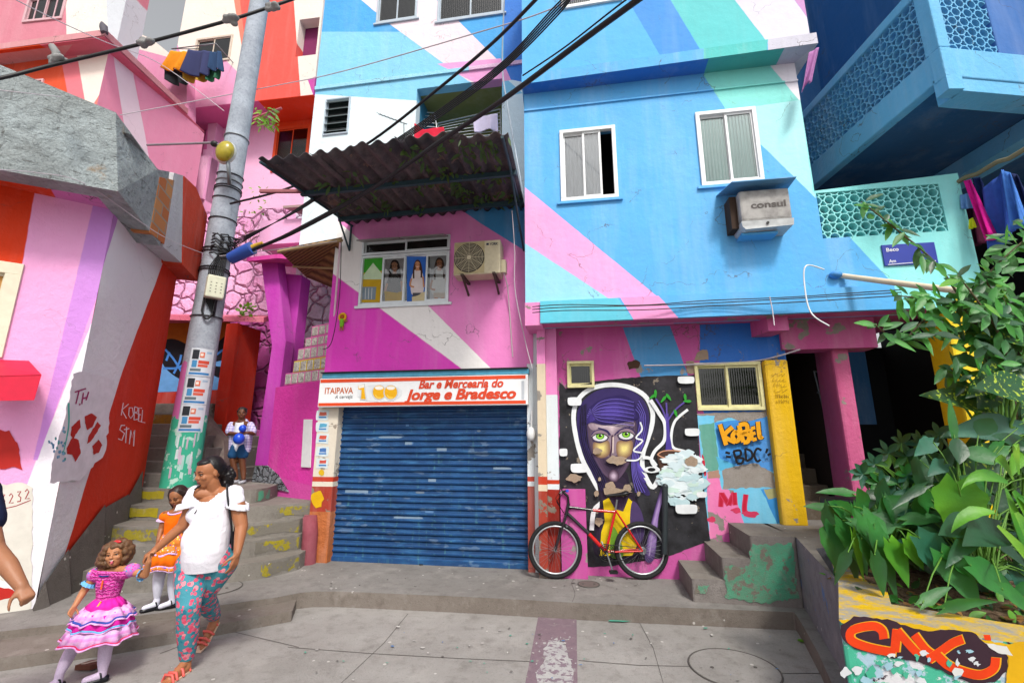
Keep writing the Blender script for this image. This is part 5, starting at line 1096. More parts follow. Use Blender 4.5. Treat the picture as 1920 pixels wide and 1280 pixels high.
rt = LB2.ab(296, 318); rb = LB2.ab(300, 455); mb.prism([tc_, LB2.hit(296, 318), LB2.hit(318, 322), LB2.hit(300, 462), LB2.hit(280, 432), LB2.w(0, zpb)], -LB2.n*.25, OLDC)
mb.build('parapet', lb, bevel=.03)
t = NT('clay_bricks'); bt = t.n('ShaderNodeTexBrick'); bt.inputs['Scale'].default_value = 1; bt.inputs['Brick Width'].default_value = .34; bt.inputs['Row Height'].default_value = .17; bt.inputs['Mortar Size'].default_value = .012
cx_ = t.n('ShaderNodeCombineXYZ'); sx_ = t.n('ShaderNodeSeparateXYZ'); t.l(t.P(), sx_.inputs[0]); t.l(sx_.outputs[1], cx_.inputs[0]); t.l(sx_.outputs[2], cx_.inputs[1]); t.l(cx_.outputs[0], bt.inputs[0])
bt.inputs['Color1'].default_value = alb('#b8683c'); bt.inputs['Color2'].default_value = alb('#c48a58'); bt.inputs['Mortar'].default_value = alb('#9a9080'); BRI = t.done(bt.outputs[0], .9, t.bump(bt.outputs['Fac'], .01, -1), .2)
mb = MB(); mb.prism([LB2.off(.006).hit(*p) for p in ((300, 332), (327, 338), (308, 458), (281, 436))], -LB2.n*.2, BRI); mb.build('brick_end', lb)
mb = MB(); mb.prism([LB2.hit(*p) for p in ((326, 324), (345, 330), (342, 494), (305, 462))], -LB2.n*.22, paint_mat('stained_parapet_end', '#c4c6cc', grime=1, bump=.02)); REDE = paint_mat('red_parapet_end', '#cc3a18', grime=.5, bump=.01)
mb.build('parapet_end', lb, bevel=.01)
mb = MB(); mb.prism([LB2.off(.01).hit(*p) for p in ((345, 330), (368, 352), (389, 405), (372, 528), (342, 496))], -LB2.n*.5, REDE); mb.build('parapet_end', lb, bevel=.01)
SFP = paint_mat('mauve_soffit', '#d67cc0', [([(-500, 200), (78, 200), (78, 600), (-500, 600)], '#d83c10'), ([(215, 380), (330, 380), (360, 560), (240, 560)], '#b8aab2')], LA2, grime=.5, bump=.02)
mb = MB(); z9 = zpb+.0; mb.add([LA2.w(-6, z9+.03), LA2.w(0, z9+.005), LB2.w(b1_+.5, z9-.02), LB.w(b1_+.3, z9-.02, -.5), LA.w(-6, z9+.03, -.5)], [(0, 1, 2, 3, 4)], SFP); mb.build('soffit', lb)
mb = MB(); mb.add([LA.w(-6, zw_+.5, -.1), LA2.w(0, zw_+.5, -.1), LB2.w(b1_+.5, zw_+.5, -.1), LB.w(b1_+.5, zw_+.5, -4), LA.w(-6, zw_+.5, -6)], [(0, 1, 2, 3, 4)], OLDC); mb.build('roof', lb)

# ---------------------------------------------------------------- concrete pole with its hardware
pbz = 1.08; pb0 = atz(335, 912, pbz); ptop = aty(489, -8, pb0.y+.05)
pole = thing('utility_pole', 'tall round grey concrete utility pole with a green painted and postered base', 'utility pole', pb0)
t = NT('pole_concrete'); n1 = t.noise(3, 6, rough=.7); n2 = t.noise(30, 4); sx_ = t.n('ShaderNodeSeparateXYZ'); t.l(t.P(), sx_.inputs[0]); zz_ = sx_.outputs[2]
col = t.mix(t.ramp(n1, .35, .7), alb('#b2bac6'), alb('#8c939e')); col = t.mix(t.math('MULTIPLY', t.ramp(n2, .5, .7), .3), col, alb('#5e626a'))
jag = t.math('ADD', zz_, t.math('MULTIPLY', t.math('SUBTRACT', t.noise(5, 5), .5), .5))
col = t.mix(t.math('MULTIPLY', t.math('LESS_THAN', jag, 2.85), t.math('LESS_THAN', sx_.outputs[0], pb0.x-.0)), col, alb('#c86aa8'))
g2_ = t.mix(t.ramp(t.noise(6, 6), .58, .62), alb('#3fb090'), alb('#b8dcd0')); col = t.mix(t.math('LESS_THAN', jag, 2.05), col, g2_)
POL = t.done(col, .85, t.bump(n2, .004), .2)
mb = MB(); ax_ = (ptop-pb0); rb_, rt_ = .235, .135; ax2 = ax_*1.35
mb.tube([pb0-V((0, 0, .1)), pb0+ax_*.25, pb0+ax_*.5, pb0+ax_*.75, pb0+ax_, pb0+ax2], [rb_+.003, rb_*.9, rb_*.82, rb_*.72, rt_+.02, rt_], POL, 28); mb.build('shaft', pole)
def onpole(py, ang, extra=0):
    """point on the pole surface at the height seen at pixel row py, turned ang degrees (0 = to the camera)"""
    lo_, hi_ = 0., 1.35
    for _ in range(40):
        m_ = (lo_+hi_)/2; p = pb0+ax_*m_-EYE; zc_ = -p.y*math.sin(PITCH)+p.z*math.cos(PITCH); yc_ = p.y*math.cos(PITCH)+p.z*math.sin(PITCH)
        if 640-F*zc_/yc_ > py: lo_ = m_
        else: hi_ = m_
    s_ = m_; r = (rb_*(1-.1*s_/.25) if s_ < .25 else rb_*.9-(s_-.25)*(rb_*.36))+extra
    base = math.atan2(-pb0.y, -pb0.x)+R(ang); return pb0+ax_*s_+V((math.cos(base), math.sin(base), 0))*r
def patch(mb, y0, y1, a0, a1, mat, ex, rag=0, n=8):
    L = [onpole(y0+rn.uniform(-rag, rag), a0+(a1-a0)*i/n, ex) for i in range(n+1)]; B_ = [onpole(y1+rn.uniform(-rag, rag), a0+(a1-a0)*i/n, ex) for i in range(n+1)]
    mb.add(L+B_, [(i, i+1, n+2+i, n+1+i) for i in range(n)], mat, True)
mb = MB(); 
for i, y in enumerate((657, 709, 760)):
    patch(mb, y, y+50, -35, 50, fm('#d8dfe8'), .004, .5); patch(mb, y+3, y+20, -28, -5, fm('#2c3038'), .005); patch(mb, y+7, y+17, -2, 14, fm('#e0785a'), .0055); patch(mb, y+9, y+14, 0, 9, fm('#f0e4d8'), .006)
    patch(mb, y+22, y+35, -25, -8, fm('#4a94c8'), .005); patch(mb, y+22, y+28, -4, 34, fm('#d8503c'), .005); patch(mb, y+29, y+34, -4, 30, fm('#dc6450'), .005)
    patch(mb, y+37, y+42, -28, 8, fm('#6a7880'), .005); patch(mb, y+44, y+48, -30, 40, fm('#3c84c4'), .005); patch(mb, y+5, y+9, 20, 40, fm('#a8c0d8'), .005)
for i in range(22):
    y = rn.uniform(800, 895); a = rn.uniform(-40, 40); patch(mb, y, y+rn.uniform(6, 26), a, a+rn.uniform(5, 14), fm(rn.choice(['#b8dcd4', '#d4e6e8', '#a8d4cc', '#c8b4c8'])), .004, 3, 4)
mb.build('poster', pole)
mb = MB(); CAB = simple('black_cable', '#17171b', .5, var=.05)
def ring(y, ex, r, mat, tilt=0): n = 26; mb.tube([onpole(y+tilt*math.cos(2*math.pi*i/n), 360*i/n, ex) for i in range(n+1)], r, mat, 6, cap=False)
for y in (332, 356, 361, 376, 416, 470, 476, 508, 512, 596): ring(y, .012, .009, CAB, rn.uniform(-2, 2))
for y in (262, 345): ring(y, .01, .012, METAL)
mb.build('strap', pole)
mb = MB()
for y in range(448, 486, 6):
    for a in (-30, 0, 30, 55): mb.tube([onpole(y, a, .02), onpole(y+rn.uniform(-8, 8), a+20, .09), onpole(y+4, a+45, .02)], .012, CAB, 5)
for k in range(9): mb.tube([onpole(478, 10+k*3, .03), onpole(510, -18+k*6, .05), onpole(548, -16+k*5, .03), onpole(575+k*3, -10+k*4, .03)], .009, CAB, 5)
n = 14; mb.tube([onpole(560, -18, .04)]+[onpole(590+14*math.sin(math.pi*i/n), -18+34*i/n, .05) for i in range(n+1)]+[onpole(560, 16, .04)], .016, CAB, 6); mb.build('cable_knot', pole)
mb = MB(); c1_ = onpole(547, 8, .06); pu = (onpole(547, 98, 0)-onpole(547, -82, 0)).normalized(); pn_ = V((-pu.y, pu.x, 0)); pn_ = pn_ if pn_.y < 0 else -pn_; IV = simple('ivory_box', '#e2e4cc', .5)
mb.box(c1_+pn_*.03, (.25, .13, .36), IV, (pu, pn_, ax_.normalized())); mb.build('junction_box', pole, bevel=.02)
mb = MB()
for i in range(3):
    for j in range(4): mb.box(c1_+pn_*.098+pu*(-.07+.07*i)+V((0, 0, .06-.05*j)), (.018, .004, .012), simple('box_marks', '#8a8c80', .6) if (i, j) == (0, 0) else mb.mats[0], (pu, pn_, V((0, 0, 1))))
mb.build('box_marks', pole)
# street lamp head on the pole
sl_ = thing('street_lamp', 'street lamp with an old yellowed oval lens fixed on the concrete pole', 'street lamp', onpole(330, -20, .1))
PLm = Plane((0, pb0.y-.45), 0); mb = MB(); gm_ = simple('lamp_housing', '#c8ccc4', .5)
c = PLm.hit(424, 287); mb.ell(c, (.155, .11, .2), gm_, (V((.97, 0, -.2)), V((0, 1, 0)), V((.2, 0, .97)))); mb.build('housing', sl_)
mb = MB(); mb.ell(c+V((0.02, -.06, -.01)), (.14, .1, .18), simple('yellowed_lens', '#b0a032', .25, var=.4), (V((.97, 0, -.2)), V((0, 1, 0)), V((.2, 0, .97)))); mb.build('lens', sl_)
mb = MB(); mb.tube([onpole(350, 0, .03), PLm.hit(430, 345), PLm.hit(428, 305)], .03, METAL); mb.tube([c+V((-.02, 0, .12)), PLm.hit(395, 268), PLm.hit(240, 243)+V((0, .4, 0))], .018, simple('mauve_rod', '#8a8088', .6)); mb.ell(PLm.hit(402, 270), (.06, .05, .05), BLACK); mb.build('arm', sl_)

# ---------------------------------------------------------------- overhead cables
def cable(pts, r, name='overhead_cable', label=None, mat=None, seg=7, k=8, grp=None):
    P = []; Q = [(x, y, 1/d) for x, y, d in pts]
    for x, y, i_ in smooth_pts(Q, False, k): P.append(aty(x, y, 1/i_))
    if pts[-1][1] < 0: P.append(P[-1]+(P[-1]-P[-2]).normalized()*7)
    if pts[0][0] < 0 or pts[0][1] < 0: P.insert(0, P[0]+(P[0]-P[1]).normalized()*5)
    m = MB(); m.tube(P, r, mat or CAB, seg); o = m.build(name, None, loc=P[0]); tag(o, label, 'cable', grp); return o
GW = simple('pale_wire', '#c8c0c8', .5)
OB = cable([(-60, 158, 3.4), (0, 147, 3.5), (100, 122, 3.7), (275, 80, 3.9), (430, 38, 4.0), (510, 12, 4.1), (580, -12, 4.2)], .017, label='thick black cable with rag knots crossing the upper left corner')
for i, (x, y, nm) in enumerate(((106, 112, 0), (272, 80, 1), (432, 38, 1), (508, 12, 1))):
    mb = MB(); RG = simple('grey_rag', '#8c8c8c', .9, bump=.004) if i == 0 else RG; c = aty(x, y, 3.72+.09*i)
    for j in range(9): mb.ell(c+V((rn.uniform(-.06, .06), rn.uniform(-.03, .03), rn.uniform(-.025, .03))), (.04, .03, .028), RG, seg=7, rings=5)
    if i == 0: mb.tube([c, c+V((-.02, 0, .08)), c+V((-.08, 0, .16))], [.03, .035, .03], RG)
    else: mb.tube([c, c+V((.09, 0, .02+.01*i))], [.02, .006], RG)
    mb.build('rag_knot', OB, remesh=.011)
lines = [([(432, 382, 6.3), (560, 345, 5.7), (700, 262, 5.0), (830, 160, 4.2), (930, 75, 3.6), (1010, -6, 3.1)], .016, 'single black cable rising to the right, uppermost of the bundle at the bar'),]
cable(*lines[0][:2], label=lines[0][2])
for i in range(5):
    o_ = i*2.4; cable([(440, 450+i*3, 6.4), (560, 395-o_*.6, 5.8), (700, 300-o_, 5.1), (840, 205-o_*1.5+4, 4.3), (950, 120-o_*1.6+5, 3.7), (1052, 22-o_*2.2, 3.2), (1075+i*3, -12, 3.1)], .007, label=['lowest','second lowest','middle','second highest','highest'][i]+' of five thin parallel black cables above the corrugated awning', grp='middle bundle of thin cables')
for i, (dx, rr_) in enumerate(((0, .024), (3, .013), (-3, .012))):
    cable([(470, 470+i, 6.2), (560, 430+dx, 5.7), (700, 352+dx*.8, 4.9), (830, 262-dx, 4.2), (950, 182+dx, 3.6), (1100, 70-dx, 3.0), (1212, -12+dx, 2.6)], rr_, label=['thickest black cable of the lower twisted bundle', 'medium black cable twisted over the thickest one', 'medium black cable twisted under the thickest one'][i])
cable([(980, 142, 3.6), (1060, 88, 3.2), (1150, 18, 2.8), (1190, -12, 2.6)], .007, label='thin black cable lying just above the thick bundle at the top')
cable([(225, 216, 7), (500, 164, 7.2), (650, 132, 6.2), (900, 60, 5), (1000, 30, 4.6), (1100, -10, 4)], .008, label='pale wire crossing from the grey parapet past the pole to the upper right', mat=GW)
cable([(10, -10, 4), (110, 40, 4.6), (200, 80, 5.4), (300, 120, 6.3), (420, 208, 6.6)], .006, label='thin pale wire running down from the top left corner to the pole', mat=GW)
cable([(-10, 168, 3.6), (60, 176, 3.8), (115, 182, 4.1)], .004, label='thin white wire on the face of the grey parapet', mat=GW)
cable([(-10, 318, 3.5), (70, 324, 3.9), (160, 345, 4.3), (300, 440, 5.2), (400, 482, 6.3)], .004, label='thin white wire under the grey parapet leading to the pole', mat=GW)
cable([(412, 480, 6.4), (540, 465, 6), (632, 452, 5.9)], .006, label='pale wire sagging from the pole to the bamboo canopy', mat=GW)
bs = thing('cable_sleeve', 'blue plastic cable sleeve on the cable bundle right of the pole', 'cable sleeve', aty(458, 476, 6.25)); mb = MB(); BLU = simple('blue_plastic', '#3458b0', .4)
mb.tube([aty(434, 484, 6.3), aty(462, 470, 6.2), aty(473, 465, 6.18)], [.085, .095, .095], BLU, 14); mb.build('sleeve', bs); mb = MB(); mb.tube([aty(470, 466, 6.2), aty(492, 455, 6.15)], [.05, .02], simple('yellow_tape', '#c8a030', .6)); mb.tube([aty(415, 484, 6.3), aty(436, 483, 6.3)], .02, CAB); mb.build('cable_end', bs)
for i, yy in enumerate((574, 580, 569)):
    cable([(998, yy+6, 5.35), (1060, yy+2, 5.3), (1200, yy-1+i*2, 5.25), (1330, yy-6, 5.2), (1480, yy-14+i, 5.0), (1690, yy-26, 4.75)], .006, label=['middle','lowest','uppermost'][i]+' of three thin dark cables running along the blue fascia', grp='cables along the fascia')
cable([(1545, 505, 4.85), (1512, 498, 4.8), (1508, 530, 4.8), (1520, 585, 4.75), (1555, 611, 4.6)], .008, label='loose white cable end hanging in a curve from the blue wall', mat=FRAME)
cable([(1443, 556, 5.0), (1448, 580, 5.0), (1452, 610, 4.95)], .006, label='short pale wire hanging from the fascia', mat=GW)
cable([(1208, 685, 5.75), (1300, 683, 5.7), (1420, 676, 5.6), (1500, 655, 5.45)], .01, label='thin conduit across the top of the green ribbed window', mat=GW)
cable([(960, 395, 5.7), (965, 470, 5.75), (966, 545, 5.8), (985, 640, 5.8), (998, 690, 5.75)], .006, label='thin white wire hanging down the pink wall right of the condenser', mat=GW)
cable([(640, 455, 6.2), (636, 560, 6.3), (622, 640, 6.35), (605, 655, 6.4)], .006, label='thin dark wire down the left edge of the bar wall')
cable([(946, -10, 5.9), (942, 120, 6.2), (952, 200, 6.1), (984, 380, 5.7)], .012, label='pale blue conduit hanging in the corner between the two blue houses', mat=FRAMEB)
# ---------------------------------------------------------------- balcony building at the upper right
rbz = thing('balcony_building', 'blue building with a long perforated concrete balcony overhanging the upper right corner', 'building', V((6, 5, 3)))
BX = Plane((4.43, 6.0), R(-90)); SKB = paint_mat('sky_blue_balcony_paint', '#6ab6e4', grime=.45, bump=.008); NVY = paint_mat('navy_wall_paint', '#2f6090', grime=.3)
zs0 = BX.hit(1650, 243).z; zs1 = BX.hit(1650, 190).z; zr_ = BX.hit(1620, 90).z; cn = BX.ab(1772, 134)[0]; fa = -1.6
BF = Plane(BX.w(cn, 0), R(6))
mb = MB(); mb.pbox(BX, fa, cn, zs0, zs1, -.12, 0, SKB); mb.pbox(BX, fa, cn, zr_-.06, zr_+.06, -.12, .01, SKB); mb.pbox(BX, cn-.16, cn, zs1, zr_-.06, -.12, 0, SKB)
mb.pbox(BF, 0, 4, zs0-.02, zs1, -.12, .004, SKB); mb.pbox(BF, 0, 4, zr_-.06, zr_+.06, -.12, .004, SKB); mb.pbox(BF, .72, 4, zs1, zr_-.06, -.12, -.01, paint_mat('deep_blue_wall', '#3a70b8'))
mb.build('balcony_edge', rbz, bevel=.012)
mb = MB(); perforated(mb, BX, fa, cn-.16, zs1, zr_-.06, .14, -.02, -.11, SKB, 12); mb.build('perforated_panel', rbz)
mb = MB(); perforated(mb, BF, .05, .72, zs1, zr_-.06, .14, -.02, -.11, SKB, 12); mb.build('perforated_panel', rbz)
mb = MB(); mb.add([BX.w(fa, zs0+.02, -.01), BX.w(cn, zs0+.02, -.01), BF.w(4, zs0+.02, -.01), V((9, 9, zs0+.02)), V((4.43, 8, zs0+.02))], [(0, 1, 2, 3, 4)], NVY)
mb.prism([BX.w(cn, zs0-.17), BX.w(cn-.14, zs0-.17), BX.w(cn-.14, zs0+.03, -.0), BX.w(cn, zs0+.03)], (.16, 0, 0), SKB)
mb.pbox(BF, .16, 4, zs0-.17, zs0-.021, -.25, -.01, SKB)
bp = [(1500, 470), (1700, 372), (1920, 235), (1920, 165), (1700, 330)]
mb.box((6.15, 5.5, zs0-.1), (.35, 5, .22), SKB); mb.build('balcony_underside', rbz)
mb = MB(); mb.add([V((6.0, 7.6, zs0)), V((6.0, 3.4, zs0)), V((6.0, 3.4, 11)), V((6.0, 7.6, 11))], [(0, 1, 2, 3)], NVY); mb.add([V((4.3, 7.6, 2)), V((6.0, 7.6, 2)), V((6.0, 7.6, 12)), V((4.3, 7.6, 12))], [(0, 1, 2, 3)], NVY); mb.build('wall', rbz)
mb = MB(); mb.box((5.97, 5.0, zs1+1.9), (.06, 2.2, .09), simple('orange_lintel', '#e0582c', .7)); mb.box((5.96, 6.12, zs1+1.3), (.06, .1, 1.2), simple('ochre_jamb', '#d08a28', .7)); mb.box((5.98, 5.0, zs1+1.1), (.02, 2.1, 1.5), DARK); mb.build('door_frame', rbz)
t = NT('dark_bricks'); bt = t.n('ShaderNodeTexBrick'); bt.inputs['Scale'].default_value = 1; bt.inputs['Brick Width'].default_value = .4; bt.inputs['Row Height'].default_value = .2; cx_ = t.n('ShaderNodeCombineXYZ'); sx_ = t.n('ShaderNodeSeparateXYZ'); t.l(t.P(), sx_.inputs[0]); t.l(sx_.outputs[0], cx_.inputs[0]); t.l(sx_.outputs[2], cx_.inputs[1]); t.l(cx_.outputs[0], bt.inputs[0])
bt.inputs['Color1'].default_value = alb('#3c3026'); bt.inputs['Color2'].default_value = alb('#2c2824'); bt.inputs['Mortar'].default_value = alb('#1c1a18')
DBR = t.done(bt.outputs[0], .9, t.bump(bt.outputs['Fac'], .01, -1), .2)
mb = MB(); mb.add([V((5.2, 7.4, 3.5)), V((13, 6.4, 3.5)), V((13, 6.4, 6)), V((5.2, 7.4, 6))], [(0, 1, 2, 3)], DBR); mb.add([V((8, 3, 3.5)), V((8, 8, 3.5)), V((8, 8, 9)), V((8, 3, 9))], [(0, 1, 2, 3)], DBR)
tag(mb.build('brick_wall', None, loc=V((6, 7, 3.5))), 'dark unpainted brick wall behind the washing at the right edge', 'wall')
mb = MB(); p0, p1 = aty(1795, 342, 4.85), aty(1960, 262, 4.0); mb.tube([p0+(p1-p0)*i/8+V((0, 0, .015*math.sin(i*2.1))) for i in range(9)], .025, simple('weathered_pole', '#8c8468', .8, bump=.004), 9)
tag(mb.build('clothes_pole', None, loc=p0), 'rough wooden pole carrying washing at the right edge', 'pole')
LPl = through(aty(1795, 342, 4.85), aty(1960, 262, 4.0))
mbk = MB(); cloth_specs = [
    ('shorts', .02, [(1808, 340), (1822, 336)], [(1858, 452), (1866, 440)], '#e8109c', 'magenta pink garment hanging leftmost of the large washing on the wooden pole', None),
    ('shirt', -.12, [(1824, 334), (1840, 332)], [(1854, 400), (1866, 396)], '#1c2f70', 'narrow dark navy shirt hanging between the pink garment and the blue shirt', None),
    ('shirt', -.05, [(1842, 356), (1884, 318)], [(1862, 468), (1908, 432)], '#3a62c4', 'large blue printed shirt hanging on the wooden pole', None),
    ('shirt', .06, [(1878, 318), (1898, 326)], [(1906, 430), (1930, 420)], '#4a86e0', 'bright blue shirt with a dotted side hanging rightmost on the wooden pole', None),
    ('shirt', -.25, [(1886, 320), (1912, 330)], [(1925, 420), (1950, 410)], '#18285c', 'dark navy shirt half hidden behind the bright blue one', None)]
for nm, of, top, bot, cc, lb_, _ in cloth_specs:
    cloth(nm, LPl.off(of), (top, bot), simple(nm+cc.strip('#'), cc, .9, var=.25, bump=.003), lb_, nm, 'washing on the wooden pole', .05, freq=22)
cloth('garment', LPl.off(-.2), ([(1806, 372), (1826, 368)], [(1822, 462), (1850, 455)]), simple('maroon_cloth', '#5c1238', .9), 'maroon and black garment below the pink one on the wooden pole', 'garment', 'washing on the wooden pole', .04)
cloth('towel', LPl.off(.03), ([(1800, 366), (1816, 362)], [(1806, 392), (1822, 390)]), simple('pale_blue_cloth', '#6a9cd8', .9), 'small pale blue cloth beside the end of the aqua parapet', 'towel', 'washing on the wooden pole', .02)
cloth('towel', LPl.off(.05), ([(1817, 412), (1824, 408)], [(1818, 430), (1830, 426)]), simple('neon_cloth', '#d4e020', .9), 'small neon yellow cloth knotted over the maroon garment', 'towel', 'washing on the wooden pole', .01)
cloth('cloth', FT.off(.05), ([(1516, 100), (1536, 88)], [(1502, 176), (1510, 160), (1524, 150)]), simple('lilac_cloth', '#b87cb8', .9, var=.3), 'lilac cloth hanging at the right end of the blue building ledge', 'cloth', None, .03)
# street sign
ss = thing('street_sign', 'dark blue street name sign reading Beco on the aqua parapet', 'street sign', FU.off(.02).hit(1706, 477)); FS = FU.off(.02)
sr = FS.rect((1653, 461), (1752, 452), (1759, 491), (1660, 500)); mb = MB(); NB = simple('enamel_blue', '#2438a0', .35, var=.1); mb.pbox(FS, sr[0], sr[1], sr[2], sr[3], -.015, 0, NB); mb.build('plate', ss, bevel=.003)
mb = MB(); SW = simple('sign_white', '#e8eaf4', .5); ptext(mb, FS, 'Beco', (1662, 472), (1685, 470), 6.5, SW, d=.003, bold=.02); ptext(mb, FS, 'Am', (1667, 493), (1680, 492), 6, SW, d=.003, bold=.015)
mb.sheet([FS.off(.003).hit(*p) for p in ((1665, 495.5), (1755, 488), (1755, 489.2), (1665, 496.7))], SW); mb.build('lettering', ss)
# pipe
pp = thing('drain_pipe', 'cream plastic drain pipe sticking out of the blue wall towards the plants', 'pipe', FU.hit(1565, 515))
mb = MB(); mb.tube([FU.off(-.02).hit(1572, 516), FU.off(.12).hit(1600, 520), aty(1850, 552, 3.9)], .032, simple('cream_pvc', '#e6d8bc', .5, var=.1), 12); mb.build('pipe', pp); mb = MB(); mb.ell(FU.off(.03).hit(1567, 515), (.07, .06, .045), BWF if False else simple('painted_elbow', '#4a94d8', .6)); mb.build('elbow', pp)
# window air conditioner
ac = thing('air_conditioner', 'dusty window air conditioner lettered consul under a small metal hood', 'air conditioner', FU.hit(1430, 390)); FA = FU.off(.3)
ar = FA.rect((1386, 362), (1483, 346), (1485, 424), (1391, 430)); mb = MB()
t = NT('dusty_grille'); w_ = t.n('ShaderNodeTexWave'); w_.inputs['Scale'].default_value = 26; w_.bands_direction = 'Z'; t.l(t.P(), w_.inputs[0]); n1 = t.noise(8, 5)
GRL = t.done(t.mix(t.ramp(n1, .4, .7), t.mix(w_.outputs['Fac'], alb('#a4a2a0'), alb('#cac8c6')), alb('#8a8886')), .7, t.bump(w_.outputs['Fac'], .004), .2)
mb.pbox(FA, ar[0], ar[1], ar[2]+.1, ar[3], -.34, 0, GRL); cas = mb.build('casing', ac, bevel=.03)
mb = MB(); mb.prism([FA.w(ar[0]-.005, ar[2]+.1, .006), FA.w(ar[1]+.005, ar[2]+.1, .006), FA.w(ar[1]+.0, ar[2]+.02, -.005), FA.w(ar[0]+.04, ar[2], -.005), FA.w(ar[0]+.005, ar[2]+.04, -.005)], -FA.n*.34, simple('old_white_plastic', '#c8ccce', .5, var=.3)); mb.cyl(FA.w((ar[0]+ar[1])/2, ar[2]+.06, .0), FA.w((ar[0]+ar[1])/2, ar[2]+.06, .012), .016, BLACK); mb.build('drip_tray', ac, bevel=.008)
mb = MB(); ptext(mb, FA, 'consul', (1408, 391), (1474, 386), 11, simple('faded_lettering', '#55504e', .7), d=.004, bold=.03); mb.build('lettering', ac)
mb = MB(); mb.pbox(FU, ar[0]-.08, ar[0]-.003, ar[2]+.06, ar[3]-.02, 0, .2, simple('dark_side_gap', '#3c2c22', .9)); mb.pbox(FU, ar[0]+.02, ar[1]-.14, ar[2]-.03, ar[2]-.002, 0, .2, BW); mb.build('support', ac)
mb = MB(); hz_ = ar[3]+.05; mb.prism([FU.w(ar[0]-.16, hz_+.06, 0), FU.w(ar[1]+.1, hz_+.06, 0), FA.w(ar[1]+.04, hz_, .12), FA.w(ar[0]-.1, hz_, .12)], (0, 0, .012), paint_mat('hood_paint', '#5f9fd0', grime=.6)); mb.build('hood', ac)

# ---------------------------------------------------------------- mural on the passage wall
M = lambda x, y: (980+x/2.9766, 560+y/2.9766)
def MM(pts): return [M(*p) for p in pts]
def hexmix(a, b, t): a, b = a.strip('#'), b.strip('#'); return '#'+''.join('%02x' % round(int(a[i:i+2], 16)*(1-t)+int(b[i:i+2], 16)*t) for i in (0, 2, 4))
def blend(pts, c0, c1, n=6, ctr=None, shrink=.85):
    cx = ctr[0] if ctr else sum(p[0] for p in pts)/len(pts); cy = ctr[1] if ctr else sum(p[1] for p in pts)/len(pts)
    for i in range(n): k = 1-shrink*i/n; mu.poly(MM([(cx+(x-cx)*k, cy+(y-cy)*k) for x, y in pts]), fm(hexmix(c0, c1, i/(n-1)), .8), True)
mu = Paint(FM.off(.001)); K_ = fm('#1a181c', .85); WHm = fm('#e8ecef', .8)
t = NT('black_mural_ground'); n1 = t.noise(4, 6, rough=.7); n2 = t.noise(9, 8, rough=.65)
MUK = t.done(t.mix(t.ramp(n2, .64, .66), t.mix(t.ramp(n1, .3, .75), alb('#121114'), alb('#3c3c42')), alb('#84796c')), .8, t.bump(n2, .004), .3)
mu.poly(ragged(MM([(205, 462), (240, 500), (420, 458), (690, 432), (958, 425), (975, 650), (990, 900), (1020, 1100), (1050, 1345), (800, 1440), (500, 1490), (205, 1500)]), .8, 7, 1), MUK)
# wall panels on the right
mu.poly(MM([(975, 650), (1085, 640), (1375, 640), (1440, 1255), (1180, 1285), (1045, 1340), (1000, 960)]), paint_mat('panel_blue', '#6cc0e4', grime=.4))
mu.poly(ragged(MM([(1072, 690), (1368, 655), (1405, 960), (1105, 945)]), .8, 6, 3), paint_mat('panel_mid_blue', '#3c8cd8', grime=.3))
mu.poly(ragged(MM([(985, 708), (1068, 690), (1095, 930), (1080, 965), (1030, 960), (1010, 900)]), 1.2, 6, 4), paint_mat('panel_green', '#5a9c8c', grime=.4))
mu.poly(ragged(MM([(1080, 880), (1210, 940), (1100, 960)]), 1, 6, 4), fm('#58b4dc'))
BAR_ = concrete('bare_render', '#a09a94', stain='#8a7f78', sc=3, specks=False)
mu.poly(ragged(MM([(970, 640), (1362, 625), (1370, 655), (1240, 690), (1150, 660), (1070, 690), (1070, 650), (975, 650)]), 1, 6, 5), BAR_)
mu.poly(ragged(MM([(1110, 955), (1190, 930), (1300, 915), (1400, 975), (1410, 1050), (1120, 1060)]), 1.6, 6, 6), BAR_)
mu.poly(ragged(MM([(1028, 970), (1090, 955), (1110, 1060), (1175, 1070), (1240, 1270), (1045, 1340), (1030, 1100)]), 1, 6, 7), paint_mat('panel_pink', '#ea7cb4', grime=.4, chips=.1))
mu.poly(ragged(MM([(1330, 1060), (1420, 1250), (1438, 1245), (1425, 1050)]), .8, 6, 8), fm('#3c94dc'))
mu.poly(ragged(MM([(1345, 1062), (1420, 1055), (1425, 1110), (1370, 1115)]), 1, 6, 9), fm('#a8a878'))
mu.poly(ragged(MM([(1000, 865), (1012, 880), (1025, 985), (1015, 990), (1003, 940)]), .6, 5, 9), fm('#d0203c'))
mu.poly(ragged(MM([(1030, 965), (1095, 955), (1100, 1000), (1035, 1000)]), 1, 5, 10), fm('#b08a78'))
RS = fm('#c81c3c'); RS2 = fm('#d83c64')
for pts in ([(1105, 1160), (1110, 1080)], [(1110, 1085), (1150, 1150)], [(1150, 1150), (1180, 1080)], [(1180, 1080), (1185, 1150)], [(1245, 1090), (1240, 1190), (1300, 1205)]):
    mu.line(MM(pts), 10, RS2); mu.line(MM(pts), 6, RS)
for cx, cy in ((1055, 1230), (1250, 1195), (1290, 1200), (1190, 1180)): mu.poly(MM(blotch(cx, cy, 25, 14, cx, 12)), RS2)
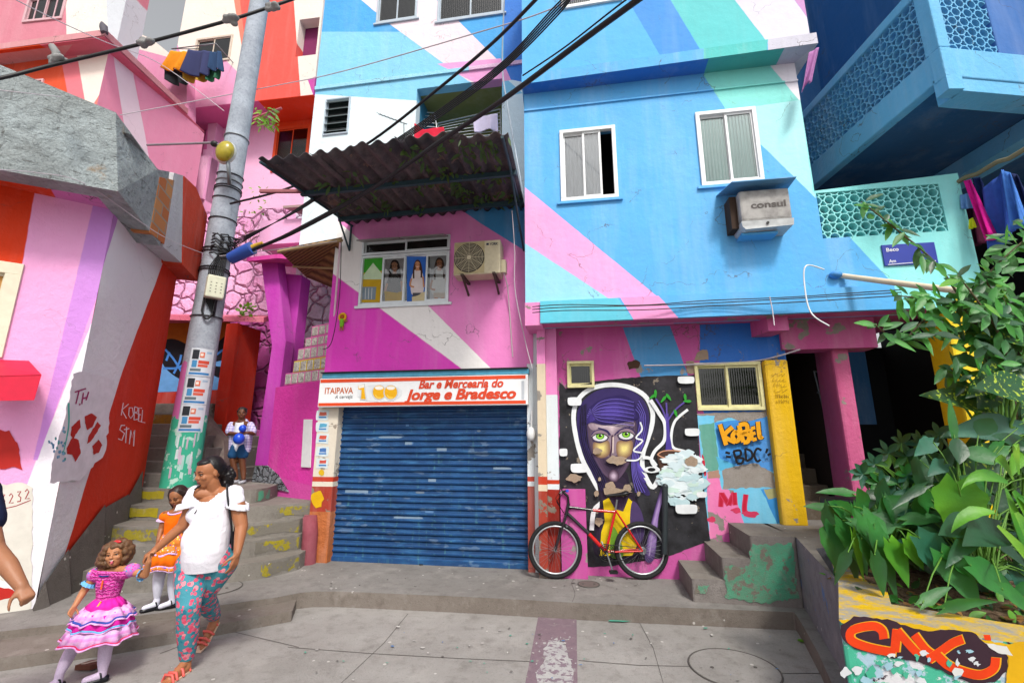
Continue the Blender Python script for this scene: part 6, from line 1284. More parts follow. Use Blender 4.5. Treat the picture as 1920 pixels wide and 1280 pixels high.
# figure: white halo, hair, face
halo = MM([(385, 1290), (398, 1180), (445, 1120), (400, 1020), (335, 900), (300, 780), (284, 660), (305, 570), (375, 505), (480, 480), (590, 492), (680, 540), (722, 620), (722, 700), (695, 790), (672, 860), (668, 930), (690, 1000), (728, 1050), (765, 985)])
mu.line(halo, 8.5, WHm)
PUR = fm('#4c3c98'); PUD = fm('#2e2258'); PUL = fm('#6a5cbc'); SKd = fm('#4a2c44'); SKm = fm('#7c5660'); SKl = fm('#b89890')
mu.poly(MM([(303, 650), (330, 580), (400, 520), (490, 498), (600, 510), (680, 575), (708, 680), (690, 790), (655, 880), (650, 980), (710, 1080), (680, 1090), (610, 1000), (600, 850), (400, 850), (470, 1090), (430, 1060), (345, 880), (312, 780)]), fm('#33265f'), True); blend([(640, 600), (690, 620), (700, 700), (680, 800), (645, 880), (640, 980), (700, 1080), (660, 1060), (615, 980), (625, 860), (655, 740)], '#33265f', '#6454b8', 5, None, .6); blend([(320, 640), (345, 600), (350, 700), (355, 820), (410, 960), (350, 860), (320, 760)], '#33265f', '#5a4aac', 4, None, .6)
blend([(420, 960), (570, 960), (600, 1060), (640, 1120), (680, 1290), (660, 1440), (420, 1440), (400, 1290), (430, 1150)], '#241a2c', '#5c4468', 7, (520, 1250))
blend([(358, 700), (400, 650), (560, 640), (628, 680), (638, 770), (610, 880), (575, 955), (525, 1012), (480, 1000), (430, 950), (380, 860), (355, 780)], '#4a3a50', '#94808e', 8, (500, 760), .7)
blend([(375, 690), (500, 665), (615, 685), (612, 720), (540, 730), (500, 775), (450, 735), (385, 730)], '#94808e', '#d8c6cc', 6, (500, 700))
blend([(392, 862), (480, 880), (600, 862), (575, 950), (525, 1012), (480, 1000), (430, 950)], '#5c4860', '#32243a', 5, (500, 930))
blend([(394, 805), (440, 790), (482, 796), (484, 864), (440, 888), (400, 866)], '#8c6c54', '#ecdc88', 6); blend([(526, 800), (570, 790), (612, 796), (606, 864), (560, 892), (526, 868)], '#8c6c54', '#ecdc88', 6)
blend([(508, 950), (538, 980), (524, 1020), (488, 1014), (476, 978)], '#4a3448', '#c4b0c4', 6)
for cx, cy in ((432, 766), (577, 756)):
    el_ = lambda rx, ry, dx=0, dy=0, n=20: MM([(cx+dx+rx*math.cos(a), cy+dy+ry*math.sin(a)) for a in [i*2*math.pi/n for i in range(n)]])
    mu.poly(el_(50, 30, 0, 4), fm('#4a3a54')); mu.poly(el_(41, 22, 0, 6), fm('#dcdce0')); mu.poly(el_(24, 19, 0, 0), fm('#4c8a28')); mu.poly(el_(17, 13, 0, 2), fm('#8cc83c')); mu.poly(el_(9, 8, 0, -2), K_); mu.poly(el_(3.4, 3, 7, -7), WHm)
    mu.poly(MM([(cx-50, cy+2), (cx-36, cy-22), (cx, cy-34), (cx+36, cy-20), (cx+50, cy+4), (cx+30, cy-9), (cx, cy-14), (cx-30, cy-8)]), fm('#8a7484'), True)
    mu.line(MM([(cx-46, cy+4), (cx-24, cy-10), (cx, cy-14), (cx+26, cy-9), (cx+46, cy+5)]), 1.6, K_); mu.line(MM([(cx-48, cy-6), (cx-30, cy-28), (cx+5, cy-36), (cx+40, cy-22), (cx+50, cy-2)]), 1.6, PUD); mu.line(MM([(cx-42, cy+24), (cx, cy+36), (cx+40, cy+20)]), 1.2, PUD)
mu.line(MM([(500, 760), (497, 830), (488, 872), (505, 885)]), 3, SKd); mu.line(MM([(505, 770), (503, 860)]), 2.4, fm('#e0ccc4')); mu.line(MM([(420, 720), (470, 735), (490, 760)]), 2, PUD); mu.line(MM([(600, 715), (545, 730), (512, 760)]), 2, PUD)
blend([(330, 700), (345, 640), (420, 570), (520, 540), (600, 555), (645, 620), (640, 670), (560, 690), (460, 705), (385, 690), (352, 705)], '#2a1e58', '#5e4cb4', 6, (490, 630), .8)
for i in range(22):
    y0 = 560+i*6; mu.line(MM([(345+i*1.5, 690-i*4), (420, y0+20-i*1), (520, y0-8+i*1.4), (620, y0+10+i*1.2)]), 1.1, [PUD, PUL, PUD][i % 3])
for i in range(9): mu.line(MM([(650-i*3, 560+i*8), (690-i*5, 660), (672-i*5, 780), (640-i*4, 880), (640-i*4, 980), (690-i*8, 1080)]), 1.2, [PUD, PUL][i % 2])
for i in range(9): mu.line(MM([(325+i*4, 600-i*2), (318+i*5, 720), (340+i*5, 850), (400+i*6, 980), (440+i*5, 1070)]), 1.2, [PUD, K_][i % 2])
YT = fm('#e8c814'); mu.poly(MM([(448, 1125), (480, 1108), (515, 1170), (560, 1185), (590, 1110), (612, 1130), (600, 1260), (640, 1370), (610, 1430), (430, 1430), (438, 1300), (458, 1240)]), YT)
mu.poly(MM([(500, 1270), (540, 1330), (560, 1430), (490, 1430)]), fm('#6c9c2c'), True)
mu.poly(MM([(610, 1130), (660, 1180), (680, 1300), (640, 1370), (600, 1280)]), fm('#4a3866'), True)
blend([(775, 1045), (800, 1052), (760, 1200), (735, 1440), (680, 1445), (715, 1250)], '#4c3868', '#9a7cb8', 4, None, .5); mu.line(MM([(785, 1060), (735, 1240), (705, 1430)]), 3, fm('#a88cc0'))
mu.line(MM([(655, 688), (665, 730), (632, 775), (668, 792), (618, 845), (668, 862), (640, 898), (578, 900)]), 3, WHm)
mu.line(MM([(668, 885), (710, 890), (745, 930)]), 6, WHm)
# pot and sapling
mu.line(MM([(712, 565), (760, 640), (792, 700), (788, 790), (735, 850), (718, 905), (760, 960)]), (7, 6), WHm); mu.line(MM([(920, 618), (850, 680), (828, 760), (838, 828), (905, 852), (935, 890)]), 5, WHm)
mu.poly(MM([(796, 640), (812, 640), (820, 760), (835, 850), (795, 858), (800, 760)]), PUR); 
for pts in ([(803, 690), (780, 620), (742, 558)], [(804, 660), (800, 580)], [(808, 680), (850, 620), (900, 578)]): mu.line(MM(pts), 3, fm('#5c4a9c'))
GL = fm('#2f9c30')
for (x, y, a) in ((740, 530, 1.6), (725, 545, .6), (812, 548, 2.2), (785, 560, .9), (905, 552, 1.7), (918, 572, 0), (852, 638, 1.9)): mu.poly(MM([(x+22*math.cos(a)*c-8*math.sin(a)*s_, y-22*math.sin(a)*c-8*math.cos(a)*s_) for c, s_ in ((1, 0), (.3, 1), (-1, .3), (-1, -.3), (.3, -1))]), GL, True)
mu.poly(MM([(750, 862), (790, 848), (860, 850), (900, 868), (890, 960), (850, 1000), (790, 1000), (765, 950)]), fm('#4a3228'), True); mu.line(MM([(750, 868), (780, 850), (830, 845), (885, 852), (898, 870), (860, 884), (790, 886), (750, 868)]), 2, fm('#d09878'))
mu.poly(MM([(720+45*math.cos(a), 952+18*math.sin(a)) for a in [i*.4 for i in range(16)]]), WHm); mu.poly(MM([(718+22*math.cos(a), 952+11*math.sin(a)) for a in [i*.4 for i in range(16)]]), K_)
CL = [fm('#cfe2e8'), fm('#e0ecf0'), fm('#bcd8de'), fm('#c8e2d8')]
rn = random.Random(8)
for i in range(150): a = rn.uniform(0, 6.28); r_ = rn.random()**.6; cx, cy = 890+118*r_*math.cos(a), 1000+140*r_*math.sin(a); mu.poly(MM(blotch(cx, cy, rn.uniform(14, 45), rn.uniform(10, 26), i, 14, .3)), CL[rn.choice([0, 0, 1, 1, 2, 3])], True)
for x0, y0, wx, wy in ((908, 455, 46, 19), (942, 744, 40, 20), (290, 574, 38, 22), (315, 943, 46, 24), (910, 1170, 60, 25), (228, 856, 22, 20), (995, 1090, 28, 15)): mu.poly(MM([(x0-wx, y0-wy*.6), (x0-wx*.7, y0-wy), (x0+wx*.75, y0-wy), (x0+wx, y0-wy*.4), (x0+wx*.95, y0+wy*.7), (x0+wx*.6, y0+wy), (x0-wx*.8, y0+wy*.9)]), WHm, True)
CH = concrete('chipped_plaster', '#b09a84', stain='#8c7c6c', sc=5, specks=False)
for i, (x, y, a, b) in enumerate(((415, 850, 24, 18), (525, 900, 52, 26), (520, 1075, 70, 28), (290, 1000, 42, 22), (425, 1240, 26, 24), (935, 905, 34, 26), (580, 1060, 20, 30), (645, 1085, 10, 14), (430, 1005, 10, 12), (412, 1085, 14, 18), (490, 1045, 26, 30))): mu.poly(ragged(MM(blotch(x, y, a, b, i, 12, .3)), .8, 4, i), CH)
# graffiti lettering KOBEL / BDC
ORm = fm('#eaa414'); letter = {'K': [[(1095, 700), (1130, 815)], [(1165, 715), (1120, 765), (1180, 800)]], 'O': [[(1185, 735), (1165, 765), (1185, 795), (1205, 770), (1185, 735)]], 'B': [[(1200, 705), (1225, 800)], [(1200, 705), (1240, 700), (1245, 735), (1215, 750), (1255, 760), (1250, 795), (1225, 800)]], 'E': [[(1265, 725), (1275, 790)], [(1268, 725), (1290, 718)], [(1270, 755), (1292, 748)], [(1275, 788), (1298, 780)]], 'L': [[(1305, 685), (1315, 770), (1330, 765)]]}
for ww, mt_ in ((11, K_), (8, ORm)):
    for ls in letter.values():
        for s_ in ls: mu.line(MM(s_), ww*(.8 if ls is letter['E'] else 1), mt_)
for s_ in ([(1170, 850), (1190, 915)], [(1168, 850), (1205, 845), (1210, 870), (1185, 885), (1225, 890), (1215, 915), (1190, 918)], [(1235, 835), (1240, 905)], [(1235, 835), (1268, 850), (1272, 885), (1240, 905)], [(1325, 845), (1300, 835), (1285, 870), (1300, 905), (1320, 895)], [(1125, 855), (1150, 862)], [(1128, 878), (1155, 882)], [(1350, 860), (1358, 835)], [(1358, 872), (1376, 862)]): mu.line(MM(s_), 4.4, K_)
mu.build('mural', bb)
# scratched marks on the yellow column, drain pipe by the bicycle, chipped patches above
YP = Paint(FM.off(.103)); pn2 = fm('#7c5c18')
for r_, s_ in ((0, 'ZPL'), (1, 'CVRL'), (2, 'DMEN'), (3, 'BK'), (4, 'LLBPANDA'), (5, 'SALADA')):
    y = 703+r_*10; n_ = len(s_); 
    for i in range(n_):
        x = 1446+r_*1.6+i*(26/n_); YP.line([(x, y+rn.uniform(-3, 3)), (x+2.5, y-4+rn.uniform(-2, 2)), (x+2.4, y+3), (x+5*5/n_, y+rn.uniform(-4, 2))], .7, pn2, smooth=False)
YP.build('scratched_marks', bb)
dp = MB(); dp.tube([FM.off(.06).hit(1246, 1038), FM.off(.06).hit(1247, 914)], .035, simple('dark_grey_pipe', '#2c3438', .5), 12); dp.ell(FM.off(.06).hit(1247, 912), .037, dp.mats[0]); tag(dp.build('pipe', None, loc=FM.off(.06).hit(1246, 1040)), 'short dark vertical pipe end against the mural behind the bicycle', 'pipe')
mu2 = Paint(FM.off(.003)); mu2.poly(ragged([(1308, 660), (1318, 655), (1326, 656), (1329, 674), (1302, 676)], 1, 4, 1), CH); mu2.poly(ragged([(1175, 680), (1192, 674), (1201, 680), (1196, 690), (1180, 692)], 1, 4, 2), fm('#4a3020')); mu2.poly(ragged([(1286, 678), (1300, 676), (1303, 700), (1288, 700)], 1, 4, 4), CH); mu2.build('plaster_patch', bb)

# ---------------------------------------------------------------- bicycle
q0 = atz(1041, 1085, ZP); q1 = atz(1203, 1086, ZP); PBk = through(q0, q1); Bq = PBk.hit; rw = (PBk.hit(1041, 976).z-ZP)/2
bk = thing('bicycle', 'black and red mountain bike leaning against the mural wall', 'bicycle', (q0+q1)/2)
TY = simple('tyre_rubber', '#1c1c1e', .8, bump=.004, scale_bump=80); RIM = simple('alloy_rim', '#c8ccd0', .3, .5, .6); RDB = simple('red_bike_paint', '#d0141c', .25, .5, coat=.5); BKB = simple('black_bike_paint', '#1c1c22', .3, .5, coat=.4)
def wheel(cpx, nm):
    a_ = PBk.ab(*cpx)[0]; c = PBk.w(a_, ZP+rw); n = 44
    t0 = bpy.data.objects.new('wheel', None); link(t0, bk); t0.location = (0, 0, 0)
    def torus(R_, r_, mt, nm_, seg=8, sx_=1):
        m = MB(); rg = []
        for i in range(n):
            q = 2*math.pi*i/n; e = PBk.u*math.cos(q)+V((0, 0, math.sin(q))); rg.append([c+e*(R_+r_*math.cos(2*math.pi*k/seg))+PBk.n*(r_*sx_*math.sin(2*math.pi*k/seg)) for k in range(seg)])
        m.loft(rg+[rg[0]], mt); m.build(nm_, t0)
    torus(rw-.024, .024, TY, 'tyre', 10); torus(rw-.058, .011, RIM, 'rim', 6, 1.2)
    m = MB()
    for i in range(28): q = 2*math.pi*i/28; q2 = q+(.35 if i % 2 else -.35); m.tube([c+(PBk.u*math.cos(q2)+V((0, 0, math.sin(q2))))*.02+PBk.n*(.025 if i % 4 < 2 else -.025), c+(PBk.u*math.cos(q)+V((0, 0, math.sin(q))))*(rw-.06)], .0014, METAL, 4, cap=False)
    m.build('spokes', t0); m = MB(); m.cyl(c-PBk.n*.045, c+PBk.n*.045, .018, METAL, 12); m.build('hub', t0); return c
cw1 = wheel((1041, 1031), 'f'); cw2 = wheel((1203, 1033), 'r')
mb = MB(); hd, hb = Bq(1066, 943), Bq(1062, 964); st_, bbk = Bq(1154, 956), Bq(1136, 1034)
mb.tube([hd, hb], .02, BKB, 12); mb.tube([Bq(1066, 950), Bq(1112, 956)], .016, BKB, 12); mb.tube([Bq(1112, 956), st_+V((0, 0, -.02))], .016, RDB, 12); mb.tube([Bq(1064, 962), Bq(1104, 1000)], .02, BKB, 12); mb.tube([Bq(1104, 1000), bbk], .022, RDB, 12)
mb.tube([st_, bbk], .016, RDB, 12)
for s_ in (-.05, .05): mb.tube([st_+PBk.n*s_*.3, cw2+PBk.n*s_], .0095, RDB, 8); mb.tube([bbk+PBk.n*s_*.5, cw2+PBk.n*s_], .0095, RDB, 8)
mb.cyl(bbk-PBk.n*.035, bbk+PBk.n*.035, .022, BLACK); mb.build('frame', bk)
mb = MB(); cr_ = Bq(1059, 970)
for s_ in (-.05, .05): mb.tube([cr_+PBk.n*s_, cr_+PBk.n*s_+(cw1-cr_)*.5, cw1+PBk.n*s_], [.014, .013, .009], BKB, 8)
mb.tube([cr_-PBk.n*.05, cr_+PBk.n*.05], .015, BKB); mb.tube([hb, cr_], .016, BKB); mb.build('fork', bk)
mb = MB(); stm = Bq(1065, 930); mb.tube([hd, stm], .014, BLACK); fw_ = (stm-Bq(1090, 930)).normalized(); cl_ = stm+fw_*.07+V((0, 0, .06)); mb.tube([stm, cl_], .015, BLACK)
hb_ = [cl_+PBk.n*.26-fw_*.03+V((0, 0, .03)), cl_+PBk.n*.1+V((0, 0, .01)), cl_, cl_-PBk.n*.1+V((0, 0, .01)), cl_-PBk.n*.2-fw_*.03+V((0, 0, .03))]; mb.tube(hb_, .011, BLACK); mb.tube([hb_[0], hb_[0]-(hb_[1]-hb_[0])*.25], .017, BLUE_ if False else simple('blue_grip_tape', '#2848c0', .6)); mb.tube([hb_[4], hb_[4]-(hb_[3]-hb_[4])*.25], .017, BLACK)
mb.tube([hb_[1], hb_[1]+fw_*.04-V((0,0,.02)), hb_[0]+fw_*.06-V((0,0,.03))], .006, METAL); mb.build('handlebar', bk)
mb = MB(); cbm = []
mb.tube([hb_[1]+fw_*.03, hb_[1]+fw_*.09-V((0,0,.08)), Bq(1056, 960), Bq(1072, 952)], .004, BLACK); mb.tube([hb_[0]+fw_*.02, hb_[0]+fw_*.12-V((0,0,.12)), Bq(1060, 965)], .004, BLACK); mb.build('brake_cable', bk)
mb = MB(); sp = Bq(1157, 936); mb.tube([st_, sp], .012, METAL); mb.build('seat_post', bk)
mb = MB(); sl_p = Bq(1158, 927); ux = (Bq(1178, 926)-Bq(1140, 930)).normalized()
rg = []
for t_, w_, h_ in ((-.14, .012, .012), (-.1, .02, .018), (-.02, .032, .02), (.05, .058, .025), (.1, .07, .028), (.13, .04, .02)): rg.append([sl_p+ux*t_+PBk.n*(w_*math.cos(a))+V((0, 0, h_*math.sin(a)+.01*(t_ > .05))) for a in [2*math.pi*i/12 for i in range(12)]])
mb.loft(rg, simple('black_saddle', '#16161a', .4), cap=True); mb.build('saddle', bk)
mb = MB(); 
for r_ in (.095, .075, .055): mb.tube([bbk+PBk.n*.045+(PBk.u*math.cos(2*math.pi*i/24)+V((0, 0, math.sin(2*math.pi*i/24))))*r_ for i in range(25)], .005, BLACK, 5)
for i in range(5): q = 2*math.pi*i/5; mb.tube([bbk+PBk.n*.045, bbk+PBk.n*.045+(PBk.u*math.cos(q)+V((0, 0, math.sin(q))))*.09], .006, BLACK)
mb.build('chainring', bk); mb = MB(); pe = Bq(1146, 1066)+PBk.n*.08; mb.tube([bbk+PBk.n*.06, pe], .011, METAL); mb.tube([bbk-PBk.n*.06, bbk-(pe-bbk)*1-PBk.n*.1], .011, METAL); crk = mb.build('crank', bk); mb = MB(); mb.box(pe+PBk.n*.05, (.09, .025, .08), BLACK, (PBk.u, V((0, 0, 1)), PBk.n)); mb.box(bbk-(pe-bbk)-PBk.n*.14, (.09, .025, .08), BLACK, (PBk.u, V((0, 0, 1)), PBk.n)); mb.build('pedal', crk)
mb = MB(); mb.tube([bbk+PBk.n*.045+V((0, 0, .09)), cw2+PBk.n*.045+V((0, 0, .035))], .004, BLACK); mb.tube([bbk+PBk.n*.045-V((0, 0, .09)), cw2+PBk.n*.045-V((0, 0, .09)), cw2+PBk.n*.045-V((0, 0, .035))], .004, BLACK)
for r_ in (.04, .03, .02): mb.tube([cw2+PBk.n*.045+(PBk.u*math.cos(2*math.pi*i/16)+V((0, 0, math.sin(2*math.pi*i/16))))*r_ for i in range(17)], .005, METAL, 5)
mb.build('chain', bk); mb = MB(); mb.tube([cw2+PBk.n*.04, cw2+PBk.n*.045-V((0,0,.1))+PBk.u*-.02], .009, BLACK); mb.ell(cw2+PBk.n*.045-V((0,0,.09)), (.02, .01, .02), BLACK); mb.build('derailleur', bk)
mb = MB(); mb.box(Bq(1062, 985)+PBk.n*.04, (.02, .05, .012), METAL); mb.box(Bq(1175, 988)+PBk.n*.035, (.02, .05, .012), METAL); mb.build('brake', bk)

# ---------------------------------------------------------------- planter and plants
ZT = ZL; pA = atz(1573, 1158, ZT); pBr = atz(1920, 1207, ZT); dr = (pBr-pA); pFar = pA+dr*2.6; pin0 = atz(1572, 1092, ZT)
PF = through(pA, pFar)
pl_ = thing('planter', 'painted concrete planter with orange graffiti lettering at the lower right', 'planter', V((pA.x, pA.y, 0)))
t = NT('planter_top_paint'); n1 = t.noise(5, 7, rough=.7); n2 = t.noise(12, 5, rough=.7)
PTM = t.done(t.mix(t.ramp(n2, .55, .62), t.mix(t.ramp(n1, .44, .56), alb('#d4ac10'), alb('#9a968e')), alb('#b8a060')), .85, t.bump(n2, .01), .2)
t = NT('planter_face_paint'); n1 = t.noise(7, 8, rough=.7); n2 = t.noise(4, 7, rough=.68); n3 = t.noise(6, 8, rough=.7, dist=.5)
PFM = t.done(t.mix(t.ramp(n3, .58, .6), t.mix(t.ramp(n1, .5, .52), t.mix(t.ramp(n2, .45, .47), alb('#d8d8dc'), alb('#4ab494')), alb('#a8c4d4')), alb('#40303c')), .8, t.bump(n3, .008), .25)
ins = pA+dr*.28+(pin0-pA)*.28; soil0 = atz(1671, 1132, ZT); soil1 = atz(1920, 1172, ZT); sd2 = (soil1-soil0); soilL = atz(1650, 1062, ZT)
mb = MB(); wallpts = [(pA, pin0)]
coping = [pA, pFar, soil0+sd2*3.2, soil0, soilL, pin0+V((.3, .5, 0)), pin0]
mb.prism(coping, (0, 0, -ZT-.1), PTM, PFM); mb.build('wall', pl_, bevel=.02)
GF = Paint(PF.off(.002)); Z5 = lambda x, y: (1480+x/2.4614, 760+y/2.4614)
GF.poly(ragged([Z5(*p) for p in ((228, 985), (560, 1000), (1083, 1120), (1300, 1200), (1300, 1330), (560, 1060), (330, 1010), (240, 1000))], 1.5, 8, 3), fm('#e0b414')); 
GF.poly(ragged([Z5(*p) for p in ((235, 1010), (300, 970), (450, 985), (560, 1020), (660, 1040), (740, 1030), (860, 1050), (900, 1090), (1010, 1150), (1005, 1220), (950, 1270), (860, 1290), (700, 1220), (600, 1180), (460, 1160), (300, 1120), (245, 1075))], 1.5, 8, 5), fm('#3a2430'))
OG = fm('#e8400c')
for pts, wd in (([(435, 1075), (425, 1035), (380, 1015), (290, 1035), (285, 1080), (350, 1110), (440, 1130), (490, 1135)], 16), ([(485, 1135), (490, 1085), (495, 1030)], 17), ([(495, 1035), (560, 1110), (600, 1150)], 15), ([(575, 1055), (630, 1125), (700, 1170)], 15), ([(640, 1170), (700, 1130), (750, 1095), (800, 1075)], 17), ([(680, 1150), (730, 1195), (800, 1225), (880, 1240), (940, 1210), (950, 1160)], 17)):
    GF.line([Z5(x+5, y-1) for x, y in pts], wd+2, fm('#e8a81c')); GF.line([Z5(*p) for p in pts], wd, OG)
GF.poly(ragged([Z5(*p) for p in ((995, 1100), (1083, 1085), (1300, 1100), (1300, 1400), (980, 1400), (1010, 1180))], 1.5, 8, 9), fm('#e4b010')); GF.poly(ragged([Z5(*p) for p in ((895, 1090), (1000, 1110), (1030, 1150), (960, 1140))], 1, 6, 9), fm('#dcdcd8')); GF.poly([Z5(*p) for p in ((893, 1055), (925, 1055), (930, 1082), (900, 1078))], OG)
for i in range(26): GF.poly(ragged([Z5(*p) for p in blotch(rn.uniform(430, 960), rn.uniform(1130, 1190)+(0), rn.uniform(5, 22), rn.uniform(4, 16), i, 14, .5)] if i < 12 else [Z5(*p) for p in blotch(rn.uniform(260, 900), rn.uniform(1180, 1290), rn.uniform(8, 30), rn.uniform(8, 28), i, 10, .5)], 1, 5, i), fm(rn.choice(['#4ab494', '#d8dce0', '#a0c8d8', '#e0e0dc'])))
GF.build('graffiti', pl_)
t = NT('soil'); n1 = t.noise(20, 6, rough=.8); SOI = t.done(t.mix(t.ramp(n1, .35, .65), alb('#3c2c22'), alb('#8a7460')), .95, t.bump(n1, .03), .1)
mb = MB(); a_, b_ = soil0-V((.05, -.02, 0)), V((7.5, 7, ZT-.03)); nx = 50; vs = []
for j in range(nx+1):
    for i in range(nx+1):
        s_, v_ = i/nx, j/nx; f0_ = soil0+sd2*3.3*s_; bk_ = V((soilL.x, soilL.y+.5, 0))+V((4.5, 1.5, 0))*s_; p = f0_*(1-v_)+bk_*v_; p.z = ZT-.07+.05*mnoise.noise(p*5)+.16*v_; vs.append(p)
mb.add(vs, [(j*(nx+1)+i, j*(nx+1)+i+1, (j+1)*(nx+1)+i+1, (j+1)*(nx+1)+i) for j in range(nx) for i in range(nx)], SOI, True); mb.build('soil', pl_)
# leaves
LG = leafmat('philodendron_leaf', '#2f8234', '#175028'); LY = leafmat('young_lime_leaf', '#7ac030', '#448c28', trans=.35); LD = leafmat('dark_leaf', '#235c3a', '#123c28', gloss=.4); LBl = leafmat('bluish_leaf', '#2f7460', '#1a4c3c')
LSp = leafmat('spotted_leaf', '#1f6034', '#144426', spots=('#b8d03c', 34)); LSt = leafmat('striped_leaf', '#9ccc38', '#3c8a28', trans=.3); LC = leafmat('citrus_leaf', '#4ea43c', '#246a30'); DRY = leafmat('dry_leaf', '#b08040', '#6a4424', gloss=.8); STM = simple('green_stem', '#5c8a30', .6); TWG = simple('brown_twig', '#5a5038', .8)
rn = random.Random(21); random.seed(21)
def petiole(mb, a, b, r, mat): m_ = (a+b)/2+V((0, 0, .25*(b-a).length)); mb.tube([a, (a+m_)/2+V((0,0,.02)), m_, (m_+b)/2+V((0, 0, .02)), b], [r*1.3, r, r, r*.8, r*.6], mat, 6)
def plant(name, label, base, leaves, stem=STM, cat='plant', pr=.006, twig=None):
    """leaves: (px, py, depth, angle in picture degrees, length, width, material, shape)"""
    t_ = thing(name, label, cat, base); ml = MB(); ms = MB()
    for (x, y, d, ang, L, W, mt, sh) in leaves:
        b = aty(x, y, d); an = R(ang); dv = V((math.cos(an), rn.uniform(-.35, .15), math.sin(an)))
        nv = V((rn.uniform(-.35, .35), -1, rn.uniform(.2, .8)))
        leaf(ml, b, dv, nv, L, W, mt, sh, droop=.25 if sh != 'strap' else .8, fold=.35)
        if pr: petiole(ms, base+V((rn.uniform(-.05, .05), rn.uniform(-.05, .05), 0)), b, pr, stem)
    if twig: twig(ms)
    ml.build('leaves', t_); ms.build('stem', t_); return t_
LVm = [LG, LG, LG, LY, LD]
lv = [(1560, 955, 3.7, 165, .24, .13, LG, 'arrow'), (1598, 925, 3.75, 170, .3, .13, LG, 'arrow'), (1556, 948, 3.6, -95, .32, .22, LD, 'heart'), (1562, 985, 3.55, -100, .3, .2, LG, 'heart'), (1580, 975, 3.5, -80, .34, .2, LG, 'heart'), (1618, 965, 3.3, -75, .36, .2, LG, 'heart'), (1640, 990, 3.2, -85, .4, .2, LG, 'arrow'),
      (1600, 1000, 3.3, -85, .28, .12, LY, 'arrow'), (1668, 1015, 3.15, -80, .25, .17, LY, 'heart'), (1700, 1010, 3.1, -60, .2, .16, LY, 'heart'), (1725, 1008, 3.05, -48, .38, .2, LBl, 'heart'), (1635, 985, 3.4, 20, .28, .16, LG, 'heart'), (1660, 960, 3.4, 40, .25, .15, LG, 'heart'), (1700, 975, 3.3, 10, .32, .16, LG, 'arrow'),
      (1620, 950, 3.5, 110, .2, .14, LG, 'heart'), (1595, 965, 3.6, 140, .22, .14, LG, 'heart'), (1650, 940, 3.5, 70, .24, .15, LD, 'heart'), (1680, 935, 3.5, 20, .34, .15, LBl, 'arrow'), (1590, 1035, 3.2, -120, .22, .12, LD, 'arrow'), (1640, 1040, 3.1, -90, .22, .14, LG, 'heart'), (1615, 1010, 3.25, -70, .28, .15, LG, 'arrow')]
for i in range(80): lv.append((rn.uniform(1590, 1790), rn.uniform(910, 1045), rn.uniform(3.4, 3.8), rn.uniform(-140, 50), rn.uniform(.12, .26), rn.uniform(.08, .14), rn.choice([LG, LG, LD, LBl, LD]), rn.choice(['heart', 'arrow'])))
plant('philodendron', 'heart leaved green philodendron spilling over the left corner of the planter', aty(1660, 1040, 3.5), lv)
lv = []
for cx, cy, d, r_ in ((1680, 915, 3.85, .15), (1725, 830, 4.0, .16), (1760, 815, 4.0, .15), (1790, 900, 3.8, .15), (1665, 930, 3.8, .14), (1640, 870, 3.9, .14), (1618, 888, 3.85, .13), (1665, 850, 3.95, .15), (1700, 855, 3.9, .15), (1690, 830, 4.0, .16), (1755, 890, 3.8, .15), (1770, 880, 3.7, .16), (1730, 905, 3.8, .14), (1650, 905, 3.8, .13), (1740, 850, 3.9, .15), (1700, 890, 3.85, .14), (1795, 860, 3.8, .15)):
    n_ = rn.choice([7, 8, 9])
    for k in range(n_): lv.append((cx, cy, d, 360*k/n_+rn.uniform(-8, 8), r_*rn.uniform(.85, 1.1), .055, rn.choice([LBl, LG, LD, LY if rn.random() < .3 else LBl]), 'oval'))
plant('umbrella_plant', 'umbrella plant with round whorls of small leaflets beside the dark passage', aty(1710, 960, 3.9), lv, pr=.004)
lv = [(1845, 760, 3.5, 160, .5, .24, LSp, 'heart'), (1905, 690, 3.4, 200, .48, .26, LSp, 'heart'), (1900, 800, 3.4, 178, .55, .2, LBl, 'heart'), (1870, 850, 3.3, 205, .42, .22, LSp, 'heart'), (1925, 730, 3.3, 170, .5, .25, LSp, 'heart'), (1850, 690, 3.5, 150, .3, .14, LD, 'oval'), (1930, 640, 3.4, 165, .45, .22, LSp, 'heart'), (1940, 850, 3.3, 150, .4, .2, LD, 'heart'), (1790, 740, 3.8, 120, .25, .12, LBl, 'oval')]
for i in range(26): lv.append((rn.uniform(1850, 1980), rn.uniform(640, 900), rn.uniform(3.5, 4.1), rn.uniform(90, 270), rn.uniform(.2, .42), rn.uniform(.1, .2), rn.choice([LD, LD, LSp, LBl, LG]), rn.choice(['heart', 'oval', 'heart'])))
plant('dumb_cane', 'large plant with broad dark leaves speckled yellow at the right edge', aty(1900, 1000, 3.5), lv, pr=.01)
lv = [(1900, 900, 3.0, 118, .5, .1, LSt, 'strap'), (1890, 905, 2.95, 150, .45, .09, LY, 'strap'), (1900, 920, 2.9, -60, .5, .1, LSt, 'strap'), (1885, 915, 2.95, -95, .45, .08, LSt, 'strap'), (1910, 930, 2.9, -40, .4, .1, LY, 'strap'), (1895, 890, 3.0, 60, .45, .1, LY, 'strap'), (1870, 985, 2.85, -50, .5, .07, LSt, 'strap'), (1905, 960, 2.85, -75, .45, .1, LSt, 'strap'), (1910, 890, 2.95, 95, .55, .1, LSt, 'strap'), (1865, 960, 2.9, 170, .35, .08, LY, 'strap')]
plant('striped_dracaena', 'plant with long arching yellow striped strap leaves at the right edge', aty(1905, 1000, 3.0), lv, pr=0)
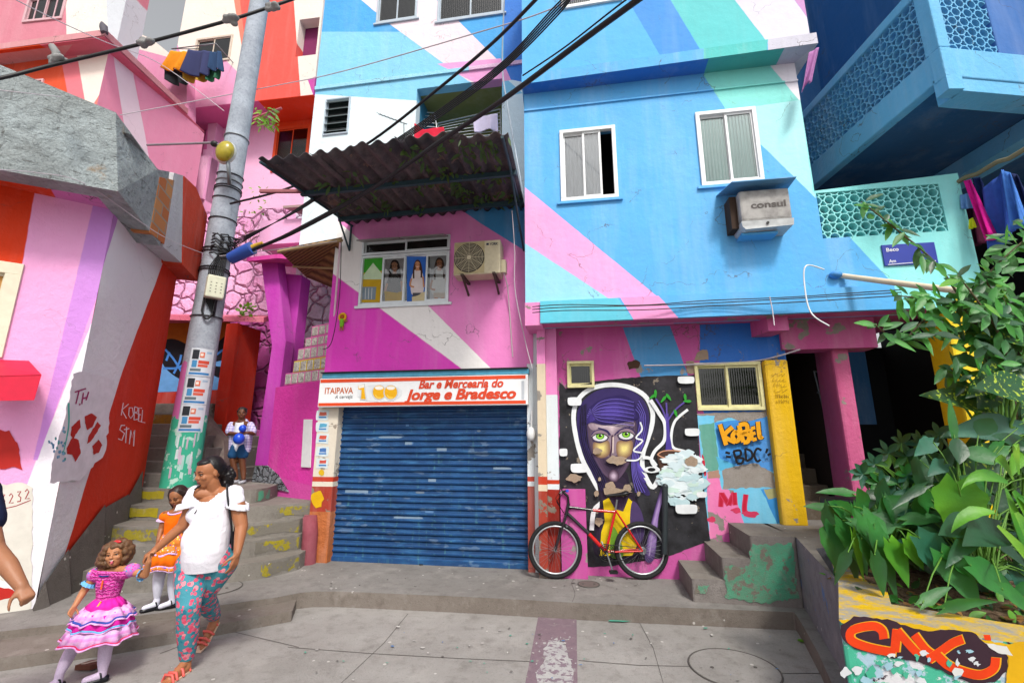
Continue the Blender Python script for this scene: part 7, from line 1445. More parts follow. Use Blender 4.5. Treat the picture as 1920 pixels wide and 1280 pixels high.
lv = [(1795, 905, 3.1, -95, .38, .3, LY, 'heart'), (1830, 985, 3.05, 178, .35, .18, LD, 'heart'), (1875, 990, 3.0, 182, .42, .2, LD, 'heart'), (1830, 1000, 3.0, 200, .38, .18, LD, 'arrow'), (1780, 1040, 3.0, -30, .3, .17, LG, 'heart'), (1820, 1060, 2.9, -30, .32, .17, LG, 'heart'), (1765, 1035, 3.0, -70, .3, .18, LG, 'heart'), (1880, 1105, 2.7, -30, .28, .18, LG, 'arrow'), (1770, 1140, 2.75, 20, .3, .1, LG, 'arrow'), (1730, 1130, 2.8, 30, .25, .1, LG, 'arrow'), (1745, 950, 3.3, 100, .2, .16, LG, 'heart'), (1850, 930, 3.2, 140, .3, .2, LG, 'heart'), (1810, 940, 3.2, 60, .25, .18, LG, 'heart')]
for i in range(115): lv.append((rn.uniform(1720, 1970), rn.uniform(800, 1110), rn.uniform(3.2, 3.7), rn.choice([rn.uniform(170, 370), rn.uniform(170, 370), rn.uniform(0, 360)]), rn.uniform(.16, .36), rn.uniform(.09, .17), rn.choice([LD, LD, LG, LBl]), rn.choice(['heart', 'arrow', 'oval'])))
plant('arrowhead_plant', 'dense arrow leaved plant in the middle of the planter with one big lime leaf', aty(1840, 1090, 3.2), lv, pr=.005)
# thorny shrub with arching branches
lv = []; br = [[(1905, 780, 3.6), (1870, 700, 3.6), (1830, 610, 3.6), (1760, 500, 3.55), (1680, 430, 3.5), (1615, 378, 3.45)], [(1870, 700, 3.6), (1820, 640, 3.55), (1740, 600, 3.5), (1690, 640, 3.45), (1640, 608, 3.4)], [(1890, 740, 3.6), (1900, 640, 3.5), (1880, 560, 3.45), (1850, 520, 3.4), (1920, 450, 3.3)], [(1830, 610, 3.6), (1800, 570, 3.5), (1740, 560, 3.5), (1690, 555, 3.5)], [(1890, 740, 3.6), (1930, 600, 3.4), (1960, 520, 3.3)], [(1850, 820, 3.6), (1830, 740, 3.6), (1780, 690, 3.5)], [(1905, 780, 3.6), (1880, 640, 3.4), (1800, 520, 3.35)]]
def tw_(ms):
    for b in br: P = [aty(*p) for p in smooth_pts(b, False, 5)]; n_ = len(P); ms.tube(P, [.014-.01*i/n_ for i in range(n_)], TWG, 7)
    for b in br:
        P = [aty(*p) for p in smooth_pts(b, False, 5)]
        for p in P[3::2]: ms.tube([p, p+V((rn.gauss(0, .5), rn.gauss(0, .5), rn.gauss(0, .5))).normalized()*.045], [.002, .0004], TWG, 4)
for b in br:
    P = smooth_pts(b, False, 6)
    for i, p in enumerate(P[4:]):
        for k in range(2 if p[0] < 1720 else 3):
            x, y = p[0]+rn.uniform(-6, 6), p[1]+rn.uniform(-6, 6); lv.append((x, y, p[2]+rn.uniform(-.1, .1), rn.choice([rn.uniform(100, 260), rn.uniform(-60, 60)]), rn.uniform(.1, .21), rn.uniform(.04, .065), rn.choice([LC, LC, LD, LG, LG, LY if rn.random() < .3 else LC]), 'oval'))
for cx, cy, n_ in ((1790, 590, 14), (1740, 600, 7), (1850, 620, 26), (1880, 560, 24), (1900, 480, 18), (1830, 640, 12), (1890, 680, 20), (1910, 420, 8), (1700, 590, 10), (1880, 730, 16), (1900, 600, 26), (1790, 640, 8), (1860, 700, 8), (1840, 560, 16)):
    for i in range(n_): lv.append((cx+rn.gauss(0, 24), cy+rn.gauss(0, 20), rn.uniform(3.3, 3.7), rn.uniform(0, 360), rn.uniform(.12, .22), rn.uniform(.045, .075), rn.choice([LC, LC, LG, LD]), 'oval'))
plant('thorny_shrub', 'tall thorny shrub with arching twigs and pointed leaves reaching over the aqua parapet', aty(1895, 1050, 3.6), lv, pr=0, twig=tw_)
mb = MB(); 
for i in range(1): mb.tube([aty(1905, 1060, 3.6), aty(1900, 900, 3.6), aty(1905, 780, 3.6)], [.02, .018, .014], TWG, 7)
mb.build('stem', SC.objects['thorny_shrub'])
# undergrowth and litter
mb = MB()
for i in range(260): p = soil0+sd2*rn.uniform(.05, 3)+V((rn.uniform(0, .5), rn.uniform(.03, .9), 0)); p.z = ZT-.05; leaf(mb, p, V((rn.gauss(0, 1), rn.gauss(0, 1), rn.uniform(.2, 1.2))), V((0, -1, 1)), rn.uniform(.05, .14), rn.uniform(.006, .05), rn.choice([LG, LY, LC, LD]), rn.choice(['oval', 'strap']))
tag(mb.build('ground_cover', None, loc=soil0), kind='stuff')
mb = MB()
for i in range(120): p = soil0+sd2*rn.uniform(.0, 2.5)+V((rn.uniform(-.1, .5), rn.uniform(.03, .9), 0)); p.z = ZT-.03; leaf(mb, p, V((rn.gauss(0, 1), rn.gauss(0, 1), rn.uniform(0, .3))), V((0, -.2, 1)), rn.uniform(.03, .12), rn.uniform(.015, .05), DRY, 'oval')
tag(mb.build('leaf_litter', None, loc=soil0), kind='stuff')
# dark carton behind the plants and a leaf on the road
cb2 = thing('crate', 'dark plastic crate with a metal bar half hidden behind the philodendron', 'crate', aty(1592, 950, 4.9)); mb = MB(); mb.box(aty(1600, 948, 4.9), (.5, .3, .16), simple('dark_plastic', '#1c2028', .5), None); mb.build('body', cb2, bevel=.02); mb = MB(); mb.tube([aty(1583, 941, 4.8), aty(1640, 950, 4.7)], .012, METAL); mb.build('handle', cb2)
mb = MB(); leaf(mb, atz(1500, 1201, .012), V((1, .3, .05)), V((0, 0, 1)), .09, .07, LY, 'heart'); tag(mb.build('fallen_leaf', None, loc=atz(1500, 1201, 0)), 'single bright green fallen leaf on the road by the low kerb', 'leaf')
# ---------------------------------------------------------------- people
def nz(v): v = V(v); return v.normalized()
def skin_mat(name, c):
    t = NT(name); n1 = t.noise(14, 4, vec=t.O()); col = t.mix(t.math('MULTIPLY', t.ramp(n1, .35, .7), .3), alb(c), tuple(x*.72 for x in alb(c)[:3])+(1,))
    m = t.done(col, .5, t.bump(t.noise(90, 3, vec=t.O()), .001), .4); t.b.inputs['Subsurface Weight'].default_value = .12; t.b.inputs['Subsurface Radius'].default_value = (.02, .008, .004); return m
def head(mb, c, fw, up, h, m, face='calm'):
    """skull, jaw, nose, lips, brow, cheeks and ears of a head of height h centred on c"""
    fw = nz(fw); up = nz(up); rt = fw.cross(up).normalized(); up = rt.cross(fw).normalized(); ax = (rt, fw, up)
    P = lambda x, y, z: c+rt*(x*h)+fw*(y*h)+up*(z*h)
    mb.ell(P(0, -.04, .12), (.335*h, .42*h, .38*h), m, ax, 20, 13); mb.ell(P(0, .08, -.12), (.285*h, .30*h, .34*h), m, ax, 18, 11); mb.ell(P(0, .2, -.33), (.15*h, .14*h, .13*h), m, ax)
    mb.ell(P(0, .33, .08), (.22*h, .06*h, .07*h), m, ax)
    for s in (-1, 1):
        mb.ell(P(s*.15, .27, -.1), (.11*h, .09*h, .1*h), m, ax); mb.ell(P(s*.325, -.02, -.04), (.035*h, .07*h, .11*h), m, ax); mb.ell(P(s*.045, .38, -.1), (.035*h, .04*h, .03*h), m, ax)
    mb.cap(P(0, .36, .06), P(0, .43, -.09), .03*h, .045*h, m)
    mb.ell(P(0, .35, -.205), (.1*h, .045*h, .025*h), m, ax); mb.ell(P(0, .34, -.255), (.085*h, .045*h, .028*h), m, ax)
    return P, ax
def face_parts(par, P, ax, h, hairm, lip, closed=False, tongue=False, down=False):
    W_ = simple('eye_white', '#efeae6', .3) if 'eye_white' not in bpy.data.materials else bpy.data.materials['eye_white']
    I_ = simple('eye_iris', '#24140c', .2) if 'eye_iris' not in bpy.data.materials else bpy.data.materials['eye_iris']
    for s in (-1, 1):
        m = MB(); 
        if not closed:
            m.ell(P(s*.135, .325, .02), (.048*h, .03*h, .02*h), W_, ax); m.ell(P(s*.135, .345, .017 if not down else .005), (.026*h, .02*h, .026*h), I_, ax)
        m.tube([P(s*.205, .325, .025 if not closed else 0), P(s*.135, .372, .052 if not closed else 0.01), P(s*.07, .36, .025 if not closed else .0)], .009*h, I_, 5); m.build('eye', par)
        m = MB(); m.tube([P(s*.22, .32, .11), P(s*.14, .385, .135), P(s*.06, .39, .11)], [.008*h, .016*h, .012*h], hairm, 6); m.build('eyebrow', par)
    m = MB()
    if tongue:
        m.ell(P(0, .355, -.23), (.085*h, .04*h, .05*h), simple('mouth_dark', '#5a1c1c', .5), ax); m.ell(P(-.02, .4, -.27), (.05*h, .06*h, .07*h), simple('tongue_pink', '#c85a6c', .4), ax); m.ell(P(0, .385, -.195), (.06*h, .02*h, .014*h), W_, ax)
    else: m.ell(P(0, .372, -.207), (.085*h, .03*h, .017*h), lip, ax); m.ell(P(0, .362, -.25), (.075*h, .032*h, .022*h), lip, ax); m.tube([P(-.09, .365, -.228), P(0, .402, -.228), P(.09, .365, -.228)], .005*h, I_, 5)
    m.build('mouth', par)
def hand(mb, w, d, pn, s, m, curl=30, ts=1, spread=4):
    """palm and five separate fingers; w wrist, d pointing direction, pn palm normal, ts side of the thumb"""
    d = nz(d); pn = nz(V(pn)-d*V(pn).dot(d)); sd_ = d.cross(pn)*ts
    mb.cap(w-d*.02*s, w+d*.015*s, .024*s, .026*s, m, 10)
    for k in (-1.2, -.4, .4, 1.2): mb.cap(w+d*.012*s+sd_*k*.012*s, w+d*.082*s+sd_*k*.0195*s, .017*s, .0135*s, m, 8)
    for i, (k, L) in enumerate(((1.25, .068), (.42, .077), (-.42, .071), (-1.25, .055))):
        p = w+d*.085*s+sd_*k*.02*s; q = nz(d+sd_*k*.06); c = 0
        for j, f in enumerate((.45, .32, .25)):
            c += curl*(.8 if j == 0 else 1.1)*(1+.12*i); a = R(c); e = q*math.cos(a)+pn*math.sin(a); p2 = p+e*(L*f*s*1.05); mb.cap(p, p2, (.0098-.0012*j)*s, (.0088-.0012*j)*s, m, 8); p = p2
    p = w+d*.028*s+sd_*.028*s; e = nz(d*.55+sd_*.75+pn*.35)
    for L, r in ((.036, .0125), (.03, .0108), (.024, .009)): p2 = p+e*L*s; mb.cap(p, p2, r*s, r*.9*s, m, 8); p = p2; e = nz(e+d*.4+pn*.2-sd_*.2)
def chain(mb, pts, rs, m, seg=14):
    for i in range(len(pts)-1): mb.cap(pts[i], pts[i+1], rs[i], rs[i+1], m, seg)
def hairball(mb, c, R_, n, r0, r1, m, rnd, sq=(1, 1, 1), cond=None):
    for i in range(n):
        v = nz((rnd.gauss(0, 1), rnd.gauss(0, 1), rnd.gauss(0, 1))); p = c+V((v.x*R_*sq[0], v.y*R_*sq[1], v.z*R_*sq[2]))
        if cond and not cond(p): continue
        mb.ell(p, rnd.uniform(r0, r1), m, seg=8, rings=6)
def cloth_mat(name, c, bump=.002, var=.15, patt=None):
    t = NT(name); n1 = t.noise(7, 4, vec=t.O()); col = t.mix(t.math('MULTIPLY', t.ramp(n1, .35, .7), var), alb(c), tuple(x*.6 for x in alb(c)[:3])+(1,))
    if patt: col = patt(t, col)
    nr = t.bump(t.noise(9, 4, vec=t.O(), dist=.8), .02, .5); nr = t.bump(t.noise(120, 2, vec=t.O()), bump, 1, nr); return t.done(col, .85, nr, .15)
def floral(cols, sc, th=.32):
    def f(t, col):
        for i, c in enumerate(cols):
            mp = t.n('ShaderNodeMapping'); t.l(t.O(), mp.inputs[0]); mp.inputs['Location'].default_value = (i*3.1, i*1.7, i*.9); v = t.n('ShaderNodeTexVoronoi'); v.inputs['Scale'].default_value = sc*(1+.2*i); t.l(mp.outputs[0], v.inputs[0])
            d = t.math('ADD', v.outputs['Distance'], t.math('MULTIPLY', t.noise(sc*4, 2, vec=t.O()), .25)); col = t.mix(t.math('LESS_THAN', d, th), col, alb(c))
        return col
    return f
def skirt(mb, rings, mats, n=96, waves=13, amp=.05, ph=0, up=V((0, 0, 1))):
    """rings: (centre, rx, ry, wave amount)"""
    rg = []
    for c, rx, ry, wv in rings:
        rg.append([V(c)+V((rx*math.cos(a)*(1+wv*amp*math.sin(waves*a+ph)), ry*math.sin(a)*(1+wv*amp*math.sin(waves*a+ph)), wv*.01*math.cos(waves*a*.5))) for a in [2*math.pi*i/n for i in range(n)]])
    for i in range(len(rg)-1): mb.loft([rg[i], rg[i+1]], mats[i])
rp = random.Random(33)
# ---- woman in white top and floral trousers
SKW = skin_mat('brown_skin', '#a86c48'); HRK = simple('black_hair', '#171214', .45, .4, var=.3, vs=40, bump=.004, scale_bump=50); LIP = simple('lips', '#94504a', .4)
D = 3.95
wm = thing('person', 'woman in white blouse and floral teal trousers walking left and holding a small hand', 'person', atz(370, 1255, 0))
hc = aty(392, 886, D-.02); sb = MB()
fw = nz((-.42, -.88, -.2)); P, ax = head(sb, hc, fw, (-.06, 0, 1), .245, SKW)
nk = aty(402, 920, D+.02); ch = aty(400, 957, D+.03); pel = aty(388, 1052, D+.05)
sR = aty(368, 925, D-.04); sL = aty(440, 925, D+.02); eL = aty(453, 986, D+.0); wL = aty(445, 1036, D-.08)
eR = aty(342, 985, D-.05); wR = aty(294, 1028, D-.12)
sb.cap(hc+V((.03, .0, -.07)), nk, .052, .058, SKW); sb.cap(nk+V((-.06, 0, -.01)), nk+V((.06, 0, -.01)), .045, .045, SKW); chain(sb, [sR+V((.02, 0, .0)), nk+V((0, 0, -.03)), sL+V((-.02, 0, 0))], [.05, .06, .05], SKW)
sb.ell(ch+V((-.01, -.03, .075)), (.11, .075, .06), SKW); chain(sb, [ch+V((0, .02, .05)), pel], [.08, .08], SKW)
chain(sb, [sL, (sL+eL)/2, eL, (eL+wL)/2, wL], [.062, .06, .048, .04, .028], SKW); chain(sb, [sR, eR, (eR+wR)/2, wR], [.05, .04, .036, .026], SKW)
hand(sb, wL, (-.12, -.1, -1), (-.8, .2, 0), 1.0, SKW, 18, -1)
hdR = nz(aty(277, 1040, D-.15)-wR); hand(sb, wR, hdR, (0, .1, -1), .95, SKW, 42, 1)
# feet
def foot(mb, ank, heel, toe, s, m):
    mb.cap(ank, heel+V((0, 0, .035*s)), .034*s, .03*s, m); mb.cap(heel+V((0, 0, .03*s)), toe*.7+heel*.3+V((0, 0, .022*s)), .028*s, .03*s, m); mb.cap(ank-V((0, 0, .02)), toe*.55+heel*.45+V((0, 0, .03*s)), .03*s, .028*s, m)
    dr_ = nz(toe-heel); sd_ = dr_.cross(V((0, 0, 1)))
    for k in range(5): b = toe+sd_*(k-2)*.0155*s-dr_*(.012*abs(k-1.2))*s; mb.cap(b-dr_*.04*s+V((0, 0, .018*s)), b+V((0, 0, .012*s)), .0125*s, .0095*s, m, 8)
f1h, f1t = atz(349, 1260, .0), atz(322, 1276, .0); a1_ = f1h+V((-.01, 0, .1)); ft_s = 1.0
f2t = atz(374, 1220, .01); f2h = aty(395, 1186, f2t.y+.1); f2h = f2t+nz(f2h-f2t)*.2; a2 = f2h+V((-.02, .0, .07))
L1 = (f1t-f1h).length; f1t = f1h+nz(f1t-f1h)*.21
chain(sb, [pel+V((-.08, 0, 0)), aty(354, 1135, D-.1), a1_], [.07, .05, .04], SKW); chain(sb, [pel+V((.08, 0, 0)), aty(382, 1115, D+.1), a2], [.07, .05, .04], SKW); foot(sb, a1_, f1h, f1t, 1, SKW); foot(sb, a2, f2h, f2t, 1, SKW)
bodyW = sb.build('body', wm, remesh=.0052, smooth_it=3)
bodyW.data.materials[0] = SKW
face_parts(bodyW, P, ax, .235, HRK, LIP, down=True)
hm = MB()
hm.ell(P(0, -.13, .17), (.37*.235, .42*.235, .4*.235), HRK, ax, 18, 12); hm.ell(P(0, -.36, .05), (.28*.235, .26*.235, .34*.235), HRK, ax); hm.ell(P(0, .1, .36), (.26*.235, .24*.235, .14*.235), HRK, ax)
hm.ell(P(0, -.55, -.22), (.055, .06, .085), HRK, ax); hairball(hm, P(0, -.58, -.3), .055, 70, .01, .018, HRK, rp, (1, 1, 1.5)); hm.build('hair', wm, remesh=.006, smooth_it=1)
WTOP = cloth_mat('white_blouse', '#f2f0fa', .002, .08)
tb = MB(); chain(tb, [ch+V((0, 0, .07)), ch, aty(393, 1000, D+.0), aty(385, 1030, D-.01), pel+V((0, 0, -.02))], [.12, .145, .15, .165, .178], WTOP, 20)
for s_, sh_ in ((-1, sR), (1, sL)): tb.cap(sh_+V((-.01*s_, 0, .005)), sh_+V((.025*s_, -.01, -.055)), .066, .066, WTOP); tb.cap(sh_, ch+V((s_*.06, 0, .07)), .07, .09, WTOP)
tb.ell(ch+V((-.09, -.05, -.02)), (.09, .09, .08), WTOP); tb.ell(ch+V((.02, -.08, -.02)), (.1, .085, .08), WTOP); tb.ell(ch+V((-.03, -.04, .05)), (.13, .095, .06), WTOP); tb.ell(aty(370, 1012, D-.04), (.11, .12, .14), WTOP)
top = tb.build('blouse', wm, remesh=.008, smooth_it=6)
# cut neckline and hem
def cut(o, pt, nrm):
    bm = bmesh.new(); bm.from_mesh(o.data); l = rootloc(o.parent) if o.parent else o.location
    bmesh.ops.bisect_plane(bm, geom=bm.verts[:]+bm.edges[:]+bm.faces[:], plane_co=V(pt)-l, plane_no=nrm, clear_outer=True); bm.to_mesh(o.data); bm.free()

def carve(o, c, r):
    bm = bmesh.new(); bm.from_mesh(o.data); c = V(c)-(rootloc(o.parent) if o.parent else o.location)
    bmesh.ops.delete(bm, geom=[v for v in bm.verts if sum(((v.co[i]-c[i])/r[i])**2 for i in range(3)) < 1], context='VERTS'); bm.to_mesh(o.data); bm.free()
carve(top, nk+V((-.01, -.09, .01)), (.08, .13, .085)); cut(top, pel+V((0, 0, -.05)), (.0, 0, -1))
rf = MB()
for s_, sh_ in ((-1, sR), (1, sL)):
    c_ = sh_+V((.045*s_, -.01, -.095)); rg = []
    for r_, dz in ((.074, .03), (.08, .0), (.088, -.018)): rg.append([c_+V((r_*math.cos(a)*(1+.06*math.sin(11*a)), r_*math.sin(a)*(1+.06*math.sin(11*a)), dz+.4*s_*-.05*math.cos(a))) for a in [2*math.pi*i/44 for i in range(44)]])
    rf.loft(rg, WTOP)
rf.build('sleeve_frill', top, solid=.003)
bt_ = MB(); bt_.tube([ch+V((-.05, -.125, .03)), ch+V((-.055, -.15, -.0))], .004, BLACK); bt_.build('keyhole', top)
FLR = cloth_mat('floral_trousers', '#4a92a2', .002, .2, floral(['#2f7c94', '#e8909c', '#d8506c', '#e0607c'], 15, .44))
hR_, hL_ = pel+V((-.09, -.02, -.02)), pel+V((.09, .03, -.02)); kR = aty(354, 1135, D-.1); kL = aty(382, 1115, D+.1)
tr = MB(); chain(tr, [pel+V((-.04, 0, .02)), pel+V((.05, 0, .02))], [.15, .15], FLR, 18)
chain(tr, [hR_, (hR_+kR)/2, kR, (kR+a1_)/2, a1_+V((0, 0, .015))], [.135, .115, .082, .076, .054], FLR, 18); chain(tr, [hL_, (hL_+kL)/2, kL, (kL+a2)/2, a2+V((0, 0, .015))], [.135, .11, .08, .074, .054], FLR, 18)
o = tr.build('trousers', wm, remesh=.008, smooth_it=4); cut(o, a1_+V((0, 0, -.012)), (0, 0, -1))
SDL = simple('coral_sandal', '#e06058', .5); SD2 = simple('sandal_sole', '#d8b8a0', .6)
for nm, h_, t_ in (('f', f1h, f1t), ('b', f2h, f2t)):
    m = MB(); dr_ = nz(t_-h_); sd_ = nz(dr_.cross(V((0, 0, 1)))); up_ = sd_.cross(dr_); m.prism([h_-dr_*.03+sd_*.03, h_-dr_*.03-sd_*.03, t_-sd_*.048-dr_*.05, t_+dr_*.015-sd_*.02, t_+dr_*.015+sd_*.02, t_+sd_*.048-dr_*.05], up_*.008 if nm == 'b' else (0, 0, .01), SD2)
    for k in (.35, .62, .78): c_ = h_+(t_-h_)*k; m.tube([c_+sd_*.046+up_*.01, c_+sd_*.03+up_*.056, c_-sd_*.03+up_*.056, c_-sd_*.046+up_*.01], .01, SDL, 6)
    m.tube([h_+sd_*.035+up_*.01, h_-dr_*.03+up_*.06, h_-sd_*.035+up_*.01], .007, SDL, 6); m.build('sandal', wm)
BGM = simple('black_bag', '#16181e', .6); m = MB(); m.tube([sL+V((-.05, -.04, .078)), sL+V((-.0, -.1, -.0)), aty(434, 985, D-.02), aty(436, 1030, D+.05)], .008, BGM); m.tube([sL+V((-.05, -.04, .078)), sL+V((-.04, .1, 0)), aty(440, 1000, D+.15)], .008, BGM)
m.tube([sR+V((.03, -.075, .04)), sR+V((.06, -.03, .078)), sR+V((.06, .08, .05))], .007, BGM)
m.build('bag_strap', None, loc=sL); SC.objects['bag_strap'].name = 'shoulder_bag'; tag(SC.objects['shoulder_bag'], 'black shoulder bag with thin straps on the back of the woman in white', 'bag')
m = MB(); m.ell(aty(436, 1025, D+.2), (.06, .07, .13), BGM); m.build('bag_body', SC.objects['shoulder_bag'])

# ---- girl in pink dress
SKG = skin_mat('light_brown_skin', '#bd8058'); HRB = simple('brown_curly_hair', '#6a4a30', .55, .35, var=.4, vs=60, bump=.006, scale_bump=40); D = 3.82
gp = thing('person', 'small girl in pink ruffled dress with her tongue out, held by the woman', 'person', atz(150, 1275, 0))
hc = aty(218, 1038, D); hh_ = .185; sb = MB(); P, ax = head(sb, hc, nz((.3, -.93, .04)), (-.12, 0, 1), hh_, SKG)
nk = aty(212, 1064, D+.02); shL = aty(182, 1074, D); shR = aty(240, 1068, D); elR = aty(272, 1077, D-.02); haR = aty(279, 1052, D-.06); elL = aty(157, 1108, D-.02); haL = aty(141, 1134, D-.08); wst = aty(202, 1120, D+.02)
sb.cap(hc+V((0, .01, -.06)), nk+V((0, 0, -.01)), .034, .036, SKG); chain(sb, [shL, nk+V((0, 0, -.025)), shR], [.033, .045, .033], SKG)
chain(sb, [shR, elR, haR], [.031, .027, .019], SKG); chain(sb, [shL, elL, haL], [.031, .026, .018], SKG); hand(sb, haR, (0, 0, 1), (.6, .2, 0), .62, SKG, 35, 1); hand(sb, haL, nz(haL-elL), (.6, -.2, 0), .62, SKG, 25, -1)
b = sb.build('body', gp, remesh=.0042, smooth_it=2); face_parts(b, P, ax, hh_, HRB, LIP, tongue=True)
hm = MB(); hm.ell(P(0, -.12, .17), (.37*hh_, .4*hh_, .38*hh_), HRB, ax, 16, 10); fcut = lambda p: (p-P(0, .55, -.15)).length > .5*hh_
hairball(hm, P(0, -.12, .02), .1, 190, .012, .024, HRB, rp, (1.0, .9, .95), fcut); hairball(hm, P(.35, -.1, -.15), .055, 50, .012, .02, HRB, rp, (1, 1, 1.2)); hairball(hm, P(-.36, -.1, -.0), .035, 26, .012, .018, HRB, rp, (1, 1, 1.5), fcut); hm.build('hair', gp, remesh=.006)
m = MB(); m.ell(P(-.1, .2, .5), (.03, .012, .012), simple('red_clip', '#d03038', .4)); m.build('hair_clip', gp)
t_ = NT('pink_ruched_bodice'); w_ = t_.n('ShaderNodeTexWave'); w_.bands_direction = 'Z'; w_.inputs['Scale'].default_value = 13; w_.inputs['Distortion'].default_value = 6; w_.inputs['Detail Scale'].default_value = 4; t_.l(t_.O(), w_.inputs[0])
BOD = t_.done(t_.mix(w_.outputs['Fac'], alb('#d81c9c'), alb('#f46cc8')), .5, t_.bump(w_.outputs['Fac'], .012), .4)
bd = MB(); chain(bd, [nk+V((0, .0, -.055)), (nk+wst)/2, wst], [.078, .088, .07], BOD, 18); chain(bd, [shL+V((.01, 0, -.01)), shR+V((-.01, 0, -.01))], [.056, .056], BOD); o = bd.build('bodice', gp, remesh=.006, smooth_it=3); cut(o, nk+V((0, -.04, .004)), (0, -.35, .93))
FSL = cloth_mat('floral_sleeve', '#c86cc0', .002, .1, floral(['#e8c040', '#4a90d0', '#e04890', '#5ab0c0'], 26, .34)); LBT = simple('light_blue_trim', '#6ab4ec', .7)
sm_ = MB(); sm_.ell(shL+V((-.015, 0, -.01)), (.05, .052, .05), FSL); sm_.ell(shR+V((.035, 0, 0)), (.06, .052, .05), FSL); sl3 = sm_.build('sleeves', gp, remesh=.007)
tm_ = MB()
def frill(mb, c, d, r, mat, wv=12):
    d = nz(d); x = nz(d.cross(V((0, 1, .1)))); y = d.cross(x); rg = []
    for q, e in ((r*.8, 0), (r, .014), (r*1.12, .022)): rg.append([c+d*e+(x*math.cos(a)+y*math.sin(a))*q*(1+.07*math.sin(wv*a)) for a in [2*math.pi*i/48 for i in range(48)]])
    mb.loft(rg, mat)
frill(tm_, shL+(elL-shL)*.5, elL-shL, .045, LBT); frill(tm_, shR+(elR-shR)*.75, elR-shR, .045, LBT); tm_.tube([nk+V((.065*math.cos(a), -.03+.05*math.sin(a)*1.0, -.02+.02*math.sin(a))) for a in [2*math.pi*i/20 for i in range(21)]], .006, simple('navy_trim', '#24307c', .7)); tm_.build('trim', gp, solid=0)
def plaid(c1, c2):
    def f(t, col):
        x = t.n('ShaderNodeSeparateXYZ'); t.l(t.O(), x.inputs[0])
        for i, k in ((0, 150), (2, 150)):
            s = t.math('SINE', t.math('MULTIPLY', x.outputs[i], k)); col = t.mix(t.math('MULTIPLY', t.ramp(s, .0, .6), .4), col, alb(c1 if i else c2))
        return col
    return f
SKP = cloth_mat('white_pink_check', '#f0bcea', .002, .1, plaid('#e05cc8', '#d890e0')); SKH = cloth_mat('hot_pink_satin', '#ec2cb0', .002, .3); RTR = simple('red_trim', '#d81c5c', .7); NTR = simple('navy_ribbon', '#2c48a8', .7)
hemc = aty(186, 1195, D); tl = (hemc-wst); g = lambda k: wst+tl*k
sk = MB(); skirt(sk, [(g(-.03), .068, .062, 0), (g(.2), .13, .115, .7), (g(.42), .185, .165, 1.1), (g(.46), .195, .175, 1.2), (g(.5), .2, .18, 1.3)], [SKH, SKP, NTR, SKP], waves=15); skirt(sk, [(g(.3), .15, .13, .6), (g(.62), .195, .175, 1), (g(.66), .2, .18, 1), (g(.68), .203, .182, 1.1)], [SKH, LBT, SKP], waves=13, ph=1)
skirt(sk, [(g(.55), .17, .15, .6), (g(.94), .225, .2, 1.1), (g(.965), .232, .206, 1.2), (g(1), .238, .21, 1.3)], [SKP, RTR, SKP], waves=14, ph=2); sk.build('skirt', gp, solid=.003)
m = MB(); m.tube([nk+V((.02, -.1, -.06)), nk+V((.03, -.115, -.12))], .006, simple('orange_bow', '#e85a20', .6)); m.tube([wst+V((.02, -.08, .0)), wst+V((0, -.11, -.07))], .006, simple('yellow_bow', '#f0c020', .6)); m.build('bow', gp)
TIG = simple('white_fishnet_tights', '#d8c4e0', .7, var=.2, vs=120, bump=.004, scale_bump=140); BSH = simple('black_patent_shoe', '#14141c', .25)
kneeL, ankL = aty(132, 1222, D-.03), aty(112, 1262, D-.1); kneeR, ankR = aty(197, 1222, D), aty(193, 1256, D); 
lg = MB(); chain(lg, [g(.6)+V((-.06, 0, 0)), kneeL, (kneeL+ankL)/2, ankL], [.055, .043, .04, .028], TIG); chain(lg, [g(.6)+V((.06, 0, 0)), kneeR, (kneeR+ankR)/2, ankR], [.055, .043, .04, .028], TIG)
fl, fr_ = V((ankL.x, ankL.y, .02)), V((ankR.x, ankR.y, .02))
for a_, d_ in ((fl, (-.25, -.95, 0)), (fr_, (-.75, -.6, 0))):
    d_ = nz(d_); lg.cap(V((a_.x, a_.y, ankR.z if a_ is fr_ else ankL.z)), a_+V((0, 0, .025)), .028, .027, TIG); lg.cap(a_+V((0, 0, .03)), a_+d_*.09+V((0, 0, .018)), .028, .024, TIG)
lg.build('tights', gp, remesh=.006, smooth_it=2)
def shoe(name, par, a_, d_, s=1.0, mat=None, strap=True):
    d_ = nz(d_); m = MB(); sd_ = d_.cross(V((0, 0, 1))); rg = []
    for t_, w_, h_ in ((-.045, .018, .03), (-.03, .03, .045), (.02, .032, .032), (.07, .036, .026), (.105, .03, .026), (.125, .012, .014)):
        rg.append([a_+d_*t_*s+sd_*(w_*s*math.cos(q))+V((0, 0, max(-.018, h_*s*math.sin(q)*.7))) for q in [2*math.pi*i/14 for i in range(14)]])
    m.loft(rg, mat or BSH, cap=True)
    if strap: m.tube([a_+sd_*.034*s+V((0, 0, .01)), a_+sd_*.03*s+V((0, 0, .05*s))+d_*.01, a_+V((0, 0, .066*s))+d_*.02*s, a_-sd_*.03*s+V((0, 0, .05*s))+d_*.01, a_-sd_*.034*s+V((0, 0, .01))], .006, mat or BSH, 6)
    return m.build(name, par)
shoe('shoe', gp, fl, (-.25, -.95, 0), .95); shoe('shoe', gp, fr_, (-.75, -.6, 0), .95)
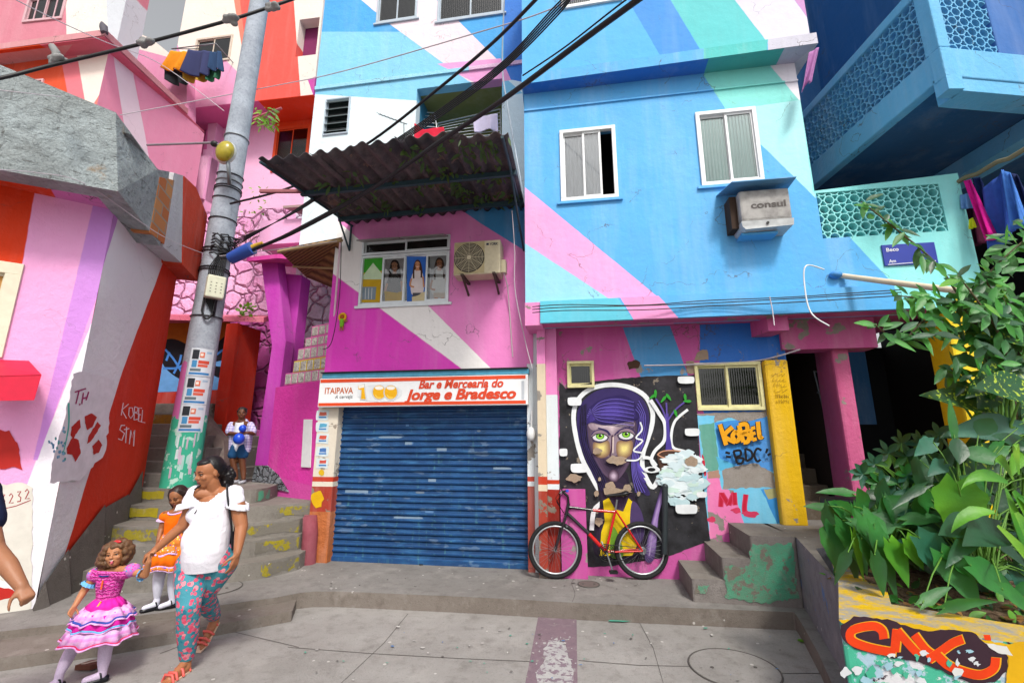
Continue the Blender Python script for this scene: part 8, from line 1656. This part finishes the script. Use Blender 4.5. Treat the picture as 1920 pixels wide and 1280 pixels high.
# ---- girl in orange dress
SKO = skin_mat('brown_child_skin', '#9c6440'); HRD = simple('dark_brown_hair', '#2c1c16', .45, .4, var=.4, vs=50, bump=.005, scale_bump=40); D = 4.82
go = thing('person', 'girl in an orange dress and white tights looking down behind the woman', 'person', atz(305, 1136, ZP))
hc = aty(334, 931, D); hh_ = .2; sb = MB(); P, ax = head(sb, hc, nz((.0, -.93, -.38)), (-.1, -.2, 1), hh_, SKO)
nk = aty(333, 955, D+.02); shL = aty(310, 966, D); shR = aty(352, 964, D+.02); wst = aty(324, 1002, D+.02); hemc = aty(318, 1062, D+.02); elL = aty(303, 990, D); haL = aty(297, 1012, D-.05); elR = aty(356, 990, D+.02); haR = aty(352, 1012, D-.02)
sb.cap(hc+V((0, .02, -.05)), nk, .036, .038, SKO); chain(sb, [shL, nk+V((0, 0, -.02)), shR], [.035, .045, .035], SKO); chain(sb, [shL, elL, haL], [.032, .027, .019], SKO); chain(sb, [shR, elR, haR], [.032, .027, .019], SKO); hand(sb, haL, (0, -.1, -1), (1, 0, 0), .66, SKO, 25, -1); hand(sb, haR, (0, -.1, -1), (-1, 0, 0), .66, SKO, 25, 1)
b = sb.build('body', go, remesh=.005, smooth_it=2); face_parts(b, P, ax, hh_, HRD, LIP, closed=True)
hm = MB(); hm.ell(P(0, -.1, .18), (.38*hh_, .42*hh_, .38*hh_), HRD, ax, 16, 10)
for s_ in (-1, 1):
    for i in range(7): x0 = .3+.05*(i % 3); hm.tube([P(s_*.22, .1, .42), P(s_*(x0+.06), .0-.08*i*.5, .1), P(s_*(x0+.08), -.05*i, -.3), P(s_*(x0+.02+.04*math.sin(i)), -.06*i, -.65)], [.016, .022, .022, .012], HRD, 8)
hm.build('hair', go, remesh=.006, smooth_it=1)
ORC = cloth_mat('orange_satin', '#f2700c', .002, .2); ORF = cloth_mat('orange_floral', '#e8883c', .002, .1, floral(['#c850a0', '#f0d040', '#7850b8', '#f4e0e0'], 22, .34)); LIT = simple('lilac_trim', '#dcb8ec', .7)
bd = MB(); chain(bd, [nk+V((0, 0, -.05)), (nk+wst)/2, wst], [.083, .09, .078], ORC, 18); chain(bd, [shL+V((0, 0, -.01)), shR+V((0, 0, -.01))], [.052, .052], ORC); o = bd.build('bodice', go, remesh=.007, smooth_it=2); cut(o, nk+V((0, -.02, -.005)), (0, -.55, .83))
tl = hemc-wst; g = lambda k: wst+tl*k; sk = MB()
skirt(sk, [(g(-.05), .078, .075, 0), (g(.3), .13, .12, .8), (g(.5), .165, .15, 1), (g(.55), .17, .155, 1.2)], [ORF, ORF, LIT], waves=12); skirt(sk, [(g(.45), .15, .14, .6), (g(.85), .2, .18, 1), (g(.88), .205, .185, 1.1), (g(.98), .21, .19, 1.2), (g(1), .212, .192, 1.2)], [ORC, LIT, ORF, LIT], waves=13, ph=1); sk.build('skirt', go, solid=.003)
tm_ = MB(); frill(tm_, shL+V((-.02, 0, -.03)), elL-shL, .045, LIT); frill(tm_, shR+V((.02, 0, -.03)), elR-shR, .045, LIT); tm_.tube([nk+V((.065*math.cos(a), -.02+.055*math.sin(a), -.015+.02*math.sin(a))) for a in [2*math.pi*i/20 for i in range(21)]], .008, LIT); tm_.build('trim', go)
WTI = simple('white_tights', '#dfe0f0', .7, var=.1, bump=.002); kneeL, ankL = aty(298, 1082, D-.02), aty(295, 1117, D); kneeR, ankR = aty(325, 1088, D+.04), aty(324, 1122, D+.05)
lg = MB(); chain(lg, [g(.8)+V((-.07, 0, 0)), kneeL, (kneeL+ankL)/2, ankL], [.06, .05, .045, .03], WTI); chain(lg, [g(.8)+V((.07, 0, 0)), kneeR, (kneeR+ankR)/2, ankR], [.06, .05, .045, .03], WTI)
fl, fr_ = V((ankL.x, ankL.y, ZP+.02)), V((ankR.x, ankR.y, ZP+.02))
for a_ in (fl, fr_): d_ = nz((-.6, -.8, 0)); lg.cap(a_+V((0, 0, .06)), a_+V((0, 0, .025)), .03, .027, WTI); lg.cap(a_+V((0, 0, .03)), a_+d_*.09+V((0, 0, .018)), .028, .024, WTI)
lg.build('tights', go, remesh=.007, smooth_it=2); shoe('shoe', go, fl, (-.6, -.8, 0), 1); shoe('shoe', go, fr_, (-.8, -.6, 0), 1)
# ---- boy on the landing
SKB_ = skin_mat('dark_brown_skin', '#6c4028'); D = 7.55; bo_ = thing('person', 'boy in a checked shirt and blue shorts holding a blue balloon on the upper landing', 'person', atz(447, 905, 1.08))
hc = aty(454, 775, D); hh_ = .2; sb = MB(); P, ax = head(sb, hc, nz((.4, -.92, .02)), (0, 0, 1), hh_, SKB_)
nk = aty(453, 788, D+.02); shL = aty(434, 797, D); shR = aty(470, 797, D); elL = aty(429, 812, D-.03); elR = aty(475, 812, D-.03); haL = aty(446, 813, D-.2); haR = aty(462, 811, D-.2); hp = aty(450, 840, D+.02)
sb.cap(hc+V((0, .01, -.06)), nk, .042, .045, SKB_); chain(sb, [nk, hp+V((0, 0, -.1))], [.06, .07], SKB_); chain(sb, [shL, nk+V((0, 0, -.04)), shR], [.04, .05, .04], SKB_); chain(sb, [shL, elL, haL], [.04, .034, .022], SKB_); chain(sb, [shR, elR, haR], [.04, .034, .022], SKB_); hand(sb, haL, (1, -.2, 0), (0, -1, .2), .75, SKB_, 35, 1); hand(sb, haR, (-1, -.2, 0), (0, -1, .2), .75, SKB_, 35, -1)
fx = [atz(442, 903, 1.1), atz(456, 903, 1.1)]
for s_, f_ in zip((-1, 1), fx): k_ = V((hp.x+s_*.075, D-.02, 1.45)); chain(sb, [hp+V((s_*.06, 0, -.2)), k_, (k_+f_)/2+V((0, .02, 0)), f_+V((0, 0, .05))], [.06, .048, .045, .03], SKB_)
b = sb.build('body', bo_, remesh=.006, smooth_it=2); face_parts(b, P, ax, hh_, HRK, LIP)
hm = MB(); hm.ell(P(0, -.08, .18), (.36*hh_, .42*hh_, .37*hh_), HRK, ax, 16, 10); hairball(hm, P(0, -.08, .18), .075, 80, .008, .012, HRK, rp, (.95, 1.05, 1), lambda p: p.z > hc.z+.01); hm.build('hair', bo_, remesh=.006)
PLD = cloth_mat('checked_shirt', '#dcd8f4', .002, .1, plaid('#7858b0', '#6c68c0')); WTS = cloth_mat('white_tee', '#e8ecf8'); DEN = cloth_mat('denim_blue', '#24507c')
tb = MB(); chain(tb, [nk+V((0, .01, -.06)), (nk+hp)/2, hp], [.095, .11, .11], WTS, 18); o = tb.build('tee_shirt', bo_, remesh=.009, smooth_it=2); cut(o, nk+V((0, 0, -.005)), (0, -.4, .9))
sh2 = MB()
for s_, s0_, e_ in ((-1, shL, elL), (1, shR, elR)): sh2.cap(s0_, s0_+(e_-s0_)*.75, .058, .062, PLD); sh2.cap(s0_+V((-s_*.02, .02, -.02)), V((hp.x+s_*.1, D+.02, hp.z-.02)), .06, .075, PLD)
sh2.cap(nk+V((0, .05, -.06)), hp+V((0, .06, 0)), .1, .11, PLD); sh2.build('checked_shirt', bo_, remesh=.009, smooth_it=1)
st2 = MB(); 
for s_ in (-1, 1): chain(st2, [hp+V((s_*.04, 0, 0)), V((hp.x+s_*.075, D-.01, 1.52))], [.11, .085], DEN, 16)
o = st2.build('shorts', bo_, remesh=.009, smooth_it=2); cut(o, V((0, 0, 1.47)), (0, 0, -1))
GSH = simple('grey_trainer', '#b8bcc4', .6)
for s_, f_ in zip((-1, 1), fx): shoe('shoe', bo_, f_+V((0, 0, .0)), (.2*s_, -1, 0), 1.25, GSH, False)
bl = MB(); BLN = simple('blue_rubber', '#1c50d8', .3, .5); bl.ell(aty(448, 822, D-.24), (.082, .08, .088), BLN, seg=20, rings=14); bl.ell(aty(455, 803, D-.23), (.056, .055, .058), BLN, seg=18, rings=12); tag(bl.build('balloon', None, loc=aty(450, 815, D-.24)), 'blue balloon pinched in two bulges held by the boy on the landing', 'balloon')
# ---- man leaving the picture on the left
SKM_ = skin_mat('tan_skin', '#a06c4e'); D = 2.55; mn = thing('person', 'man at the left edge with bare forearm and navy sleeve', 'person', V((-3.5, 2.55, 0)))
elb = aty(-12, 1030, D); wr_ = aty(40, 1098, D-.05); shd = elb+V((-.17, .02, .28)); sb = MB(); cx_m = shd+V((-.22, 0, 0))
chain(sb, [shd, elb, (elb+wr_)/2+V((0, 0, .01)), wr_], [.055, .046, .042, .028], SKM_); hand(sb, wr_, nz(wr_-elb+V((0, 0, -.05))), (-.8, .5, -.2), .88, SKM_, 78, -1)
chain(sb, [cx_m+V((-.22, 0, 0)), cx_m+V((-.32, .05, -.3)), cx_m+V((-.3, -.1, -.55))], [.06, .045, .03], SKM_); hand(sb, cx_m+V((-.3, -.1, -.55)), (0, -.2, -1), (1, 0, 0), 1.1, SKM_, 30, -1)
sb.cap(cx_m+V((0, 0, .0)), cx_m+V((0, 0, .12)), .06, .06, SKM_); chain(sb, [shd, cx_m, cx_m+V((-.22, 0, 0))], [.06, .08, .06], SKM_); chain(sb, [cx_m, cx_m+V((0, 0, -.5))], [.1, .09], SKM_); [chain(sb, [cx_m+V((s_*.05, 0, -.5)), V((cx_m.x+s_*.12, D+.1*s_, .08))], [.07, .045], SKM_) for s_ in (-1, 1)]; P, ax = head(sb, cx_m+V((0, -.02, .24)), (.8, -.6, 0), (0, 0, 1), .24, SKM_)
zf_ = cx_m.z-.55
for s_ in (-1, 1): sb.cap(V((cx_m.x+s_*.12, D+.1*s_, .12)), V((cx_m.x+s_*.12+.12, D+.1*s_-.08, .04)), .035, .035, SKM_)
b = sb.build('body', mn, remesh=.007, smooth_it=3); face_parts(b, P, ax, .24, HRK, LIP)
hm = MB(); hm.ell(P(0, -.08, .16), (.085, .1, .09), HRK, ax); hm.build('hair', mn)
tb = MB(); NVS = cloth_mat('navy_tee', '#1c2440'); chain(tb, [cx_m+V((0, 0, -.06)), cx_m+V((0, 0, -.25)), cx_m+V((0, 0, -.52))], [.15, .16, .16], NVS, 18); tb.cap(cx_m+V((.12, 0, -.01)), shd, .09, .09, NVS); tb.cap(shd, shd+(elb-shd)*.5, .085, .08, NVS); tb.cap(cx_m+V((-.12, 0, -.01)), cx_m+V((-.27, .02, -.15)), .085, .08, NVS); tb.build('tee_shirt', mn, remesh=.01, smooth_it=2)
tr = MB(); 
for s_ in (-1, 1): chain(tr, [cx_m+V((s_*.08, 0, -.55)), V((cx_m.x+s_*.1, D+.05*s_, .5)), V((cx_m.x+s_*.12, D+.1*s_, .1))], [.13, .09, .07], NVS, 16)
tr.build('trousers', mn, remesh=.012, smooth_it=2)
for s_ in (-1, 1): shoe('shoe', mn, V((cx_m.x+s_*.12, D+.1*s_, .02)), (.8, -.5, 0), 1.7, BSH, False)
# flip flop on the road behind the girl
ff = MB(); c = atz(172, 1250, .01); ff.prism([c+V(p) for p in ((-.09, -.05, 0), (.03, -.05, 0), (.1, .04, 0), (.05, .07, 0), (-.05, .03, 0))], (0, 0, .035), simple('brown_striped_box', '#6a3c2c', .6)); ff.prism([c+V(p) for p in ((-.06, -.035, .036), (-.03, -.035, .036), (.06, .05, .036), (.04, .055, .036))], (0, 0, .003), simple('pale_stripe', '#d8c8b8', .6))
tag(ff.build('flat_packet', None, loc=c), 'small flat brown packet with pale stripe on the road behind the girl in pink', 'packet')
